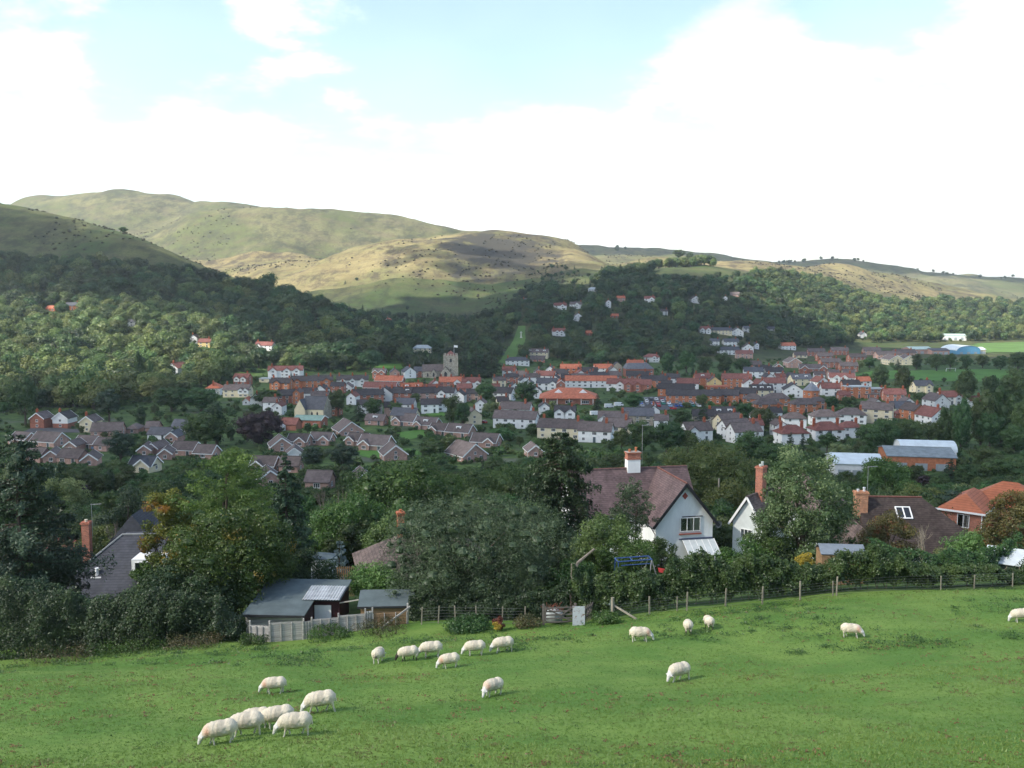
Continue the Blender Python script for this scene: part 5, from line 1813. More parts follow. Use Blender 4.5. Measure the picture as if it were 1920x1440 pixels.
for px, row, lab in [(1142, 765, 'white van parked left of the tree by the car park'), (1160, 762, 'white van parked beside the supermarket tree'), (1116, 779, 'white van parked behind the white twin gabled house')]:
    Y, x = solve_Y(px, row, 0, 350, 640)
    o = link_mesh('parked_van', VANM, None, (x, Y, gz(x, Y)), .3)
    tag(o, lab, 'van', 'vans near the car park')
    HOUSES.append((px - 10, px + 10, row - 10, row, Y))

# ------------------------------------------------------------------ near houses
M_RENDER = surf('render_near', (0.76, 0.78, 0.76), .85, .2, .10, .7, streak=(1, 1, .4))
M_ROOF1 = tile_roof('tiles_plum', (0.108, 0.074, 0.074), .3, .24)
M_ROOF2 = tile_roof('tiles_brown_mossy', (0.115, 0.085, 0.075), .34, .28, .6)
M_ROOF3 = tile_roof('tiles_dark', (0.055, 0.042, 0.038), .3, .24, .45, .85, .12)
M_ROOF4 = tile_roof('tiles_orange', (0.38, 0.125, 0.06), .42, .34, .2)
M_SLATE = tile_roof('slates_grey', (0.062, 0.065, 0.076), .34, .3, .3, .8, .15)
M_BRICKR = brick_mat('brick_red_near', (0.34, 0.10, 0.055))
M_BRICKO = brick_mat('brick_orange_near', (0.40, 0.17, 0.08))
M_RIDGE = surf('ridge_tile', (0.16, 0.07, 0.055), .8, .2, .3, 3)
M_CURTAIN = surf('curtain', (0.55, 0.53, 0.48), .9, .1, .25, 6, streak=(4, 4, .3))
M_ROOM = surf('dark_room', (0.03, 0.03, 0.035), .9, .1, .2, 2)
M_PIPE = surf('gutter_black', (0.02, 0.021, 0.024), .5, .4, .2, 3)
M_METAL = surf('aerial_metal', (0.38, 0.39, 0.4), .4, .5, .1, 3, metal=.6)


def clear_glass():
    m, t, out = new_mat('clear_pane')
    g = t.nodes.new('ShaderNodeBsdfGlossy')
    g.inputs['Roughness'].default_value = .04
    tr = t.nodes.new('ShaderNodeBsdfTransparent')
    fr = t.nodes.new('ShaderNodeFresnel')
    fr.inputs['IOR'].default_value = 1.5
    mx = t.nodes.new('ShaderNodeMixShader')
    t.links.new(math_node(t, 'ADD', fr.outputs[0], .05), mx.inputs[0])
    t.links.new(tr.outputs[0], mx.inputs[1])
    t.links.new(g.outputs[0], mx.inputs[2])
    t.links.new(mx.outputs[0], out.inputs['Surface'])
    return m


M_PANE = clear_glass()


def near_window(parent, x, y, z, w, h, lights=3, sill=None, curtain=True, rz=0.0):
    """framed casement: frame, panes, curtains, sill"""
    win = empty('window', (x, y, z), rz)
    win.parent = parent
    fr = .07
    mb = MB()
    for a, b, c, d in ((-w / 2, w / 2, -h / 2, -h / 2 + fr), (-w / 2, w / 2, h / 2 - fr, h / 2)):
        mb.box(a, b, -.05, .05, c, d)
    for i in range(lights + 1):
        cx = -w / 2 + fr / 2 + (w - fr) * i / lights
        mb.box(cx - fr / 2, cx + fr / 2, -.052, .052, -h / 2 + fr, h / 2 - fr)
    mb.build('frame', M_WHITE, win)
    for i in range(lights):
        a = -w / 2 + (w - fr) * i / lights + fr
        b = -w / 2 + (w - fr) * (i + 1) / lights
        p = MB()
        p.box(a, b, -.012, .012, -h / 2 + fr, h / 2 - fr)
        p.build('pane', M_PANE, win)
    mb = MB()
    mb.box(-w / 2, w / 2, .06, .065, -h / 2, h / 2)
    mb.build('room_backing', M_ROOM, win)
    if curtain:
        mb = MB()
        n = 14
        for a, b in ((-w * .02, w * .18), (w * .24, w * .48)):
            for i in range(n):
                x0 = a + (b - a) * i / n
                x1 = a + (b - a) * (i + 1) / n
                mb.add([(x0, .03 + .02 * (i % 2), -h / 2), (x1, .03 + .02 * ((i + 1) % 2), -h / 2), (x1, .03 + .02 * ((i + 1) % 2), h / 2), (x0, .03 + .02 * (i % 2), h / 2)], [(0, 1, 2, 3)])
        mb.build('curtain', M_CURTAIN, win)
    if sill:
        mb = MB()
        mb.box(-w / 2 - .1, w / 2 + .1, -.14, .05, -h / 2 - .32, -h / 2 - .2)
        mb.build('sill', sill, win)
    return win


def near_chimney(parent, x, y, z0, z1, w, d, mat, cap=None, pots=2, potm=None, band=True):
    mb = MB()
    hb = (z1 - z0)
    mb.box(x - w / 2, x + w / 2, y - d / 2, y + d / 2, z0, z1 - (.3 * hb if cap else 0))
    c = mb.build('chimney', mat, parent)
    mb = MB()
    cm = cap or mat
    zt = z1 - (.3 * hb if cap else 0)
    mb.box(x - w / 2 - .06, x + w / 2 + .06, y - d / 2 - .06, y + d / 2 + .06, zt, zt + .12)
    if cap:
        mb.box(x - w / 2, x + w / 2, y - d / 2, y + d / 2, zt + .12, z1 - .1)
    mb.box(x - w / 2 - .09, x + w / 2 + .09, y - d / 2 - .09, y + d / 2 + .09, z1 - .1, z1 + .05)
    mb.build('chimney_cap', cm, c)
    for i in range(pots):
        px_ = x + (i - (pots - 1) / 2) * w * .5
        mb = MB()
        hh = .55 if i % 2 else .35
        mb.tube([(px_, y, z1), (px_, y, z1 + hh * .8), (px_, y, z1 + hh * .8), (px_, y, z1 + hh)], [.15, .12, .16, .16], 10)
        mb.build('chimney_pot', potm or M_POT, c)
    return c


def aerial(parent, x, y, z, h):
    mb = MB()
    mb.tube([(x, y, z), (x, y, z + h)], .025, 5)
    mb.tube([(x - .1, y, z + h - .1), (x + 1.0, y, z + h - .05)], .018, 4)
    for i in range(6):
        mb.tube([(x + .1 + i * .16, y - .25, z + h - .09 + .008 * i), (x + .1 + i * .16, y + .25, z + h - .09 + .008 * i)], .01, 3)
    mb.build('aerial', M_METAL, parent)


def claim(px0, px1, r0, r1, Y):
    HOUSES.append((px0, px1, r0, r1, Y))


# --- white house with plum tiled roof
P = ray(1285, 905, 95)
BZ = 32.4
h1 = empty('white_house', (P[0], 95, BZ), radians(11))
tag(h1, 'white rendered house with plum tiled roof and steep gable behind the hedge', 'house')
hw, ze, zr, dep = 3.15, 5.35, 9.25, 8.4
mb = MB()
mb.prism([(-hw, -3), (hw, -3), (hw, ze), (0, zr), (-hw, ze)], 0, dep)
mb.box(-10.4, hw - .02, dep - 3.4, dep + 3.6, -3, ze)
mb.prism_x([(dep - 3.4, ze), (dep + 3.6, ze), (dep + .1, zr - .05)], -10.4, hw - .02)
mb.build('wall', M_RENDER, h1)
mb = MB()
gable_roof_y(mb, -hw, hw, 0, dep, ze, zr, .5, .16)
gable_roof(mb, -10.4, hw, dep - 3.4, dep + 3.6, ze, zr, .4, .16)
rf = mb.build('roof', M_ROOF1, h1)
mb = MB()
mb.tube([(0, -.5, zr + .2), (0, dep, zr + .2)], .1, 6)
mb.tube([(-10.8, dep + .1, zr + .2), (hw + .3, dep + .1, zr + .2)], .11, 6)
mb.build('ridge_tiles', M_RIDGE, rf)
for s in (-1, 1):
    mb = MB()
    kk = (zr - ze) / hw
    mb.bar((s * (hw + .5), -.53, ze - kk * .5 + .02), (0, -.53, zr + .06), .06, .3)
    mb.build('bargeboard', M_BLACK, h1)
near_window(h1, .62, -.06, 4.95, 2.25, 1.5, 3, sill=surf('sill_red', (0.3, 0.1, 0.07), .8, .2, .2, 3))
mb = MB()
mb.box(-.3, 2.0, -.06, .02, 5.74, 5.82)
mb.build('lintel', M_BLACK, h1)
mb = MB()
mb.prism([(-.32, 8.0), (0, 7.62), (.32, 8.0), (0, 8.38)], -.05, .02)
mb.build('diamond_ornament', surf('ornament_red', (0.33, 0.08, 0.06), .8, .2, .2, 3), h1)
mb = MB()
mb.box(-.6, 3.1, -.1, .02, 3.35, 3.47)
mb.build('fascia', surf('fascia_blue', (0.06, 0.07, 0.13), .5, .4, .1, 2), h1)
cons = MB()
for i in range(6):
    xx = -.2 + i * .7
    cons.bar((xx, -.02, 3.3), (xx, -2.0, 2.15), .06)
    cons.bar((xx, -2.0, 2.15), (xx, -2.0, -1), .07)
cons.bar((-.25, -2.0, 2.15), (3.35, -2.0, 2.15), .09)
cons.bar((-.25, -2.0, 1.0), (3.35, -2.0, 1.0), .07)
co = cons.build('conservatory', M_WHITE, h1)
for i in range(5):
    xx = -.2 + i * .7
    mb = MB()
    mb.slab([(xx + .03, -2.0, 2.16), (xx + .67, -2.0, 2.16), (xx + .67, -.03, 3.3), (xx + .03, -.03, 3.3)], .02)
    mb.build('roof_pane', surf('polycarbonate', (0.52, 0.56, 0.55), .35, .4, .12, 1.5), co)
    mb = MB()
    mb.box(xx + .035, xx + .665, -2.01, -1.99, 1.05, 2.1)
    mb.build('pane', M_PANE, co)
near_chimney(h1, -2.9, dep + .2, zr - .6, zr + 2.0, 1.5, 1.0, M_RENDER, M_BRICKR, 2)
aerial(h1, -1.8, dep + .2, zr + .5, 4.6)
mb = MB()
mb.tube([(-hw - .55, -.3, ze - .55), (-hw - .55, 6, ze - .55)], .07, 6)
mb.tube([(-hw - .55, -.1, ze - .6), (-hw - .12, -.08, ze - 1.3), (-hw - .12, -.08, 0)], .05, 6)
mb.build('drainpipe', M_PIPE, h1)
mb = MB()
dn = 12
vs = [(hw + .5, -.25, 4.9)]
for i in range(dn):
    a = 2 * pi * i / dn
    vs.append((hw + .5 + .38 * cos(a), -.4 - .1 * sin(a), 4.9 + .42 * sin(a)))
mb.add(vs, [(0, i + 1, (i + 1) % dn + 1) for i in range(dn)])
mb.tube([(hw, .1, 4.7), (hw + .5, -.25, 4.85)], .03, 5)
mb.build('satellite_dish', surf('dish_grey', (0.2, 0.2, 0.21), .6, .3, .1, 2), h1)
near_window(h1, -5.5, dep - 3.46, 4.0, 1.6, 1.2, 2)
mb = MB()
mb.box(-10.2, -hw - .6, dep - 3.95, dep - 3.85, ze - .5, ze - .38)
mb.build('gutter', M_PIPE, h1)
claim(1100, 1352, 880, 1045, 95)

# --- house with brown mottled tiles and tall chimney
P = ray(1403, 932, 97)
h2 = empty('gabled_house', (P[0], 97, 31.4), radians(50))
tag(h2, 'pale rendered house with mottled brown roof and tall red chimney', 'house')
z2 = P[2] - 31.4
mb = MB()
mb.prism_x([(-1.7, -3), (1.7, -3), (1.7, z2 - 2.7), (0, z2 - .1), (-1.7, z2 - 2.7)], 0, 9)
mb.box(5.0, 11, -6.0, 1.2, -3, z2 - 1.6)
mb.build('wall', surf('render_pale', (0.62, 0.66, 0.64), .85, .2, .1, .8), h2)
mb = MB()
gable_roof(mb, 0, 9, -1.7, 1.7, z2 - 2.7, z2 - .1, .35, .16)
hip_roof(mb, 5.0, 11, -6.0, 1.2, z2 - 1.6, z2 + 1.7, .5)
mb.build('roof', M_ROOF2, h2)
mb = MB()
for s in (-1, 1):
    mb.bar((-.38, s * 2.05, z2 - 3.2), (-.38, 0, z2 + .02), .06, .22)
mb.build('bargeboard', M_WHITE, h2)
near_window(h2, -.06, .1, z2 - 4.0, 1.3, 1.0, 3, curtain=False, rz=-pi / 2)
near_chimney(h2, 2.6, -.2, z2 - 1.5, z2 + 2.9, 1.05, .8, M_BRICKR, None, 2, surf('pot_pale', (0.45, 0.5, 0.45), .7, .2, .2, 3))
claim(1378, 1470, 880, 1000, 97)

# --- dark roofed chalet bungalow
P = ray(1672, 932, 100)
h3 = empty('chalet_bungalow', (P[0], 100, 31.2), radians(-4))
tag(h3, 'chalet bungalow with dark brown roof, skylight and brick chimney', 'bungalow')
z3 = P[2] - 31.2
mb = MB()
mb.box(-3.6, 8.6, -5.0, 5.0, -3, 3.4)
mb.build('wall', M_RENDER, h3)
mb = MB()
vs = [(-4.2, -5.6, 3.2), (9.2, -5.6, 3.2), (9.2, 5.6, 3.2), (-4.2, 5.6, 3.2), (-3.6, 0, z3), (3.2, 0, z3), (-4.2, -5.6, 3.0), (9.2, -5.6, 3.0), (9.2, 5.6, 3.0), (-4.2, 5.6, 3.0)]
mb.add(vs, [(0, 1, 5, 4), (1, 2, 5), (2, 3, 4, 5), (3, 0, 4), (1, 0, 6, 7), (2, 1, 7, 8), (3, 2, 8, 9), (0, 3, 9, 6), (6, 9, 8, 7)])
r3 = mb.build('roof', M_ROOF3, h3)
mb = MB()
mb.tube([(-3.6, 0, z3 + .05), (3.2, 0, z3 + .05)], .11, 6)
mb.build('ridge_tiles', M_RIDGE, r3)
sk = empty('skylight', (.75, -1.7, z3 - .30 * (z3 - 3.2) + .05))
sk.parent = h3
sk.rotation_euler = (math.atan2(z3 - 3.2, 5.6), 0, 0)
mb = MB()
for a in (-.75, 0, .75):
    mb.box(a - .06, a + .06, -.75, .75, .02, .14)
mb.box(-.8, .8, -.8, -.68, .02, .145)
mb.box(-.8, .8, .68, .8, .02, .145)
mb.build('skylight_frame', M_WHITE, sk)
for a in (-.37, .37):
    mb = MB()
    mb.box(a - .3, a + .3, -.67, .67, .05, .08)
    mb.build('pane', M_GLASS, sk)
near_chimney(h3, -3.7, -1.2, z3 - 2.0, z3 + .75, 1.3, 1.0, M_BRICKO, None, 2, surf('pot_metal', (0.5, 0.52, 0.53), .4, .5, .1, 2))
aerial(h3, -2.9, -.8, z3 + .2, 3.4)
near_window(h3, 6.2, -5.06, 2.0, 1.8, 1.2, 2, curtain=False)
# porch wing with dark gable
wg = MB()
wg.prism([(-7.2, -3), (-2.6, -3), (-2.6, 3.3), (-4.9, 5.9), (-7.2, 3.3)], -7.5, 1)
wg.build('wing_wall', surf('timber_dark', (0.05, 0.035, 0.03), .8, .2, .3, 2), h3)
wg = MB()
gable_roof_y(wg, -7.2, -2.6, -7.5, 1, 3.3, 5.9, .5, .16)
wg.build('wing_roof', M_ROOF2, h3)
claim(1590, 1830, 925, 1020, 100)

# --- orange tiled brick house
P = ray(1841, 962, 120)
h4 = empty('orange_roofed_house', (P[0], 120, 28.0), radians(-38))
tag(h4, 'red brick house with bright orange tiled hipped roof and white windows', 'house')
z4 = P[2] - 28.0
mb = MB()
mb.box(-5.0, 0, 0, 9.5, -3, z4)
mb.box(-3.0, 6.0, 6.5, 14, -3, z4 + .1)
mb.build('wall', M_BRICKR, h4)
mb = MB()
hip_roof(mb, -5.0, 0, 0, 9.5, z4, z4 + 1.9, .5)
hip_roof(mb, -3.0, 6.0, 6.5, 14, z4 + .1, z4 + 2.7, .5)
mb.build('roof', M_ROOF4, h4)
mb = MB()
mb.box(-5.6, .56, -.62, -.54, z4 - .22, z4 + .02)
mb.box(.54, .62, -.54, 10, z4 - .22, z4 + .02)
mb.build('gutter', M_WHITE, h4)
mb = MB()
mb.box(-.02, .1, -.1, .02, -3, z4 - .2)
mb.build('drainpipe', M_WHITE, h4)
near_window(h4, -2.2, -.06, z4 - 1.4, 1.5, 1.8, 2)
near_window(h4, .06, 2.6, z4 - 1.4, 1.5, 1.8, 2, rz=pi / 2)
near_window(h4, .06, 7.0, z4 - 1.4, 2.0, 1.8, 3, rz=pi / 2)
claim(1770, 1920, 905, 1000, 118)

# --- slate roofed house at the left
P = ray(234, 1000, 92)
h5 = empty('slate_house', (P[0], 92, 29.5), radians(3))
tag(h5, 'house with steep grey slate roof and slim red chimney behind the left bushes', 'house')
z5 = P[2] - 29.5
mb = MB()
mb.box(-5.0, 9, -5.5, 5.5, -3, 2.9)
mb.build('wall', WALL['c'][0], h5)
mb = MB()
vs = [(-6.0, -6.2, 2.7), (10, -6.2, 2.7), (10, 6.2, 2.7), (-6.0, 6.2, 2.7), (0, -.6, z5), (10, -.6, z5), (0, .6, z5), (10, .6, z5)]
mb.add(vs, [(0, 1, 5, 4), (1, 2, 7, 5), (2, 3, 6, 7), (3, 0, 4, 6), (4, 5, 7, 6), (3, 2, 1, 0)])
r5 = mb.build('roof', M_SLATE, h5)
mb = MB()
mb.prism([(-5.2, 2.8), (5.4, 2.8), (.2, z5 + 1.5)], 1.5, 9)
mb.build('rear_roof', M_SLATE, h5)
mb = MB()
mb.tube([(-6.0, -6.2, 2.8), (0, -.6, z5 + .06)], .1, 6)
mb.tube([(0, -.6, z5 + .06), (10, -.6, z5 + .06)], .1, 6)
mb.build('hip_tiles', surf('hip_lead', (0.22, 0.23, 0.23), .7, .3, .2, 2), r5)
near_chimney(h5, -4.2, 1.0, 2.0, z5 + .9, .75, .75, M_BRICKR, None, 1, surf('pot_cream', (0.55, 0.5, 0.38), .7, .2, .1, 3))
aerial(h5, -3.6, 1.0, z5 - .5, 3.4)
mb = MB()
mb.slab([(-6.4, -8.6, 2.15), (3.2, -8.6, 2.15), (3.2, -6.0, 2.6), (-6.4, -6.0, 2.6)], .12)
mb.build('porch_roof', surf('felt_pale', (0.42, 0.42, 0.38), .8, .2, .2, .8), h5)
mb = MB()
mb.box(-6.45, 3.25, -8.72, -8.6, 1.92, 2.16)
mb.build('porch_fascia', surf('fascia_maroon', (0.08, 0.03, 0.035), .6, .3, .2, 2), h5)
mb = MB()
mb.box(-6.2, 3.0, -8.4, -6.0, -3, 1.95)
mb.build('porch_wall', WALL['c'][0], h5)
for i in range(3):
    near_window(h5, -4.5 + i * 2.8, -8.46, 1.1, 1.8, 1.1, 2, curtain=False)
dm = MB()
dm.box(2.2, 5.2, -4.6, -1.5, z5 - 3.0, z5 - 1.4)
d5 = dm.build('dormer', M_WHITE, h5)
near_window(h5, 3.7, -4.66, z5 - 2.2, 2.4, 1.1, 3, curtain=False)
mb = MB()
mb.tube([(-1.4, -3.9, z5 - 3.5), (-1.4, -3.9, z5 - 2.4)], [.2, .2], 8)
mb.box(-1.9, -.9, -4.3, -3.6, z5 - 3.6, z5 - 3.2)
mb.build('roof_vent', M_WHITE, h5)
claim(125, 300, 980, 1130, 88)

# --- mossy hipped roof behind the willow
P = ray(770, 1000, 92)
h6 = empty('hipped_bungalow', (P[0], 92, 30.6), radians(14))
tag(h6, 'bungalow with mossy brown hipped roof half hidden behind the large willow', 'bungalow')
z6 = P[2] - 30.6
mb = MB()
mb.box(-5, 8, -4.2, 4.2, -3, z6 - 3.0)
mb.build('wall', M_RENDER, h6)
mb = MB()
hip_roof(mb, -5, 8, -4.2, 4.2, z6 - 3.0, z6, .6)
mb.build('roof', M_ROOF2, h6)
near_chimney(h6, -1.0, 0, z6 - .6, z6 + 2.2, .7, .7, surf('chimney_orange', (0.42, 0.15, 0.08), .8, .2, .2, 3), None, 1)
near_window(h6, 2.5, -4.26, z6 - 4.2, 1.6, 1.1, 2)
claim(655, 735, 1005, 1050, 88)
# red tiled roofs glimpsed behind
for px, row, Y, w, lab in [(118, 1012, 108, 1.3, 'small red tiled roof between the pine and the slim chimney'), (280, 993, 104, 2.2, 'long low red tiled roof behind the slate house')]:
    p = ray(px, row, Y)
    b = gz(p[0], Y)
    o = empty('outbuilding', (p[0], Y, b), radians(10))
    tag(o, lab, 'outbuilding')
    hh = max(p[2] - b, 2.5)
    mb = MB()
    mb.box(-w, w, -2, 2, -2, hh - 1.4)
    mb.build('wall', M_BRICKR, o)
    mb = MB()
    gable_roof(mb, -w, w, -2, 2, hh - 1.4, hh, .3, .15)
    mb.build('roof', M_ROOF1 if False else tile_roof('tiles_red', (0.17, 0.06, 0.045), .3, .24), o)

# ------------------------------------------------------------------ sheds and fences at the field edge
M_FELT = surf('felt_green', (0.105, 0.135, 0.14), .85, .2, .2, .8)
M_WOODG = surf('wood_weathered', (0.40, 0.38, 0.35), .9, .1, .35, 1.5, .15, streak=(.4, .4, 4))
M_WOODB = surf('wood_brown', (0.28, 0.18, 0.10), .85, .15, .35, 1.5, .12, streak=(.4, .4, 4))
M_MAROON = surf('paint_maroon', (0.05, 0.018, 0.02), .6, .3, .2, 2)
M_CORR = surf('corrugated_sheet', (0.42, 0.44, 0.45), .5, .4, .35, 1.5)


def boards_wall(parent, a, b, z0, z1, n, mat, th=.03, name='board'):
    """horizontal boards from ground point a to b, each its own piece"""
    a, b = Vector((*a, 0)), Vector((*b, 0))
    d = b - a
    L = d.length
    ang = math.atan2(d.y, d.x)
    h = (z1 - z0) / n
    mb = MB()
    mb.add([(0, 0, 0), (L, 0, 0), (L, -th * 1.6, 0), (0, -th * 1.6, 0), (0, 0, h * 1.08), (L, 0, h * 1.08), (L, -th * .5, h * 1.08), (0, -th * .5, h * 1.08)],
           [(0, 1, 2, 3), (7, 6, 5, 4), (0, 4, 5, 1), (1, 5, 6, 2), (2, 6, 7, 3), (3, 7, 4, 0)])
    me = mb.mesh(name, mat)
    for i in range(n):
        put(name, me, parent, (a.x, a.y, z0 + i * h), ang)


g = gz(-15.5, 63)
s1 = empty('garden_shed', (-16.2, 62, g), radians(-3))
tag(s1, 'large wooden shed with green felt roof and corrugated sheet', 'shed')
ztop = CZ + slope(1151) * 61.5 - g
mb = MB()
mb.slab([(-2.3, -.8, ztop), (2.05, -.8, ztop), (2.05, 1.9, ztop + .22), (3.9, 1.9, ztop + .22), (3.9, 5.6, ztop + .52), (-2.3, 5.6, ztop + .52)], .09)
mb.build('felt_roof', M_FELT, s1)
mb = MB()
mb.box(-2.1, 1.9, -.45, 5.4, -2.5, ztop - .12)
mb.box(1.89, 3.7, 2.3, 5.4, -2.5, ztop)
mb.build('core_wall', M_MAROON, s1)
boards_wall(s1, (-2.12, -.46), (1.92, -.46), -1.2, ztop - .12, 9, M_WOODG)
mb = MB()
N = 26
x0, x1 = 1.2, 3.85
vs, fs = [], []
for i in range(N + 1):
    for yv, zv in ((1.7, ztop + .26), (4.2, ztop + .47)):
        vs.append((x0 + (x1 - x0) * i / N - (1.0 if yv > 2 and i < 12 else 0) * 0, yv, zv + .05 * (i % 2)))
for i in range(N):
    fs.append((2 * i, 2 * i + 2, 2 * i + 3, 2 * i + 1))
mb.add(vs, fs)
mb.build('corrugated_roof', M_CORR, s1)
mb = MB()
mb.box(1.95, 3.15, 2.2, 2.26, ztop - 1.45, ztop - .3)
mb.build('white_panel', M_WHITE, s1)
mb = MB()
mb.bar((3.72, 2.26, -1), (3.72, 2.26, ztop), .1)
mb.bar((1.92, 2.24, ztop - .12), (3.8, 2.24, ztop - .05), .12)
mb.build('door_frame', M_MAROON, s1)
mb = MB()
mb.box(-2.36, 2.08, -.86, -.78, ztop - .14, ztop + .02)
mb.build('fascia', M_WOODB if False else surf('fascia_dark', (0.03, 0.032, 0.035), .6, .3, .2, 2), s1)

g2 = gz(-8.8, 63.5)
s2 = empty('garden_shed', (-8.8, 62.6, g2), radians(3))
tag(s2, 'small brown shed with dark felt roof right of the larger shed', 'shed')
zt2 = CZ + slope(1138) * 62.2 - g2
mb = MB()
mb.slab([(-1.95, -.25, zt2), (1.95, -.25, zt2), (1.95, 1.6, zt2 + .55), (-1.95, 1.6, zt2 + .55)], .07)
mb.slab([(-1.95, 3.4, zt2), (-1.95, 1.6, zt2 + .55), (1.95, 1.6, zt2 + .55), (1.95, 3.4, zt2)], .07)
mb.build('felt_roof', M_FELT, s2)
mb = MB()
mb.prism_x([(0, -2), (3.2, -2), (3.2, zt2 - .05), (1.6, zt2 + .44), (0, zt2 - .05)], -1.75, 1.75)
mb.build('wall', M_WOODB, s2)
boards_wall(s2, (-1.76, -.01), (1.76, -.01), -1.0, zt2 - .08, 8, M_WOODB)
mb = MB()
mb.box(-1.97, 1.97, -.31, -.25, zt2 - .14, zt2 - .0)
mb.build('fascia', MATS['fascia_dark'], s2)
# pole between the sheds
mb = MB()
mb.bar((-12.3, 64.0, g + ztop - .1), (-10.5, 63.6, g2 + zt2 + .1), .07)
tag(mb.build('long_pole', surf('pole_pale', (0.4, 0.38, 0.33), .8, .2, .2, 2)), 'pale pole lying between the roofs of the two sheds', 'pole')

# panel fence
pts = []
for px, Y in ((452, 58.6), (490, 58.4), (556, 58.8), (572, 59.0), (624, 59.4), (676, 59.8), (690, 60.0), (758, 60.5)):
    pts.append(((px - 960) / F * Y * 1.0, Y))
fence = empty('panel_fence', (pts[0][0], pts[0][1], gz(*pts[0])))
tag(fence, 'weathered grey panel fence in front of the two sheds', 'fence')
fx, fy, fz = fence.location
panels = [(0, 1, 1.15), (1, 2, 1.32), (2, 3, 1.25), (3, 4, 1.32), (4, 5, 1.3), (5, 6, 1.25), (6, 7, 1.05)]
for a, b, hh in panels:
    A, B = pts[a], pts[b]
    z0 = min(gz(*A), gz(*B)) - .05 - fz
    boards_wall(fence, (A[0] - fx, A[1] - fy), (B[0] - fx, B[1] - fy), z0, z0 + hh, 9, M_WOODG if b < 7 else M_WOODB, .025)
    for t in (.02, .34, .66, .98):
        X, Yy = A[0] + (B[0] - A[0]) * t - fx, A[1] + (B[1] - A[1]) * t - fy
        mb = MB()
        mb.box(X - .03, X + .03, Yy - .09, Yy - .05, z0, z0 + hh)
        mb.build('batten', M_WOODG, fence)
for i, p in enumerate(pts):
    z0 = gz(*p) - fz
    mb = MB()
    mb.box(p[0] - fx - .05, p[0] - fx + .05, p[1] - fy - .02, p[1] - fy + .08, z0 - .4, z0 + 1.42)
    mb.build('post', M_WOODG, fence)
mb = MB()
a, b = pts[6], pts[7]
mb.bar((a[0] + .6, a[1] - .3, gz(*a) + .1), (b[0] + .2, b[1] - .15, gz(*b) + 1.25), .1)
tag(mb.build('leaning_pole', M_WOODG), 'grey pole leaning against the right end of the panel fence', 'pole')

# gate, tin sheet, pickets
def edge_pt(px, Y):
    x = (px - 960) / F * Y * .985
    return x, Y, gz(x, Y)


ga, gb = edge_pt(1026, 58.6), edge_pt(1080, 58.8)
gate = empty('field_gate', ga)
tag(gate, 'dark five barred wooden field gate under the large willow', 'gate')
dx, dy = gb[0] - ga[0], gb[1] - ga[1]
M_GATE = surf('gate_wood', (0.16, 0.14, 0.125), .9, .1, .35, 2, streak=(.4, .4, 4))
for i in range(5):
    mb = MB()
    z = .2 + i * .24
    mb.bar((0, 0, z), (dx, dy, z), .04, .09)
    mb.build('bar', M_GATE, gate)
for s in ((0, 0, .15), (dx, dy, .15)):
    mb = MB()
    mb.bar(s, (s[0], s[1], 1.28), .08)
    mb.build('stile', M_GATE, gate)
mb = MB()
mb.bar((.05, -.05, 1.15), (dx - .05, dy - .05, .2), .04, .08)
mb.build('brace', M_GATE, gate)
mb = MB()
mb.bar((dx - .05, dy - .05, 1.15), (dx * .5, dy * .5 - .05, .6), .04, .08)
mb.build('brace', M_GATE, gate)
for q in (ga, gb):
    mb = MB()
    mb.box(-.08, .08, -.02, .14, -.5, 1.4)
    o = mb.build('gate_post', M_GATE, gate, (q[0] - ga[0] + (.14 if q is gb else -.14), q[1] - ga[1], q[2] - ga[2]))
ta = edge_pt(1091, 58.4)
m, t, out = new_mat('rusty_tin')
nn = noise_out(t, 3.5, 7, .7)
cc = rgb_mix(t, ramp01(t, nn, .5, .66), (0.42, 0.45, 0.47), (0.17, 0.08, 0.04))
principled(t, out, cc, .6, .4)
mb = MB()
mb.slab([(-.4, -.02, 0), (.4, -.02, 0), (.4, .12, 1.28), (-.4, .12, 1.28)], .02)
tag(mb.build('tin_sheet', m, None, (ta[0], ta[1] - .1, ta[2] - .02)), 'pale rust spotted tin sheet leaning beside the field gate', 'tin sheet')
pa, pb = edge_pt(1102, 58.9), edge_pt(1124, 61.2)
pk = empty('picket_fence', pa)
tag(pk, 'short picket fence between the tin sheet and the wire fence', 'fence')
npk = 8
for i in range(npk):
    t_ = i / (npk - 1)
    X, Yy = (pb[0] - pa[0]) * t_, (pb[1] - pa[1]) * t_
    zz = gz(pa[0] + X, pa[1] + Yy) - pa[2]
    mb = MB()
    mb.prism([(-.035, 0), (.035, 0), (.035, 1.12), (0, 1.2), (-.035, 1.12)], -.012, .012)
    mb.build('picket', M_GATE, pk, (X, Yy, zz))
for zz in (.35, .9):
    mb = MB()
    mb.bar((0, .04, zz), (pb[0] - pa[0], pb[1] - pa[1] + .04, zz + pb[2] - pa[2]), .04, .08)
    mb.build('rail', M_GATE, pk)
mb = MB()
mb.bar((0, -.04, .2), (pb[0] - pa[0], pb[1] - pa[1] - .04, 1.0), .04, .08)
mb.build('brace', M_GATE, pk)
pa2, pb2 = edge_pt(1127, 61.0), edge_pt(1155, 60.2)
rf_ = empty('rail_fence', pa2)
tag(rf_, 'green painted rail fence between the pickets and the tall post', 'fence')
M_GRN = surf('paint_green_grey', (0.15, 0.19, 0.16), .8, .2, .25, 2)
for zz in (.35, .95):
    mb = MB()
    mb.bar((0, 0, zz), (pb2[0] - pa2[0], pb2[1] - pa2[1], zz + pb2[2] - pa2[2]), .05, .14)
    mb.build('rail', M_GRN, rf_)
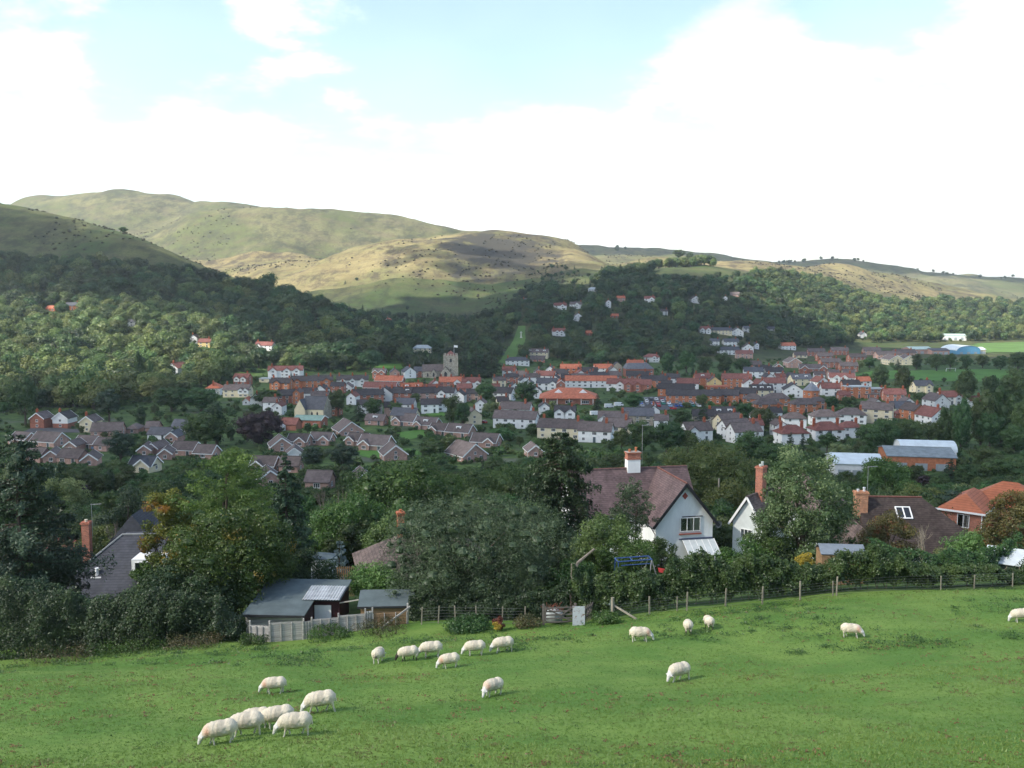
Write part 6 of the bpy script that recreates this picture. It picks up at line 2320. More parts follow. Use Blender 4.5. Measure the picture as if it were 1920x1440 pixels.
for q in (pa2, pb2):
    mb = MB()
    mb.box(-.08, .08, -.06, .08, -.5, 1.25)
    mb.build('post', M_GRN, rf_, (q[0] - pa2[0], q[1] - pa2[1], q[2] - pa2[2]))
# dumped bag behind the gate
p = edge_pt(1043, 59.6)
me = np_mesh('builders_bag', (ICO3[0] * (1 + .12 * np.sin(ICO3[0][:, :1] * 7) * np.cos(ICO3[0][:, 1:2] * 6))) * np.array([.62, .5, .5]) + np.array([0, 0, .48]), ICO3[1], [surf('bag_grey', (0.32, 0.35, 0.34), .7, .2, .3, 2)], smooth=True)
tag(link_mesh('rubble_bag', me, None, p), 'grey bulging sack standing behind the field gate', 'bag')
mb = MB()
rb_ = random.Random(3)
for i in range(26):
    c = (rb_.uniform(-.5, .5), rb_.uniform(-.3, .3), .85)
    mb.bar(c, (c[0] + rb_.uniform(-.5, .5), c[1] + rb_.uniform(-.4, .4), .98 + rb_.uniform(0, .35)), .025)
tag(mb.build('garden_cuttings', surf('twig_red', (0.18, 0.07, 0.05), .9, .1, .3, 3), None, p), 'reddish garden cuttings heaped on the grey sack', 'cuttings')

# wire fence with posts along the hedge
M_POST = surf('post_wood', (0.30, 0.27, 0.21), .9, .1, .3, 3, .1, streak=(1, 1, .3))
M_WIRE = surf('wire', (0.22, 0.22, 0.22), .5, .4, .1, 3, metal=.5)
wf = empty('wire_fence', edge_pt(1158, 59.5))
tag(wf, 'wire stock fence on wooden posts along the foot of the hedge', 'fence')
wx, wy, wz = wf.location
EDGE_Y = lambda px: 59.3 + (px - 1158) * .0052
plist = [(1158, 1.5, .15), (1230, 1.25, .085), (1284, 1.0, .06), (1303, 1.28, .085), (1379, 1.25, .085), (1451, 1.25, .085), (1525, 1.3, .09), (1589, 1.05, .06), (1596, 1.35, .09), (1800, 1.0, .06), (1865, 1.0, .06), (1940, 1.0, .06)]
tops = []
for px, hh, w in plist:
    q = edge_pt(px, EDGE_Y(px))
    mb = MB()
    mb.box(-w / 2, w / 2, -w / 2, w / 2, -.4, hh)
    o = mb.build('post', M_POST, wf, (q[0] - wx, q[1] - wy, q[2] - wz))
    o.rotation_euler = (rb_.uniform(-.03, .03), rb_.uniform(-.04, .04), rb_.uniform(0, 1))
for k in range(6):
    mb = MB()
    for (p1, _, _), (p2, _, _) in zip(plist[:-1], plist[1:]):
        n = max(2, int((p2 - p1) / 25))
        for i in range(n):
            a = edge_pt(p1 + (p2 - p1) * i / n, EDGE_Y(p1 + (p2 - p1) * i / n))
            b = edge_pt(p1 + (p2 - p1) * (i + 1) / n, EDGE_Y(p1 + (p2 - p1) * (i + 1) / n))
            h_ = .12 + k * .18
            mb.bar((a[0] - wx, a[1] - wy - .06, a[2] - wz + h_), (b[0] - wx, b[1] - wy - .06, b[2] - wz + h_), .008)
    mb.build('wire', M_WIRE, wf)
mb = MB()
a, b = edge_pt(1160, 59.4), edge_pt(1206, 58.6)
mb.bar((a[0] - wx, a[1] - wy, a[2] - wz + .95), (b[0] - wx, b[1] - wy, b[2] - wz), .1)
mb.build('brace', M_POST, wf)
# wire fence under the willow
wf2 = empty('wire_fence', edge_pt(780, 60.0))
tag(wf2, 'dark mesh fence on thin posts in the shade under the large willow', 'fence')
wx, wy, wz = wf2.location
for px in (782, 815, 849, 890, 940, 985):
    q = edge_pt(px, 60 - (px - 780) * .005)
    mb = MB()
    mb.box(-.04, .04, -.04, .04, -.4, 1.2)
    o = mb.build('post', M_POST, wf2, (q[0] - wx, q[1] - wy, q[2] - wz))
    o.rotation_euler = (0, rb_.uniform(-.08, .08), 0)
for k in range(6):
    mb = MB()
    for i in range(8):
        a, b = edge_pt(782 + i * 25, 60 - i * .13), edge_pt(807 + i * 25, 60 - (i + 1) * .13)
        mb.bar((a[0] - wx, a[1] - wy - .05, a[2] - wz + .1 + k * .2), (b[0] - wx, b[1] - wy - .05, b[2] - wz + .1 + k * .2), .01)
    mb.build('wire', M_WIRE, wf2)

# blue tubular play frame
p = ray(1196, 1075, 67)
b0 = gz(p[0], 67)
sw = empty('play_frame', (p[0], 67, b0), radians(8))
tag(sw, 'blue tubular metal play frame standing behind the hedge', 'play frame')
M_BLU = surf('paint_blue', (0.03, 0.075, 0.22), .4, .5, .15, 3)
zt = CZ + slope(1053) * 67 - b0
for yy in (0, .9):
    mb = MB()
    mb.tube([(-1.55, yy, zt + .05), (1.1, yy, zt + .12)], .045, 6)
    mb.tube([(-1.3, yy, zt - .25), (1.0, yy, zt - .18)], .035, 6)
    mb.build('top_bar', M_BLU, sw)
for xx in (-1.55, -.4, 1.1):
    mb = MB()
    mb.tube([(xx, 0, zt + .05), (xx, .9, zt + .08)], .04, 6)
    mb.build('cross_bar', M_BLU, sw)
for a, b in (((-1.5, -.4, 0), (-1.5, 0, zt)), ((-1.5, 1.4, 0), (-1.5, .9, zt)), ((1.9, -.4, 0), (1.05, 0, zt + .1)), ((.5, 1.4, 0), (1.05, .9, zt + .1)), ((.5, -.5, 0), (1.05, 0, zt + .1))):
    mb = MB()
    mb.tube([a, b], .045, 6)
    mb.build('leg', MATS['aerial_metal'] if b[0] > 1 else M_BLU, sw)
mb = MB()
mb.slab([(1.5, -.42, zt - .75), (2.05, -.42, zt - .9), (2.0, -.3, zt - .55), (1.45, -.3, zt - .42)], .03)
mb.build('red_seat', surf('plastic_red', (0.5, 0.05, 0.04), .5, .4, .1, 3), sw)

# pale roofed shed at the right edge and flat grey roof
p = ray(1884, 1042, 74)
b0 = gz(p[0], 74)
gs = empty('garden_store', (p[0], 74, b0), radians(-32))
tag(gs, 'garden store with pale sheet roof at the right behind the hedge', 'shed')
zt = p[2] - b0
mb = MB()
mb.slab([(-1.4, -1.0, zt - .45), (1.4, -1.0, zt - .45), (1.4, 1.1, zt + .45), (-1.4, 1.1, zt + .45)], .06)
mb.build('roof', surf('sheet_pale', (0.55, 0.6, 0.6), .5, .4, .15, .8), gs)
mb = MB()
mb.prism_x([(-.8, -1), (2.0, -1), (2.0, zt - .3), (.95, zt + .32), (-.8, zt - .45)], -1.25, 1.25)
mb.build('wall', surf('wall_dark_green', (0.06, 0.08, 0.06), .8, .2, .2, 2), gs)
mb = MB()
mb.slab([(-1.4, 2.2, zt - .2), (-1.4, 1.12, zt + .45), (1.4, 1.12, zt + .45), (1.4, 2.2, zt - .2)], .06)
mb.build('rear_roof', MATS['sheet_pale'], gs)
p = ray(1577, 1028, 70)
b0 = gz(p[0], 70)
gs = empty('garden_store', (p[0], 70, b0), radians(-6))
tag(gs, 'low store with blue grey felt roof behind the hedge below the whitebeam', 'shed')
zt = p[2] - b0
mb = MB()
mb.slab([(-1.7, -.9, zt - .25), (1.7, -.9, zt - .25), (1.7, 0.2, zt + .3), (-1.7, 0.2, zt + .3)], .06)
mb.slab([(-1.7, 1.3, zt - .25), (-1.7, 0.2, zt + .3), (1.7, 0.2, zt + .3), (1.7, 1.3, zt - .25)], .06)
mb.build('roof', surf('felt_blue', (0.17, 0.2, 0.23), .7, .3, .15, 1), gs)
mb = MB()
mb.box(-1.6, 1.6, -.8, 1.2, -1, zt - .2)
mb.build('wall', M_WOODB, gs)
p = ray(608, 1050, 82)
b0 = gz(p[0], 82)
gs = empty('garden_store', (p[0], 82, b0), radians(-12))
tag(gs, 'small white garden store beside the pale blue fir', 'shed')
zt = p[2] - b0 + .3
mb = MB()
mb.box(-.9, .9, -.9, .9, -1, zt)
mb.build('wall', M_RENDER, gs)
mb = MB()
mb.box(-1.0, 1.0, -1.0, 1.0, zt, zt + .1)
mb.build('roof', M_FELT, gs)
# timber trellis fence between store and laurel
p = ray(646, 1070, 76)
b0 = gz(p[0], 76)
tf = empty('garden_fence', (p[0], 76, b0))
tag(tf, 'brown picket garden fence left of the bright green laurel', 'fence')
zt = p[2] - b0
for i in range(9):
    mb = MB()
    mb.box(-.04, .04, -.02, .02, -.5, zt + .35)
    mb.build('picket', M_WOODB, tf, (-.6 + i * .17, 0, 0))
for zz in (zt - .3, zt + .2):
    mb = MB()
    mb.box(-.7, .9, .02, .06, zz - .05, zz + .05)
    mb.build('rail', M_WOODB, tf)
p = ray(1348, 905, 128)
mb = MB()
b0 = gz(p[0], 128)
mb.tube([(0, 0, -.5), (0, 0, p[2] - b0 + .6)], [.16, .12], 8)
tag(mb.build('utility_pole', M_POST, None, (p[0], 128, b0)), 'wooden utility pole behind the white house', 'pole')

# ------------------------------------------------------------------ foreground trees, each its own
NEAR = [
 # name, label, px, top, Y, wpx, kind, leaf, n, size, extra
 ('pine_tree', 'tall dark blue green pine filling the left edge', 25, 808, 73, 250, 'spruce', 'pine', 38000, .30, dict(ragged=.4, droop=.15, levels=24, power=.5)),
 ('pine_tree', 'dark pine behind the left edge pine, reaching towards the slim chimney', 95, 925, 79, 130, 'spruce', 'pine', 16000, .30, dict(ragged=.35, droop=.2, levels=17, power=.55)),
 ('maple_tree', 'broad maple turning yellow above the sheds', 420, 930, 67, 250, 'clump', 'maple', 46000, .17, dict(clumps=110, cr=(.13, .25), z0=.03)),
 ('larch_tree', 'feathery light green larch rising behind the yellowing maple', 415, 824, 77, 200, 'clump', 'larch', 32000, .21, dict(clumps=90, cr=(.12, .24), flat=.5, z0=.1, aspect=.3)),
 ('larch_tree', 'second larch between the first one and the dark spruce', 478, 940, 82, 90, 'clump', 'larch', 15000, .2, dict(clumps=60, cr=(.15, .28), flat=.6, z0=.05, aspect=.3)),
 ('orange_tree', 'small tree with an orange tinted top beside the maple', 305, 898, 76, 115, 'clump', 'orange', 18000, .18, dict(clumps=60, cr=(.16, .3), z0=.06)),
 ('spruce_tree', 'dark pointed spruce right of the larch', 533, 846, 97, 130, 'spruce', 'fir', 26000, .30, dict(levels=38)),
 ('willow_tree', 'pale yellow green weeping tree behind the left pine', 112, 886, 150, 100, 'clump', 'pale', 12000, .28, dict(clumps=44, cr=(.18, .32))),
 ('shrub_tree', 'rounded grey green shrub tree above the slate roof', 228, 905, 118, 115, 'clump', 'willow', 16000, .24, dict(clumps=40, cr=(.2, .36), z0=.02)),
 ('brown_tree', 'olive brown tree behind the slim red chimney', 180, 958, 104, 95, 'clump', 'olive', 11000, .22, dict(clumps=36, cr=(.2, .34), z0=.02)),
 ('oak_tree', 'large deep green oak left of the tall fir', 745, 846, 122, 250, 'clump', 'oak', 48000, .27, dict(clumps=110, cr=(.14, .27), z0=.03)),
 ('oak_tree', 'smaller deep green oak in front of the large one', 655, 920, 106, 160, 'clump', 'oak', 26000, .23, dict(clumps=70, cr=(.16, .3), z0=.02)),
 ('oak_tree', 'dark low oak behind the mossy hipped roof', 730, 965, 100, 130, 'clump', 'garden', 20000, .22, dict(clumps=60, cr=(.16, .3), z0=.02)),
 ('ash_tree', 'dark green ash between the oak and the tall fir', 890, 866, 134, 170, 'clump', 'garden', 24000, .27, dict(clumps=64, cr=(.16, .3), z0=.02)),
 ('ash_tree', 'green ash directly behind the tall fir', 970, 848, 142, 130, 'clump', 'garden', 18000, .27, dict(clumps=50, cr=(.17, .32), z0=.02)),
 ('willow_tree', 'very large grey green willow overhanging the field gate', 890, 915, 67, 355, 'clump', 'willow', 98000, .135, dict(clumps=240, cr=(.07, .19), z0=.0, aspect=.36, jitter=.55, core=.3, shape='dome')),
 ('willow_bush', 'low willow skirt spreading over the small shed end', 815, 1025, 65.5, 190, 'clump', 'willow', 26000, .13, dict(clumps=90, cr=(.12, .25), z0=.0, aspect=.36, jitter=.55, core=.3)),
 ('willow_bush', 'low willow skirt above the red leaved shrub', 950, 1015, 65, 200, 'clump', 'willow', 28000, .13, dict(clumps=90, cr=(.12, .25), z0=.0, aspect=.36, jitter=.55, core=.3)),
 ('fir_tree', 'tall dark fir left of the white house', 1050, 806, 85, 215, 'spruce', 'dark', 56000, .29, dict(levels=34, power=.5, ragged=.3, droop=.25)),
 ('birch_tree', 'light green birch before the white house roof', 1140, 955, 75, 140, 'clump', 'birch', 26000, .15, dict(clumps=80, cr=(.14, .27), z0=.02)),
 ('birch_tree', 'slender grey stemmed birch rising over the white house roof', 1192, 888, 78, 96, 'clump', 'willow', 9000, .14, dict(clumps=60, cr=(.12, .24), z0=.4, core=0, trunk=.012)),
 ('apple_tree', 'small garden tree with mixed green leaves beside the white wall', 1245, 1003, 80, 80, 'clump', 'birch', 12000, .14, dict(clumps=44, cr=(.17, .3), z0=.02)),
 ('apple_tree', 'bushy green tree filling the garden left of the apple tree', 1178, 992, 72, 120, 'clump', 'oak', 19000, .14, dict(clumps=56, cr=(.16, .3), z0=.0)),
 ('lime_tree', 'large olive green lime tree behind the white house', 1325, 815, 150, 205, 'clump', 'olive', 36000, .29, dict(clumps=90, cr=(.14, .27), z0=.03)),
 ('lime_tree', 'olive green tree between the white house and the tall chimney', 1370, 895, 122, 120, 'clump', 'olive', 20000, .24, dict(clumps=60, cr=(.16, .3), z0=.0)),
 ('whitebeam_tree', 'whitebeam with silvery flecked leaves before the mottled roof', 1510, 826, 76, 190, 'clump', 'beam', 34000, .18, dict(clumps=110, cr=(.12, .25), z0=.04, jitter=1.1)),
 ('garden_tree', 'dark green round tree above the chalet bungalow roof', 1670, 846, 165, 118, 'clump', 'oak', 20000, .3, dict(clumps=56, cr=(.17, .32), z0=.02)),
 ('garden_tree', 'olive tree between the dark roof and the orange roof', 1742, 900, 132, 115, 'clump', 'olive', 17000, .25, dict(clumps=50, cr=(.17, .32), z0=.0)),
 ('rowan_tree', 'brownish rowan with red berries before the dark roof', 1678, 952, 80, 115, 'clump', 'rowan', 19000, .14, dict(clumps=64, cr=(.15, .28), z0=.0)),
 ('dark_tree', 'dark leafed tree at the right edge before the orange roof', 1908, 905, 84, 110, 'clump', 'rowan', 17000, .17, dict(clumps=56, cr=(.16, .3), z0=.0)),
 ('laurel_bush', 'bright green laurel bush behind the small shed', 700, 1050, 70, 125, 'clump', 'laurel', 14000, .15, dict(clumps=44, cr=(.2, .36), z0=.0)),
 ('holly_bush', 'dark reddish green bush behind the large shed', 565, 1025, 71, 130, 'clump', 'dark', 17000, .15, dict(clumps=50, cr=(.18, .32), z0=.0)),
 ('blue_fir', 'small pale blue fir beside the white store', 632, 1008, 79, 46, 'spruce', 'bluefir', 4000, .22, dict(levels=12, droop=.0)),
 ('yew_bush', 'very dark yew at the foot of the maple', 335, 1040, 63, 200, 'clump', 'dark', 38000, .15, dict(clumps=80, cr=(.15, .28), z0=.0)),
 ('elder_bush', 'grey green elder drooping over the slate porch', 268, 1040, 73, 80, 'clump', 'oak', 12000, .16, dict(clumps=50, cr=(.17, .32), z0=.0)),
 ('thuja_bush', 'dark clipped bush beside the willow trunk', 1078, 1035, 64, 100, 'clump', 'hedge', 16000, .13, dict(clumps=44, cr=(.2, .36), z0=.0)),
 ('hazel_bush', 'rounded green bush above the hedge by the conservatory', 1402, 1000, 73, 105, 'clump', 'oak', 10000, .14, dict(clumps=34, cr=(.2, .36), z0=.0)),
 ('hazel_bush', 'dark bush beside the mottled roofed house', 1445, 985, 76, 110, 'clump', 'hedge', 14000, .15, dict(clumps=40, cr=(.2, .36), z0=.0)),
 ('hazel_bush', 'leafy bush under the dark timber gable', 1622, 1005, 76, 100, 'clump', 'hedge', 11000, .15, dict(clumps=36, cr=(.2, .36), z0=.0)),
 ('hazel_bush', 'light green bush before the orange roofed house', 1850, 985, 88, 130, 'clump', 'laurel', 10000, .18, dict(clumps=36, cr=(.2, .36), z0=.0)),
 ('hazel_bush', 'straw coloured pampas like bush before the white bungalow wall', 1785, 1022, 78, 60, 'clump', 'pale', 6000, .14, dict(clumps=24, cr=(.25, .4), z0=.0)),
 ('yellow_bush', 'golden yellow shrub at the back of the hedge', 1517, 1030, 66, 40, 'clump', 'yellow', 2600, .11, dict(clumps=14, cr=(.3, .45), z0=.45, core=0)),
 ('red_shrub', 'small shrub with red and yellow leaves at the field edge', 936, 1152, 57.5, 26, 'clump', 'red', 1300, .11, dict(clumps=12, cr=(.3, .45), z0=.0, core=0)),
 ('red_shrub', 'reddish bramble patch left of the field gate', 985, 1160, 58, 60, 'clump', 'brown', 2200, .11, dict(clumps=16, cr=(.25, .4), z0=.0, core=0)),
 ('yellow_bush', 'tiny yellow green shrub below the red leaves', 932, 1178, 57, 18, 'clump', 'yellow', 700, .09, dict(clumps=8, cr=(.3, .45), z0=.0, core=0)),
 ('bramble_bush', 'low green bramble mound under the willow edge', 880, 1162, 57.8, 95, 'clump', 'hedge', 7000, .11, dict(clumps=30, cr=(.2, .34), z0=.0)),
 ('bramble_bush', 'green weedy mound right of the gate pickets', 1140, 1145, 58.3, 60, 'clump', 'oak', 3600, .1, dict(clumps=22, cr=(.2, .36), z0=.0)),
 ('bramble_bush', 'brown seeding dock clump before the panel fence', 710, 1180, 58.8, 110, 'clump', 'brown', 3600, .09, dict(clumps=34, cr=(.12, .24), z0=.0, core=0)),
 ('bramble_bush', 'green nettle clump before the middle of the panel fence', 610, 1191, 58.0, 90, 'clump', 'oak', 4200, .09, dict(clumps=34, cr=(.13, .26), z0=.0, core=0)),
 ('bramble_bush', 'nettles at the left end of the panel fence', 465, 1196, 57.6, 60, 'clump', 'hedge', 3200, .09, dict(clumps=26, cr=(.16, .3), z0=.0, core=0)),
 ('bracken_clump', 'rusty bracken at the field edge below the yew', 345, 1212, 57.2, 120, 'clump', 'brown', 3800, .09, dict(clumps=36, cr=(.12, .24), z0=.0, core=0)),
 ('bracken_clump', 'rusty bracken at the far left field edge', 90, 1228, 56.9, 160, 'clump', 'brown', 3200, .09, dict(clumps=36, cr=(.1, .22), z0=.0, core=0)),
 ('bracken_clump', 'green ferns along the left field edge', 230, 1208, 57.2, 160, 'clump', 'oak', 7000, .1, dict(clumps=44, cr=(.12, .26), z0=.0, core=0)),
]
for name, label, px, top, Y, wpx, kind, leafk, n, size, ex in NEAR:
    cat = 'tree' if name.endswith('tree') or name.endswith('fir') else 'bush'
    if 'clump' in name and kind == 'clump' and name.endswith('clump'):
        cat = 'bracken'
    place_tree(name, label, cat, px, top, Y, wpx, 'spruce' if kind == 'spruce' else 'clump', leafk, n, size, **ex)
place_tree('bare_tree', 'pale leafless tree before the dark bungalow roof', 'tree', 1742, 955, 75, 62, 'bare', None, 0, 0, bark=BARK_PALE, r0=.014)
place_tree('bare_tree', 'grey leafless tree below the twin pines', 'tree', 638, 882, 112, 60, 'bare', None, 0, 0, bark=TWIG, r0=.012)
place_tree('bare_tree', 'grey leafless tree left of the other one below the pines', 'tree', 600, 905, 112, 50, 'bare', None, 0, 0, bark=TWIG, r0=.012)
place_tree('bare_tree', 'thin leafless tree among the willow top branches', 'tree', 838, 905, 78, 90, 'bare', None, 0, 0, bark=TWIG, r0=.01)
place_tree('bare_tree', 'leafless grey tree above the slate roof', 'tree', 203, 935, 100, 40, 'bare', None, 0, 0, bark=TWIG, r0=.012)
# sawn off trunk under the willow
p = ray(1075, 1075, 62.5)
g0 = gz(p[0], 62.5)
mb = MB()
zt = p[2] - g0
mb.tube([(0, 0, -.4), (-.05, 0, zt * .5), (0, 0, zt)], [.3, .24, .2], 8)
mb.tube([(0, 0, zt - .05), (-.05, 0, zt + .7)], [.16, .13], 7)
mb.tube([(.02, 0, zt), (.3, 0, zt + .75), (1.45, 0, zt + 1.75)], [.14, .12, .07], 7)
tag(mb.build('sawn_trunk', BARK_PALE if False else surf('bark_grey', (0.2, 0.175, 0.15), .9, .1, .35, 4), None, (p[0], 62.5, g0)), 'grey sawn off forked trunk standing right of the willow', 'trunk')


# ------------------------------------------------------------------ hedges
def hedge(name, label, pts, leafk, n, size, depth=1.2, bottom=.35, stems=True, seed=1, ragged=.85):
    """pts: (px, top row, Y); foliage fills a strip that follows the ground, ragged on top"""
    rng = np.random.default_rng(seed)
    P0 = np.array([((px - 960) / F * Y, Y, 0, CZ + slope(top) * Y) for px, top, Y in pts])
    for r in P0:
        r[2] = gz(r[0], r[1])
    seg = np.linalg.norm(np.diff(P0[:, :2], axis=0), axis=1)
    cum = np.concatenate([[0], np.cumsum(seg)])
    s = rng.uniform(0, cum[-1], n)
    cx = np.interp(s, cum, P0[:, 0])
    cy = np.interp(s, cum, P0[:, 1])
    zt = np.interp(s, cum, P0[:, 3])
    zb = ground_z(cx, cy)
    rag = fbm(s / 1.3, s * 0 + 3.3, seed + 5, 4) * ragged
    u = rng.uniform(0, 1, n) ** .8
    H = np.maximum(zt + rag - zb, .4)
    off = depth * (fbm(s / .9, u * 3, seed + 9, 3) * .7 + np.where(rng.random(n) < .75, -.5 + rng.normal(0, .12, n), rng.uniform(-.5, .5, n)))
    z = zb + bottom * (1 + fbm(s / .7, s * 0, seed + 2, 3)) + u * (H - bottom)
    off *= np.sqrt(np.clip(1.15 - u ** 3, .1, 1))
    P = np.stack([cx, cy + off, z], 1)
    N = np.stack([rng.normal(0, .3, n), np.where(off < 0, -.8, .4), .5 + u], 1)
    V, Fc = leaves(P, N, size, rng, .6, .8, .2)
    T = np.clip(.5 + .9 * fbm(s / .8, z / .6, seed + 13, 3) + rng.normal(0, .15, n), 0, 1)
    o0 = P0[0, :3]
    root = empty(name, tuple(o0))
    tag(root, label, 'hedge')
    link_mesh('foliage', crown_mesh(name + '_foliage', V - o0, Fc, T, leafk), root)
    if stems:
        mb = MB()
        for i in range(int(cum[-1] * 2.2)):
            q = rng.uniform(0, cum[-1])
            x, y = float(np.interp(q, cum, P0[:, 0])), float(np.interp(q, cum, P0[:, 1]))
            b = gz(x, y)
            mb.tube([(x - o0[0], y - o0[1] - .2, b - o0[2] - .1), (x - o0[0] + rng.normal(0, .2), y - o0[1] - .1, b - o0[2] + .6), (x - o0[0] + rng.normal(0, .35), y - o0[1], b - o0[2] + 1.3)], [.035, .028, .015], 4)
        mb.build('stems', surf('hedge_stem', (0.2, 0.17, 0.12), .9, .1, .3, 4), root)
    return root


hedge('hedge', 'long dark green garden hedge behind the wire fence', [(1075, 1058, 61.5), (1120, 1075, 61.8), (1165, 1062, 61.6), (1195, 1074, 61.6), (1235, 1072, 61.8), (1270, 1040, 62.2), (1320, 1040, 62.5), (1370, 1052, 62.8), (1440, 1036, 63), (1500, 1045, 63.4), (1560, 1048, 63.6), (1600, 1042, 63.9), (1660, 1030, 64.2), (1720, 1050, 64.3), (1790, 1068, 64.4), (1850, 1068, 64.6), (1930, 1060, 65), (2060, 1056, 65.5), (2200, 1060, 66)], 'hedge', 105000, .16, 1.5, .55, seed=3)
hedge('hedge', 'overgrown hedge along the left edge of the field', [(-160, 1090, 60), (-60, 1100, 60), (30, 1095, 60), (120, 1112, 59.6), (190, 1122, 59.4), (250, 1115, 59.4), (320, 1098, 59.5), (400, 1130, 59.8), (440, 1150, 60)], 'dark', 46000, .15, 2.2, .1, False, seed=5, ragged=1.9)
hedge('hedge', 'second taller hedge between the slate house and the left field edge', [(-160, 1060, 64), (0, 1085, 64), (90, 1088, 64), (170, 1120, 64), (250, 1112, 64)], 'dark', 22000, .17, 1.6, .1, False, seed=8)
hedge('hedge', 'dark undergrowth along the mesh fence beneath the willow', [(762, 1110, 62.5), (830, 1120, 62), (900, 1120, 61.6), (960, 1118, 61.4), (1020, 1105, 61.2), (1065, 1075, 61.4)], 'dark', 22000, .14, 1.3, .1, False, seed=12)
hedge('hedge', 'garden hedge in front of the chalet bungalow', [(1640, 1010, 72), (1700, 1030, 71), (1760, 1035, 71), (1830, 1030, 72), (1930, 1005, 76)], 'garden', 22000, .17, 1.6, .1, False, seed=9)

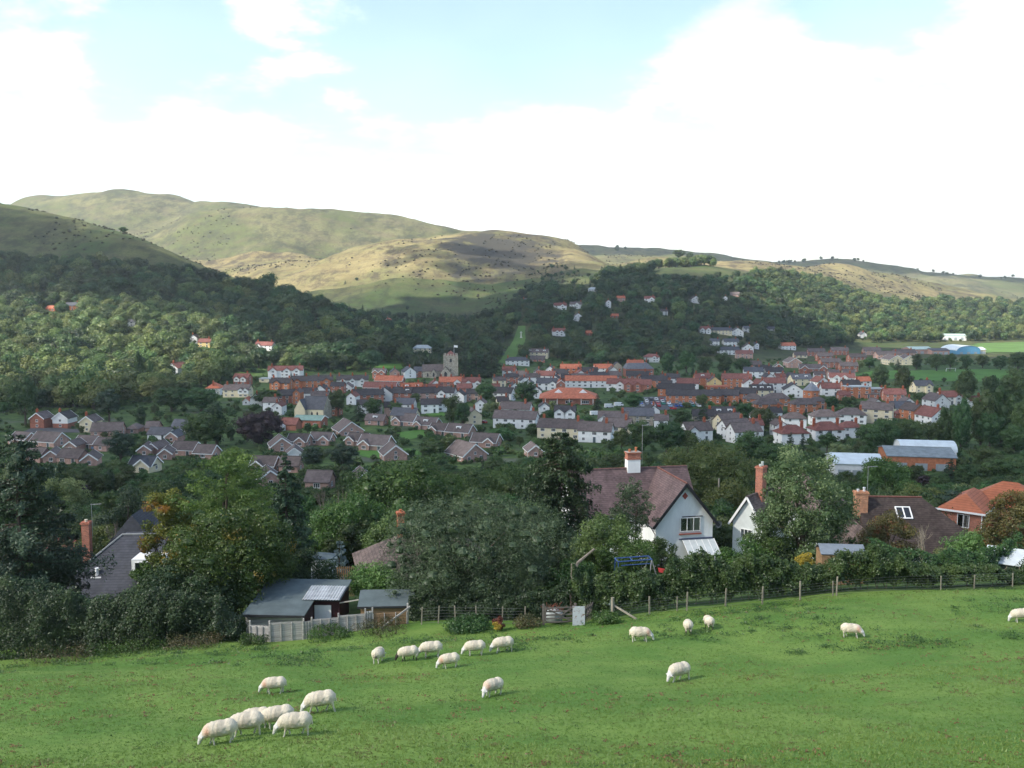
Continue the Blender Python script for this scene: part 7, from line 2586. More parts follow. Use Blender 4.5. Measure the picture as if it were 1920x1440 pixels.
# ------------------------------------------------------------------ trees of the valley that can be told apart
VT = [
 # px, top, base row, wpx, kind, label
 (490, 755, 838, 104, 'copper', 'dark purple copper beech in the middle of the left town'),
 (634, 727, 782, 38, 'broad1', 'round topped dark tree behind the brick hall'),
 (585, 830, 893, 62, 'pine', 'left one of the twin dark pines beside the spruce'), (643, 824, 893, 76, 'pine', 'right one of the twin dark pines beside the spruce'),
 (228, 800, 885, 66, 'pine', 'dark flat topped pine before the middle bungalow row'),
 (385, 762, 838, 90, 'broad2', 'broad green tree left of the purple beech'), (407, 747, 835, 44, 'cypress', 'tall pointed cypress left of the purple beech'),
 (500, 727, 762, 62, 'broad0', 'dark round tree above the purple beech'), (378, 722, 772, 80, 'broad0', 'dark tree before the orange hipped roof'), (322, 716, 772, 78, 'broad2', 'dark broad tree below the white gabled wood house'),
 (266, 757, 800, 22, 'cypress', 'narrow cypress above the bungalow lane'), (265, 652, 742, 24, 'poplar', 'ivy clad columnar tree at the foot of the left wood'), (283, 672, 742, 18, 'poplar', 'second shorter ivy clad columnar tree beside the first'),
 (48, 702, 800, 60, 'broad1', 'tall tree left of the three hillside-foot houses'), (205, 722, 800, 66, 'pine', 'dark spreading tree above the bungalow lane'), (208, 872, 935, 22, 'cypress', 'small pointed cypress behind the weeping tree'), (150, 900, 945, 50, 'copper', 'dim purple tree right of the weeping tree'),
 (986, 712, 768, 54, 'broad1', 'big dark tree left of the supermarket'), (872, 650, 704, 26, 'fir', 'fir touching the church tower on its right'), (893, 642, 708, 40, 'fir', 'tall dark fir right of the church tower'), (922, 648, 708, 44, 'fir', 'dark fir left of the white villa'),
 (850, 734, 800, 52, 'broad0', 'tall green tree above the dormer bungalows'), (868, 752, 806, 36, 'broad1', 'dark tree beside the cream gabled house'), (910, 710, 757, 46, 'broad2', 'green tree below the church firs'), (928, 750, 778, 28, 'pale', 'light green tree left of the long white terrace'), (912, 752, 780, 24, 'pale', 'yellow green tree behind the cream gabled house'),
 (1120, 736, 772, 24, 'fir', 'dark fir at the supermarket corner'), (1188, 735, 768, 42, 'broad0', 'round tree at the left end of the car park'), (1172, 760, 782, 24, 'broad1', 'brownish tree below the car park'), (1316, 737, 768, 30, 'broad1', 'dark round tree before the orange brick block'), (1318, 752, 806, 34, 'fir', 'dark fir among the cottages'), (1276, 763, 800, 48, 'broad0', 'green tree left of the cottage fir'), (1288, 751, 765, 20, 'broad2', 'small tree at the right end of the car park'),
 (1200, 782, 848, 64, 'broad0', 'green tree right of the lowest white terrace'), (1250, 778, 850, 76, 'broad2', 'large dark tree before the cottages'), (1165, 800, 850, 40, 'broad1', 'dark tree beside the lowest white terrace'),
 (1252, 657, 703, 36, 'broad0', 'leftmost of the tall trees behind the car park street'), (1287, 654, 704, 40, 'broad1', 'second of the tall trees behind the car park street'), (1322, 662, 704, 32, 'broad2', 'third of the tall trees behind the car park street'), (1356, 656, 704, 40, 'broad0', 'fourth of the tall trees behind the car park street'), (1392, 664, 704, 36, 'broad2', 'rightmost of the tall trees behind the car park street'),
 (1650, 682, 737, 38, 'broad1', 'tall tree before the playing field, left of a pair'), (1694, 684, 748, 40, 'broad1', 'tall tree before the playing field, right of a pair'), (1808, 688, 768, 46, 'broad1', 'tall tree before the right part of the playing field'), (1856, 700, 772, 40, 'broad1', 'tall tree right of the playing field'), (1900, 680, 770, 60, 'broad0', 'big dark tree at the right edge by the playing field'),
 (1770, 758, 838, 32, 'poplar', 'slim poplar beside the white gabled houses'), (1800, 742, 840, 40, 'poplar', 'second poplar from left in the right hand group'), (1838, 724, 838, 50, 'poplar', 'tall poplar in the middle of the right hand group'), (1878, 716, 838, 56, 'poplar', 'tallest poplar in the right hand group'), (1915, 735, 845, 50, 'poplar', 'rightmost poplar in the right hand group'), (1855, 760, 842, 60, 'broad2', 'broad dark tree at the foot of the poplars'), (1900, 790, 850, 60, 'broad0', 'round dark tree at the foot of the rightmost poplar'),
 (1718, 660, 693, 28, 'broad0', 'leftmost tree along the far side of the playing field'), (1756, 656, 696, 36, 'broad2', 'largest tree along the far side of the playing field'), (1781, 660, 696, 26, 'broad1', 'third tree along the far side of the playing field'), (1811, 663, 692, 24, 'broad0', 'fourth tree along the far side of the playing field'), (1842, 660, 690, 28, 'broad2', 'dark tree before the sunlit meadow'), (1876, 664, 694, 32, 'broad0', 'second tree from right along the playing field'), (1908, 658, 700, 44, 'broad1', 'rightmost tree along the far side of the playing field'), (1683, 672, 694, 16, 'fir', 'small fir before the estate gables'), (1612, 672, 694, 20, 'pale', 'light green tree on the estate'), (1630, 668, 690, 34, 'broad0', 'dark tree left of the estate gables'),
 (1628, 785, 852, 60, 'broad2', 'green tree in front of the white hipped houses'), (1660, 778, 850, 60, 'broad0', 'dark tree below the tall cream house'), (1700, 774, 846, 70, 'broad2', 'wide dark tree below the low maroon roof'), (1742, 788, 838, 50, 'broad1', 'light green tree below the white gabled house'), (1575, 826, 868, 54, 'pale', 'pale weeping tree left of the white workshop roof'),
 (1845, 832, 892, 80, 'broad0', 'tree beside the brick workshop'), (1890, 848, 912, 110, 'broad2', 'broad dark tree above the orange roof'), (1782, 858, 905, 50, 'fir', 'dark conifer right of the brick workshop'), (1815, 868, 925, 60, 'broad1', 'green tree between workshop and orange roof'), (1735, 885, 918, 40, 'copper', 'small purple tree below the brick workshop'),
 (1405, 802, 872, 80, 'broad0', 'green tree right of the large lime'), (1448, 820, 885, 80, 'broad2', 'dark tree left of the whitebeam top'), (1482, 808, 850, 24, 'fir', 'small spruce before the white hipped row'), (1505, 812, 846, 20, 'fir', 'second small spruce before the white hipped row'), (1550, 808, 850, 40, 'broad1', 'green tree before the right white hipped houses'), (1430, 755, 812, 56, 'broad2', 'broad tree right of the cottages'), (1400, 750, 790, 40, 'broad0', 'dark tree behind the cottages'), (1560, 740, 768, 34, 'broad0', 'dark round tree before the brick streets'), (1585, 742, 768, 30, 'broad1', 'second dark tree before the brick streets'), (1612, 748, 770, 36, 'broad2', 'third dark tree before the brick streets'),
 (810, 818, 862, 60, 'broad2', 'round dark tree below the dormer bungalows'), (845, 812, 858, 50, 'broad0', 'dark tree at the end of the dormer bungalows'), (780, 736, 760, 24, 'broad1', 'small tree behind the white house below the church'), (740, 748, 780, 34, 'broad2', 'dark tree left of the cream house below the church'), (700, 742, 782, 44, 'broad0', 'dark tree behind the dormer bungalow'), (672, 752, 790, 34, 'fir', 'dark conifer behind the chapel'), (955, 752, 756, 20, 'broad0', 'small tree above the long white terrace'),
 (1075, 768, 790, 16, 'cypress', 'small pointed bush before the white twin gabled house'), (1030, 768, 790, 40, 'broad1', 'tree between the white terrace and the twin gabled house'), (1000, 790, 820, 40, 'broad0', 'tree before the cream terrace'), (940, 796, 832, 60, 'broad2', 'dark trees below the long white terrace'), (1095, 775, 800, 40, 'broad2', 'tree right of the twin gabled house'), (1290, 805, 850, 50, 'broad1', 'dark tree below the white cottage gables'),
 (1270, 466, 492, 26, 'broad0', 'larger of the two round trees on the far lit ridge'), (1291, 472, 494, 16, 'broad1', 'smaller of the two round trees on the far lit ridge'), (240, 424, 438, 18, 'broad0', 'lone dark tree on the left hill crest'),
]
for px, top, base, wpx, kind, label in VT:
    if px in (1270, 1291):
        Y, x = 1720.0, (px - 960) / F * 1720
    elif px == 240:
        Y, x = 1195.0, (px - 960) / F * 1195
    else:
        Y, x = solve_Y(px, base, 0, 100, 1200)
    H = max(CZ + slope(top) * Y - gz(x, Y), 2.0)
    garden_tree(kind, x, Y, H, wpx * Y / F, label, name={'copper': 'copper_beech', 'pine': 'pine_tree', 'fir': 'fir_tree', 'cypress': 'cypress_tree', 'poplar': 'poplar_tree'}.get(kind, 'valley_tree'))
    TREES.append((x, Y, wpx * Y / F * .5))
    if Y < 420:
        HOUSES.append((px - wpx * .4, px + wpx * .4, top, top + (base - top) * .6, Y))

# ------------------------------------------------------------------ scattered garden trees and woods
HB = np.array(HOUSES)
FT = np.array(FOOT)


def hides_house(px, r0, r1, w, Y, lim=.22):
    m = (HB[:, 4] > Y - 6)
    ox = np.minimum(px + w / 2, HB[:, 1]) - np.maximum(px - w / 2, HB[:, 0])
    oy = np.minimum(r1, HB[:, 3]) - np.maximum(r0, HB[:, 2])
    ov = np.clip(ox, 0, None) * np.clip(oy, 0, None) / ((HB[:, 1] - HB[:, 0]) * (HB[:, 3] - HB[:, 2]))
    return bool(np.any(ov[m] > lim))


def in_poly(px, row, poly):
    c = False
    for i in range(len(poly)):
        (x1, y1), (x2, y2) = poly[i], poly[i - 1]
        if (y1 > row) != (y2 > row) and px < (x2 - x1) * (row - y1) / (y2 - y1) + x1:
            c = not c
    return c


rs = random.Random(11)
GARD = []
tries = 0
while len(GARD) < 295 and tries < 14000:
    tries += 1
    Y = rs.uniform(115, 780) if rs.random() < .8 else rs.uniform(115, 260)
    px = rs.uniform(-60, 1980)
    x = (px - 960) / F * Y
    z = gz(x, Y)
    _, rb0 = proj(x, Y, z)
    H = rs.uniform(3.5, 7.5) if Y > 230 else rs.uniform(5, 10)
    W = H * rs.uniform(.7, 1.0)
    _, rt = proj(x, Y, z + H)
    if hides_house(px, rt, rb0, W * F / Y, Y, .14 if Y < 330 else .2):
        continue
    if np.any(np.hypot(FT[:, 0] - x, FT[:, 1] - Y) < FT[:, 2] + W * .25):
        continue
    if 430 < Y < 720 and 420 < px < 1700 and rs.random() < .6:
        continue
    if any(in_poly(x, Y, s) for s in SHEETS):
        continue
    if any(abs(x - a) < 2.5 + b * .3 and abs(Y - c) < 4 for a, c, b in TREES):
        continue
    TREES.append((x, Y, W / 2))
    GARD.append((px, x, Y, H, W))
zones = [(-999, 'near the left edge'), (180, 'by the bungalow lane'), (360, 'around the purple beech'), (560, 'around the chapel'), (740, 'below the church'), (900, 'by the long terraces'), (1060, 'below the supermarket'), (1220, 'by the car park'), (1380, 'below the hipped roofs'), (1540, 'by the white hipped rows'), (1700, 'near the poplars'), (1840, 'near the right edge')]
GT = []
for px, x, Y, H, W in sorted(GARD):
    zn = [z for a, z in zones if px >= a][-1]
    kind = rs.choices(['broad0', 'broad1', 'broad2', 'pale', 'fir', 'cypress', 'pine'], [5, 5, 5, .8, 1.0, .8, .8])[0]
    if kind in ('fir', 'cypress'):
        W *= .5
    dep = 'near' if Y < 200 else ('middle' if Y < 420 else 'far')
    kw = {'pale': 'light green tree', 'fir': 'dark fir', 'cypress': 'narrow cypress', 'pine': 'dark pine'}.get(kind, 'round green tree')
    GT.append((kw, dep, zn, garden_tree(kind, x, Y, H, W, None, 'tree', name={'fir': 'garden_fir', 'cypress': 'garden_cypress', 'pine': 'garden_pine'}.get(kind, 'garden_tree'))))


def ordinal(i, n):
    if n == 1:
        return 'only'
    if i == 0:
        return 'leftmost'
    if i == n - 1:
        return 'rightmost'
    return WORDS.get(i + 1, '%dth' % (i + 1)) + ' from left'


def label_runs(things, fmt, grp):
    runs = {}
    for t_ in things:
        runs.setdefault(t_[:3], []).append(t_[3])
    for key, obs in runs.items():
        for i, o_ in enumerate(obs):
            o_['label'] = fmt(key, ordinal(i, len(obs)))
            o_['group'] = grp(key)


label_runs(GT, lambda k, w: f'{k[0]}, {w} in the {k[1]} gardens {k[2]}', lambda k: f'{k[0]}s in the {k[1]} gardens {k[2]}')

WOODS = [
 ('left wood', [(-500, 440), (-200, 470), (0, 492), (120, 492), (250, 506), (330, 512), (420, 530), (520, 552), (620, 585), (700, 606), (770, 628), (770, 700), (600, 696), (480, 700), (420, 712), (360, 742), (300, 752), (180, 768), (60, 770), (-100, 780), (-500, 780)], (440, 1200), 10.0),
 ('centre wood', [(770, 628), (820, 625), (880, 612), (950, 590), (985, 548), (1010, 540), (1060, 548), (1105, 546), (1150, 528), (1215, 524), (1250, 530), (1330, 526), (1400, 520), (1470, 520), (1560, 545), (1600, 640), (1560, 652), (1440, 655), (1360, 668), (1230, 682), (1110, 688), (1040, 676), (985, 690), (880, 696), (770, 700)], (640, 1420), 10.0),
 ('right wood', [(1400, 520), (1470, 512), (1560, 534), (1640, 562), (1700, 572), (1760, 566), (1800, 556), (1860, 560), (1920, 566), (2200, 575), (2600, 590), (2600, 640), (2000, 646), (1840, 640), (1760, 642), (1660, 642), (1560, 650)], (780, 1640), 10.5),
]
OPEN = [[(930, 690), (945, 660), (965, 612), (990, 612), (990, 640), (965, 690)], [(700, 698), (704, 680), (756, 680), (760, 698)], [(1050, 548), (1060, 530), (1112, 530), (1110, 550)], [(1790, 664), (1826, 640), (1970, 636), (1970, 664)]]
WT = []
for wname, poly, (y0, y1), sp in WOODS:
    Yv = y0
    while Yv < y1:
        xa, xb = (min(p[0] for p in poly) - 960) / F * Yv, (max(p[0] for p in poly) - 960) / F * Yv
        xv = xa
        while xv < xb:
            x, Y = xv + rs.uniform(-.5, .5) * sp, Yv + rs.uniform(-.5, .5) * sp
            xv += sp
            z = gz(x, Y)
            px, row = proj(x, Y, z)
            if not in_poly(px, row, poly) or any(in_poly(px, row, q) for q in OPEN):
                continue
            if px < -160 or px > 2080:
                if rs.random() < .6:
                    continue
            H = rs.triangular(6, 17.5, 11) * (1.2 if wname == 'left wood' else 1.0) * (1.25 if rs.random() < .15 else 1)
            edge_fac = 1.0
            W = H * .85
            _, rt = proj(x, Y, z + H)
            if hides_house(px, rt, row, W * F / Y, Y, .3):
                if rs.random() < .5:
                    continue
                H *= .35
                _, rt = proj(x, Y, z + H)
                if hides_house(px, rt, row, W * .4 * F / Y, Y, .3):
                    continue
            if np.any(np.hypot(FT[:, 0] - x, FT[:, 1] - Y) < FT[:, 2] * .9 + 2):
                continue
            if any(in_poly(x, Y, s) for s in SHEETS[:4]):
                continue
            kinds = {'left wood': ['broad0', 'broad1', 'broad2', 'broad3', 'broad4', 'pale0', 'pale1', 'fir0'], 'centre wood': ['broad0', 'broad1', 'broad2', 'broad3', 'broad4', 'pale0', 'fir0', 'fir1'], 'right wood': ['broad0', 'broad1', 'broad2', 'broad3', 'broad4', 'pale0', 'pale1', 'fir0', 'fir1']}[wname]
            wts = {'left wood': [4, 4, 4, 4, 4, 2, 2, .6], 'centre wood': [4, 4, 4, 4, 4, 1.2, 2.2, 2.2], 'right wood': [4, 4, 4, 4, 4, 2, 2, 1.5, 1.5]}[wname]
            if wname == 'left wood' and px < 420 and row > 590 and rs.random() < .55:  # more pale trees here, their colour standing for the sunlit part of the wood
                kinds, wts = ['pale0', 'pale1'], [1, 1]
            if wname == 'right wood' and rs.random() < .3:
                kinds, wts = ['pale0', 'pale1'], [1, 1]
            WT.append((wname, x, Y, z, H, rs.choices(kinds, wts)[0], px, row))
        Yv += sp * (1 + (Yv - y0) / 3000)
# belt of trees and tall pines on the shoulder of the centre hill, and lone trees along the far right ridge
for i in range(46):
    px = rs.uniform(1118, 1222)
    Y = 1240 + rs.uniform(-30, 30)
    x = (px - 960) / F * Y
    WT.append(('dark copse', x, Y, gz(x, Y), rs.uniform(15, 22) if px < 1215 else 19, rs.choice(['broad0', 'broad2', 'broad3', 'fir1']), px, 0))
for i in range(40):
    px = rs.uniform(1232, 1335)
    Y = 1345 + rs.uniform(-14, 14)
    x = (px - 960) / F * Y
    WT.append(('lit shelter belt', x, Y, gz(x, Y), rs.uniform(12, 17), rs.choice(['pale0', 'pale1', 'broad1']), px, 0))
for i in range(34):
    px = rs.choice([rs.uniform(1455, 1520), rs.uniform(1520, 1620), rs.uniform(1150, 1180), rs.uniform(1620, 1900)])
    Y = 2860 + rs.uniform(-30, 30)
    x = (px - 960) / F * Y
    WT.append(('far ridge trees', x, Y, gz(x, Y), rs.uniform(8, 15), rs.choice(['broad0', 'broad2', 'broad4']), px, 0))
far_scale = {'fir0': 17, 'fir1': 16}
# the trees that show largest stand as single objects, the rest as one mass
WT.sort(key=lambda t: -t[4] / t[2] * (1 if -30 < t[6] < 1950 else .1))
WZ = {'left wood': 'in the wood on the left hillside', 'centre wood': 'in the wood behind the town', 'right wood': 'in the wood on the right hillside', 'dark copse': 'in the dark copse on the hill shoulder', 'lit shelter belt': 'in the lit tree belt on the hill', 'far ridge trees': 'along the far right ridge'}
single, rest = WT[:290], WT[290:]
WB = [(-999, 'at the left edge'), (120, 'above the three brick houses'), (240, 'by the columnar trees'), (340, 'by the white gabled house'), (440, 'above the terraces'), (560, 'behind the town end'), (680, 'behind the church'), (860, 'behind the white villa'), (1000, 'behind the old town'), (1150, 'behind the hotel'), (1300, 'behind the car park street'), (1450, 'behind the estate'), (1650, 'behind the warehouses')]
WS = []
for wname, x, Y, z, H, kind, px, row in sorted(single, key=lambda t: t[6]):
    kk = {'f': 'dark fir', 'p': 'pale green tree', 'b': 'dark green tree'}[kind[0]]
    o = link_mesh('woodland_fir' if kind[0] == 'f' else 'woodland_tree', FAR[kind], None, (x, Y, z - .3), rs.uniform(0, 6.28))
    ref = far_scale.get(kind, 13 if kind[0] == 'b' else 12)
    s = H / ref
    o.scale = (s * rs.uniform(.9, 1.2), s * rs.uniform(.9, 1.2), s)
    o['category'] = 'tree'
    lvl = 'lowest edge' if Y < 500 else ('lower slope' if Y < 560 else ('middle slope' if Y < 640 else 'upper slope'))
    WS.append((kk, wname + ' ' + lvl if 'wood' in wname else wname, [z_ for a_, z_ in WB if px >= a_][-1], o))
label_runs(WS, lambda k, w: f'{k[0]}, {w}, {k[1]} {k[2]}', lambda k: f'{k[0]}s on the {k[1]} {k[2]}')


def scatter(name, items, label, meshes, cat='woodland'):
    """one mass of trees: points that carry copies of the tree kinds. items: (x,y,z,scale,kind index)"""
    col = bpy.data.collections.new(name + '_kinds')
    for i, me in enumerate(meshes):
        col.objects.link(bpy.data.objects.new('%s_kind_%02d' % (name, i), me))
    me = bpy.data.meshes.new(name)
    A = np.array(items)
    me.vertices.add(len(A))
    me.vertices.foreach_set('co', np.ascontiguousarray(A[:, :3], np.float32).ravel())
    for nm, typ, vals in (('scl', 'FLOAT', A[:, 3]), ('rot', 'FLOAT', RNG.uniform(0, 6.28, len(A)))):
        a = me.attributes.new(nm, typ, 'POINT')
        a.data.foreach_set('value', np.ascontiguousarray(vals, np.float32))
    a = me.attributes.new('idx', 'INT', 'POINT')
    a.data.foreach_set('value', np.ascontiguousarray(A[:, 4], np.int32))
    o = link_mesh(name, me)
    tag(o, label, cat, kind='stuff')
    ng = bpy.data.node_groups.new(name + '_scatter', 'GeometryNodeTree')
    ng.interface.new_socket('Geometry', in_out='INPUT', socket_type='NodeSocketGeometry')
    ng.interface.new_socket('Geometry', in_out='OUTPUT', socket_type='NodeSocketGeometry')
    gi, go = ng.nodes.new('NodeGroupInput'), ng.nodes.new('NodeGroupOutput')
    ci = ng.nodes.new('GeometryNodeCollectionInfo')
    ci.inputs['Collection'].default_value = col
    ci.inputs['Separate Children'].default_value = True
    ci.inputs['Reset Children'].default_value = True
    ip = ng.nodes.new('GeometryNodeInstanceOnPoints')
    ip.inputs['Pick Instance'].default_value = True

    def attr(nm, typ):
        n = ng.nodes.new('GeometryNodeInputNamedAttribute')
        n.data_type = typ
        n.inputs['Name'].default_value = nm
        return n.outputs['Attribute']
    cb = ng.nodes.new('ShaderNodeCombineXYZ')
    ng.links.new(attr('rot', 'FLOAT'), cb.inputs[2])
    ng.links.new(gi.outputs[0], ip.inputs['Points'])
    ng.links.new(ci.outputs[0], ip.inputs['Instance'])
    ng.links.new(attr('idx', 'INT'), ip.inputs['Instance Index'])
    ng.links.new(cb.outputs[0], ip.inputs['Rotation'])
    ng.links.new(attr('scl', 'FLOAT'), ip.inputs['Scale'])
    ng.links.new(ip.outputs[0], go.inputs[0])
    md = o.modifiers.new('scatter', 'NODES')
    md.node_group = ng
    return o


KEYS = ['broad0', 'broad1', 'broad2', 'broad3', 'broad4', 'pale0', 'pale1', 'fir0', 'fir1']
for wn, nm, lb in (('left wood', 'woodland_left', 'dense wood covering the left hillside'), ('centre wood', 'woodland_centre', 'dense wood covering the hill behind the town'), ('right wood', 'woodland_right', 'dense wood covering the right hillside'), ('', 'ridge_trees', 'small trees along the hill shoulder and the far ridge')):
    it = [(x, Y, z - .3, H / far_scale.get(k, 13 if k[0] == 'b' else 12), KEYS.index(k)) for w, x, Y, z, H, k, px, row in rest if (w == wn if wn else w not in ('left wood', 'centre wood', 'right wood'))]
    if it:
        scatter(nm, it, lb, [FAR[k] for k in KEYS])
print('woods', len(WT), 'garden', len(GARD))
# low shrubs in the gardens, gorse on the hills
SH = []
for i in range(5200):
    Y = rs.uniform(100, 800)
    px = rs.uniform(-40, 1960)
    x = (px - 960) / F * Y
    if np.any(np.hypot(FT[:, 0] - x, FT[:, 1] - Y) < FT[:, 2] * .8) or any(in_poly(x, Y, s) for s in SHEETS):
        continue
    z = gz(x, Y)
    s = rs.uniform(.4, 1.0) if rs.random() < .7 else rs.uniform(1, 1.9)
    _, rb0 = proj(x, Y, z)
    if hides_house(px, rb0 - 2.2 * s * F / Y, rb0, 2.5 * s * F / Y, Y, .12):
        continue
    SH.append((x, Y, z - .1, s, 0))
scatter('shrubbery', SH, 'garden shrubs and hedges between the houses of the town', [FAR['bush0']], 'shrubbery')
TH = []
for i in range(2600):
    Y = rs.uniform(102, 235)
    px = rs.uniform(-60, 1980)
    x = (px - 960) / F * Y
    z = gz(x, Y)
    H = rs.uniform(4, 8.5)
    _, rb0 = proj(x, Y, z)
    _, rt = proj(x, Y, z + H)
    if hides_house(px, rt, rb0, H * .9 * F / Y, Y, .1) or np.any(np.hypot(FT[:, 0] - x, FT[:, 1] - Y) < FT[:, 2] + 1):
        continue
    if any(abs(x - a) < H * .42 and abs(Y - b) < H * .42 for a, b, *_ in TH):
        continue
    TH.append((x, Y, z - .2, H / 10, 0))
scatter('thicket', TH, 'thick belt of garden trees and bushes between the near houses and the town', [MID['thick0'][1]], 'thicket')
# scrub at the foot of the rounded hill
SB = []
for i in range(900):
    Y = rs.uniform(980, 1420)
    px = rs.uniform(640, 1180)
    x = (px - 960) / F * Y
    if float(fbm(np.array(x / 60.), np.array(Y / 80.), 41, 3)) < .05:
        continue
    SB.append((x, Y, gz(x, Y) - .2, rs.uniform(.25, .75), rs.choice([0, 1, 2, 3])))
scatter('hill_scrub', SB, 'scattered dark thorn trees at the foot of the rounded hill', [FAR['broad0'], FAR['broad1'], FAR['broad3'], FAR['fir1']], 'scrub')
GO = []
for i in range(12000):
    Y = rs.uniform(1080, 2400)
    px = rs.uniform(-20, 1940)
    x = (px - 960) / F * Y
    d = float(fbm(np.array(x / 130.), np.array(Y / 170.), 77, 3))
    if d < .05 + rs.uniform(-.1, .08):
        continue
    GO.append((x, Y, gz(x, Y) - .2, rs.uniform(.4, 1.5), 0))
scatter('gorse_scrub', GO, 'dark gorse bushes dotted over the open hills', [joined_proto('gorse', clump_tree(150, 2.0, 1.7, 60, .8, .02, 4, (.5, .7), limbs=1, tn=4), 'gorse')], 'gorse')

# ------------------------------------------------------------------ sheep
def attr_color_mat(name, rough=.95):
    m, t, out = new_mat(name)
    at = t.nodes.new('ShaderNodeAttribute')
    at.attribute_name = 'coat'
    tc = t.nodes.new('ShaderNodeTexCoord').outputs['Object']
    n = noise_out(t, 28, 4, .7, tc)
    c = rgb_mix(t, math_node(t, 'MULTIPLY', ramp01(t, n, .35, .65), .3), at.outputs['Color'], (0.22, 0.19, 0.14))
    principled(t, out, c, rough, .1, bump=n, bump_d=.03)
    return m


M_WOOL = attr_color_mat('sheep_coat')


def sheep_mesh(name, raddle=False, black=False, dark_legs=False, turn=0.0, step=0.0, dirty=False, lift=0.0, fat=1.0):
    rng = np.random.default_rng(hash(name) % 1000 if False else sum(map(ord, name)))
    S = []      # (centre, radii)

    def chain(a, b, ra, rb, n):
        for i in range(n):
            t = i / (n - 1)
            r = ra + (rb - ra) * t
            S.append((np.array(a) + (np.array(b) - np.array(a)) * t, np.array([r, r, r])))
    S.append((np.array([0, 0, .56]), np.array([.52, .30 * fat, .295])))
    S.append((np.array([-.28, 0, .58]), np.array([.29, .29 * fat, .29])))
    S.append((np.array([.25, 0, .56]), np.array([.28, .26 * fat, .28])))
    nk = np.array([.60, .08 * turn * 2, .36 + lift])
    chain((.36, 0, .57), nk, .23, .125, 8)
    hs = nk + np.array([.05, .02 * turn * 2, -.03])
    hd = np.array([.72, .13 * turn * 2, .13 + lift])
    chain(hs, hd, .092, .055, 7)
    S.append((hs + np.array([.01, 0, .03]), np.array([.09, .085, .09])))
    side = np.array([-turn * .5, 1, 0])
    side /= np.linalg.norm(side)
    hc = hs + np.array([-.01, 0, .05])
    for s in (-1, 1):
        chain(hc + side * s * .08, hc + side * s * .20 + np.array([-.01, 0, .0]), .035, .022, 5)
    for lx, ly, st in ((.27, .12, step), (.27, -.12, -step), (-.36, .13, -step), (-.36, -.13, step)):
        hind = lx < 0
        kx = lx + st * .5 + (.05 if hind else 0)
        chain((lx, ly, .48), (kx - (.07 if hind else -.01), ly, .26), .10 if hind else .075, .045, 6)
        chain((kx - (.07 if hind else -.01), ly, .26), (lx + st, ly, .03), .042, .034, 7)
        S.append((np.array([lx + st + .015, ly, .02]), np.array([.045, .035, .03])))
    chain((-.53, 0, .66), (-.58, 0, .40), .05, .035, 5)
    iv, fi = ICO2
    V, Fc = [], []
    for c, r in S:
        Fc.append(fi + sum(len(v) for v in V))
        V.append(iv * r + c)
    V, Fc = np.concatenate(V), np.concatenate(Fc)
    me = np_mesh(name + '_raw', V, Fc, [])
    ob = bpy.data.objects.new(name + '_raw', me)
    COL.objects.link(ob)
    md = ob.modifiers.new('r', 'REMESH')
    md.mode = 'VOXEL'
    md.voxel_size = .026
    sm = ob.modifiers.new('s', 'SMOOTH')
    sm.iterations = 3
    dg = bpy.context.evaluated_depsgraph_get()
    ev = bpy.data.meshes.new_from_object(ob.evaluated_get(dg))
    bpy.data.objects.remove(ob, do_unlink=True)
    bpy.data.meshes.remove(me)
    ev.name = name
    n = len(ev.vertices)
    co = np.zeros(n * 3)
    ev.vertices.foreach_get('co', co)
    co = co.reshape(-1, 3)
    wool = (co[:, 2] > .26) & (co[:, 0] < .56)
    nrm = unit(co - np.array([0, 0, .58]) * 1.0)
    lump = (fbm(co[:, 0] * 17 + co[:, 2] * 9 + 20, co[:, 2] * 15 - co[:, 0] * 8 + co[:, 1] * 13, 5, 3)) * .02
    co = co + nrm * (lump * wool)[:, None]
    ev.vertices.foreach_set('co', co.ravel())
    col = np.tile(np.array([.66, .59, .46]), (n, 1))
    col *= (1 + .45 * fbm(co[:, 0] * 3 + co[:, 2], co[:, 2] * 4 - co[:, 0] + co[:, 1] * 2, 8, 3))[:, None]
    col *= np.clip(.72 + .5 * (co[:, 2:3] - .25) / .4, .72, 1.0) if False else 1.0
    low = co[:, 2] < .24
    col[low] = (.62, .60, .54) if not (black or dark_legs) else (.035, .03, .03)
    head = (co[:, 0] > .61) | ((np.abs(co[:, 1]) > .1) & (co[:, 0] > .57) & (co[:, 2] < .46 + lift))
    col[head] = (.66, .65, .62) if not black else (.02, .018, .018)
    if raddle:
        w = np.exp(-((co[:, 0] - .46) ** 2 / .010 + (co[:, 2] - .56) ** 2 / .03))[:, None]
        col = col * (1 - .55 * w) + np.array([.66, .20, .12]) * .55 * w
    if dirty:
        w = np.exp(-((co[:, 0] + .56) ** 2 / .02 + (co[:, 2] - .42) ** 2 / .02 + co[:, 1] ** 2 / .012))[:, None]
        col = col * (1 - .9 * w) + np.array([.04, .03, .03]) * .9 * w
    ca = ev.attributes.new('coat', 'FLOAT_COLOR', 'POINT')
    ca.data.foreach_set('color', np.concatenate([col, np.ones((n, 1))], 1).astype(np.float32).ravel())
    ev.materials.clear()
    ev.materials.append(M_WOOL)
    ev.polygons.foreach_set('use_smooth', np.ones(len(ev.polygons), bool))
    return ev


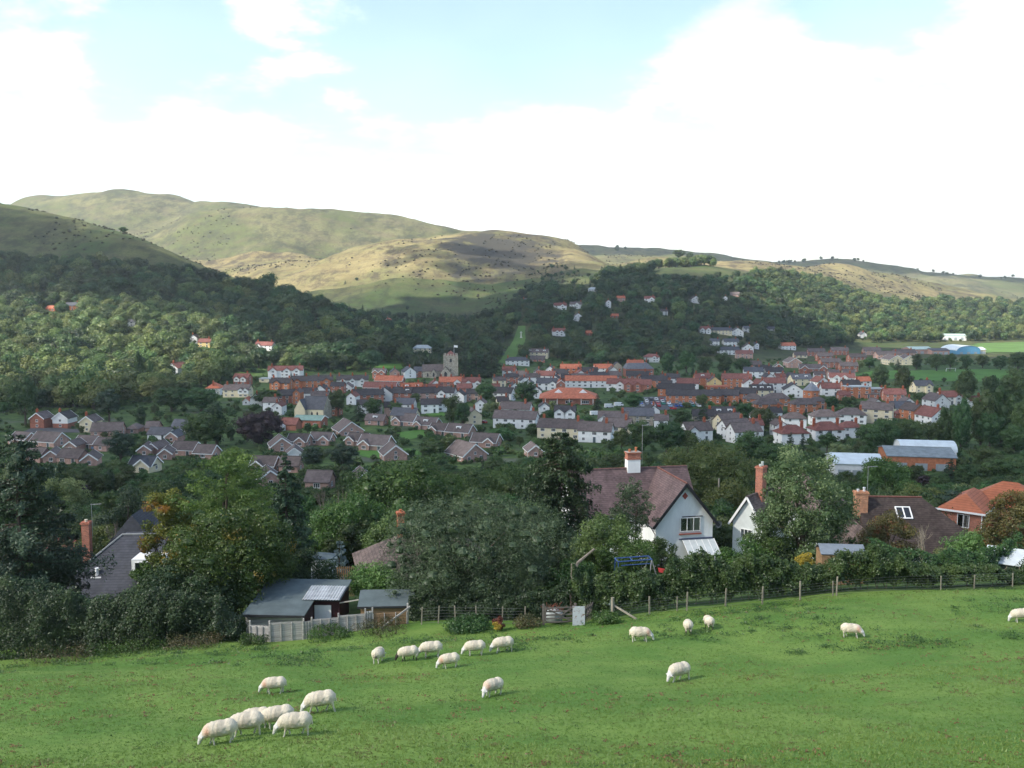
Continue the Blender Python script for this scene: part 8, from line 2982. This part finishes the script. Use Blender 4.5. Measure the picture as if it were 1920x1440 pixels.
SHM = {
    'plain': sheep_mesh('sheep_plain'), 'step': sheep_mesh('sheep_step', step=.10), 'raddle': sheep_mesh('sheep_raddle', True, step=-.06),
    'raddle_turn': sheep_mesh('sheep_raddle_turn', True, turn=.5, step=.04), 'black': sheep_mesh('sheep_black', black=True, step=.08), 'dark': sheep_mesh('sheep_dark', dark_legs=True, dirty=True, lift=.05),
    'rear': sheep_mesh('sheep_rear', dirty=True, fat=1.08, turn=-.4), 'stride': sheep_mesh('sheep_stride', step=.16, turn=.25),
}
SHEEP = [
 (414, 1396, 200, 'raddle', 'nearest sheep with a red marked neck, leftmost of the near group'),
 (462, 1381, 194, 'step', 'sheep overlapping the leftmost one in the near group'),
 (481, 1366, 188, 'plain', 'sheep at the back of the near left group'),
 (521, 1367, 197, 'plain', 'sheep grazing third from right in the near left group'),
 (553, 1381, 192, 'step', 'greyer sheep at the near right of the left group'),
 (514, 1301, 190, 'raddle', 'lone sheep with pinkish neck above the near left group'),
 (602, 1337, 192, 'stride', 'sheep grazing just right of the near left group'),
 (709, 1243, 80, 'rear', 'leftmost sheep by the panel fence, seen from behind'),
 (766, 1239, 192, 'black', 'black faced sheep with head down in the far row'),
 (808, 1232, 190, 'plain', 'cream sheep just right of the black faced one'),
 (843, 1254, 192, 'raddle', 'sheep with red shoulder in front of the far row'),
 (890, 1229, 190, 'plain', 'sheep second from right in the far row'),
 (943, 1224, 196, 'step', 'rightmost sheep of the far row under the willow'),
 (923, 1305, 222, 'raddle_turn', 'sheep turned towards the viewer with red shoulder in mid field'),
 (1201, 1204, -8, 'raddle', 'sheep facing right below the wire fence'),
 (1290, 1189, 84, 'dark', 'left one of two dark legged sheep seen from behind'),
 (1329, 1181, 97, 'dark', 'right one of two dark legged sheep seen from behind'),
 (1272, 1277, 212, 'stride', 'lone sheep grazing right of mid field'),
 (1597, 1196, -28, 'raddle', 'lone sheep grazing far right of mid field'),
 (1915, 1168, 170, 'plain', 'sheep cut by the right edge of the field'),
]
for i, (px, row, hd, kind, label) in enumerate(SHEEP):
    Y, x = solve_Y(px, row, 0, 22, 64)
    e = .3
    s = .98 + .07 * math.sin(i * 2.3)
    o = link_mesh('sheep', SHM[kind], None, (x, Y, gz(x, Y) - .01), radians(hd))
    h = Vector((cos(radians(hd)), sin(radians(hd)), 0))
    gx = (gz(x + e, Y) - gz(x - e, Y)) / (2 * e)
    gy = (gz(x, Y + e) - gz(x, Y - e)) / (2 * e)
    pitch_ = -math.atan(gx * h.x + gy * h.y)
    o.rotation_euler = (0, pitch_, radians(hd))
    o.scale = (s, s * 1.04, s)
    tag(o, label, 'sheep', 'sheep grazing in the pasture')

# ------------------------------------------------------------------ grass and weeds of the pasture
rng = np.random.default_rng(77)
n = 85000
Yg = 24 + 40 * rng.uniform(0, 1, n) ** 1.25
xg = (rng.uniform(-1, 1, n)) * (.585 * Yg + 1.5)
ed = np.interp(960 + xg / Yg * F, [-200, 0, 760, 1300, 1920, 2150], [55.8, 56.6, 57.2, 60.2, 62.8, 62.8])
k = Yg < ed
Yg, xg = Yg[k], xg[k]
n = len(Yg)
patch = fbm(xg / 5.5, Yg / 3.5, 51, 4)
B = 3
base = np.repeat(np.stack([xg, Yg, ground_z(xg, Yg) - .01], 1), B, 0) + np.concatenate([rng.normal(0, .035, (n * B, 2)), np.zeros((n * B, 1))], 1)
hgt = np.repeat(np.clip(.055 + .05 * patch + .05 * np.clip((Yg - ed[k] + 3) / 3, 0, 1), .025, .16), B) * rng.uniform(.6, 1.4, n * B)
a = rng.uniform(0, 2 * pi, n * B)
w = rng.uniform(.012, .024, n * B)
d = np.stack([np.cos(a), np.sin(a), np.zeros(n * B)], 1)
lean = np.stack([rng.normal(0, .5, n * B), rng.normal(0, .5, n * B), np.ones(n * B)], 1) * hgt[:, None]
V = np.stack([base - d * w[:, None], base + d * w[:, None], base + lean], 1).reshape(-1, 3)
T = np.clip(np.repeat(.5 + 1.1 * patch, B) + rng.normal(0, .11, n * B), 0, 1)
LEAF['grass'] = leaf_mat('grass_blade', (0.085, 0.175, 0.03), (0.17, 0.245, 0.055), 0, .4, 0, autumn=((0.16, 0.15, 0.06), .55, .56))
o = link_mesh('grass', np_mesh('grass', V, np.arange(len(V)).reshape(-1, 3), [LEAF['grass']], tint=T))
tag(o, 'short green grass of the sheep pasture', 'grass', kind='stuff')


def weeds(name, label, cnt, leafk, size, spread, per, seed, lift=.1, band=(24, 62), clump_noise=0.0):
    rng = np.random.default_rng(seed)
    Yw = rng.uniform(band[0], band[1], cnt * 3)
    xw = rng.uniform(-1, 1, cnt * 3) * (.58 * Yw + 1)
    ed = np.interp(960 + xw / Yw * F, [-200, 0, 760, 1300, 1920, 2150], [55.8, 56.6, 57.2, 60.2, 62.8, 62.8])
    k = (Yw < ed - .2) & (fbm(xw / 6, Yw / 4, seed, 3) > clump_noise)
    Yw, xw = Yw[k][:cnt], xw[k][:cnt]
    m = len(Yw)
    sp = np.repeat(spread * rng.uniform(.5, 1.5, m), per)
    P = np.stack([np.repeat(xw, per) + rng.normal(0, 1, m * per) * sp, np.repeat(Yw, per) + rng.normal(0, 1, m * per) * sp * .8, np.zeros(m * per)], 1)
    P[:, 2] = ground_z(P[:, 0], P[:, 1]) + np.abs(rng.normal(0, lift, m * per)) + .02
    V, Fc = leaves(P, np.tile([0, -.2, 1.0], (m * per, 1)), size, rng, .5, .7, .4)
    o = link_mesh(name, np_mesh(name, V, Fc, [LEAF[leafk]], tint=rng.uniform(0, 1, len(Fc))))
    tag(o, label, 'weeds', kind='stuff')


weeds('dock_weeds', 'reddish brown dock leaves dotted over the pasture', 430, 'dock', .09, .12, 12, 91, .05, clump_noise=-.05)
weeds('thistle_weeds', 'dark green thistles and nettles dotted over the pasture', 200, 'oak', .08, .14, 14, 92, .07)
weeds('rusty_leaves', 'rusty leaf litter specks in the pasture', 190, 'red', .07, .12, 9, 93, .04, clump_noise=0.05)
weeds('coarse_grass', 'coarse dark grass tussocks along the fence side of the pasture', 260, 'oak', .13, .3, 40, 94, .10, (47, 62))

# ------------------------------------------------------------------ clouds out of view, placed to shade the valley
m, t, out = new_mat('cloud_white')
dfs = t.nodes.new('ShaderNodeBsdfDiffuse')
dfs.inputs['Color'].default_value = (.95, .95, .95, 1)
tl = t.nodes.new('ShaderNodeBsdfTranslucent')
tl.inputs['Color'].default_value = (.97, .97, .97, 1)
mx = t.nodes.new('ShaderNodeMixShader')
mx.inputs[0].default_value = .55
t.links.new(dfs.outputs[0], mx.inputs[1])
t.links.new(tl.outputs[0], mx.inputs[2])
t.links.new(mx.outputs[0], out.inputs['Surface'])
M_CLOUD = m


def thin_cloud(name, tr):
    m2 = M_CLOUD.copy()
    m2.name = name
    t2 = m2.node_tree
    tp = t2.nodes.new('ShaderNodeBsdfTransparent')
    mm = t2.nodes.new('ShaderNodeMixShader')
    mm.inputs[0].default_value = tr
    src = [n for n in t2.nodes if n.bl_idname == 'ShaderNodeMixShader' and n != mm][0]
    o2 = [n for n in t2.nodes if n.bl_idname == 'ShaderNodeOutputMaterial'][0]
    t2.links.new(src.outputs[0], mm.inputs[1])
    t2.links.new(tp.outputs[0], mm.inputs[2])
    t2.links.new(mm.outputs[0], o2.inputs['Surface'])
    return m2


M_CLOUD_THIN = thin_cloud('cloud_thin', .63)
M_CLOUD_MID = thin_cloud('cloud_mid', .50)
M_CLOUD = thin_cloud('cloud_thick', .25)
CLOUD_H = 760.0


def shade_cloud(label, targets, seed, mat=None, alt=CLOUD_H):
    """targets: (x, y, rx, ry) of the ground each lump shades"""
    rng = np.random.default_rng(seed)
    off = SUN_DIR / SUN_DIR.z * (alt - 15 - (100 if alt > 1000 else 0))
    V, Fc = [], []
    nv = 0
    c0 = None
    iv, fi = ICO3
    for (x, y, rx, ry) in targets:
        c = np.array([x + off.x, y + off.y, alt + rng.uniform(0, 25)])
        if c0 is None:
            c0 = c
        lump = 1 + .35 * fbm(iv[:, 0] * 2.2 + c[0], iv[:, 1] * 2.2 + iv[:, 2] * 2, seed + len(V), 4)
        v = iv * lump[:, None] * np.array([rx, ry, .32 * min(rx, ry)])
        v[:, 2] = np.where(v[:, 2] < 0, v[:, 2] * .35, v[:, 2])
        Fc.append(fi + nv)
        V.append(v + c)
        nv += len(v)
    V = np.concatenate(V) - c0
    o = link_mesh('shade_cloud', np_mesh('shade_cloud', V, np.concatenate(Fc), [mat or M_CLOUD], smooth=True), None, tuple(c0))
    tag(o, label, 'shade_cloud', kind='stuff')
    return o


shade_cloud('broad white cumulus out of view, shaped to shade the town', [
    (-80, 180, 110, 70), (90, 190, 140, 70), (0, 260, 170, 110), (150, 330, 150, 140), (-130, 360, 140, 120), (-20, 470, 170, 120),
    (170, 520, 170, 140), (-110, 560, 110, 110), (40, 650, 170, 100), (240, 700, 170, 100), (380, 560, 160, 140), (430, 720, 140, 110), (330, 380, 150, 130), (230, 240, 140, 100), (-260, 330, 130, 110), (-330, 430, 110, 80), (560, 420, 130, 120)], 3, M_CLOUD_MID)
shade_cloud('dense white cumulus out of view, shaped to shade the wooded hill', [
    (-100, 760, 110, 90), (80, 850, 170, 100), (260, 880, 150, 90), (-120, 870, 120, 90), (60, 960, 190, 110), (220, 1010, 140, 120), (-60, 1030, 130, 90), (120, 1110, 160, 90), (190, 1180, 110, 70), (20, 1210, 110, 80), (-120, 1220, 100, 60), (-60, 1290, 80, 50), (-180, 1160, 90, 60), (40, 1310, 70, 44)], 4)
shade_cloud('low white cumulus out of view, shaped to shade the left hillside', [
    (-340, 960, 170, 80), (-230, 890, 110, 70), (-480, 980, 170, 90), (-640, 960, 150, 80), (-250, 1000, 130, 90), (-420, 1080, 150, 80), (-600, 1090, 140, 80), (-760, 1040, 130, 90), (-190, 960, 90, 80), (-560, 1180, 130, 80), (-700, 1200, 120, 90), (-480, 1160, 90, 60)], 5)
shade_cloud('high white cumulus out of view, shaped to shade the far right ridge', [(700, 2850, 330, 150), (1100, 2830, 300, 160), (1450, 2800, 320, 180), (400, 2900, 260, 110), (1750, 2780, 300, 180)], 7, None, 1750.0)
shade_cloud('ragged scraps of cumulus out of view, shaped to shade the rounded hill', [(-40, 1530, 42, 30), (10, 1570, 46, 34), (-70, 1590, 34, 26), (40, 1500, 40, 28), (70, 1560, 36, 30), (-10, 1470, 36, 24), (-100, 1500, 30, 22), (60, 1430, 34, 24), (110, 1480, 30, 24), (90, 1400, 60, 40), (150, 1440, 60, 44), (20, 1400, 56, 34), (130, 1380, 60, 40)], 8, M_CLOUD_MID)
shade_cloud('patchy cumulus out of view, shaped to shade the left hill crest', [(-560, 1250, 120, 60), (-700, 1290, 130, 80), (-440, 1180, 80, 50), (-820, 1260, 120, 90)], 9, M_CLOUD_MID)
shade_cloud('thin white veil out of view, shaped to soften sunlight on the pasture', [(0, 30, 240, 190)], 6, M_CLOUD_THIN)

# ------------------------------------------------------------------ haze of the valley air
m, t, out = new_mat('haze_air')
pv = t.nodes.new('ShaderNodeVolumePrincipled')
pv.inputs['Color'].default_value = (.80, .88, .97, 1)
pv.inputs['Density'].default_value = 0.00007
pv.inputs['Anisotropy'].default_value = 0.2
t.links.new(pv.outputs[0], out.inputs['Volume'])
xa, xb = XX.min() - 50, XX.max() + 50
mb = MB()
mb.box(xa, xb, YG[0] - 60, YG[-1] + 50, ZT.min() - 3, max(ZT.max() + 12, CZ + 30))
o = mb.build('haze', m)
tag(o, 'thin pale summer haze over the whole valley', 'haze', kind='stuff')
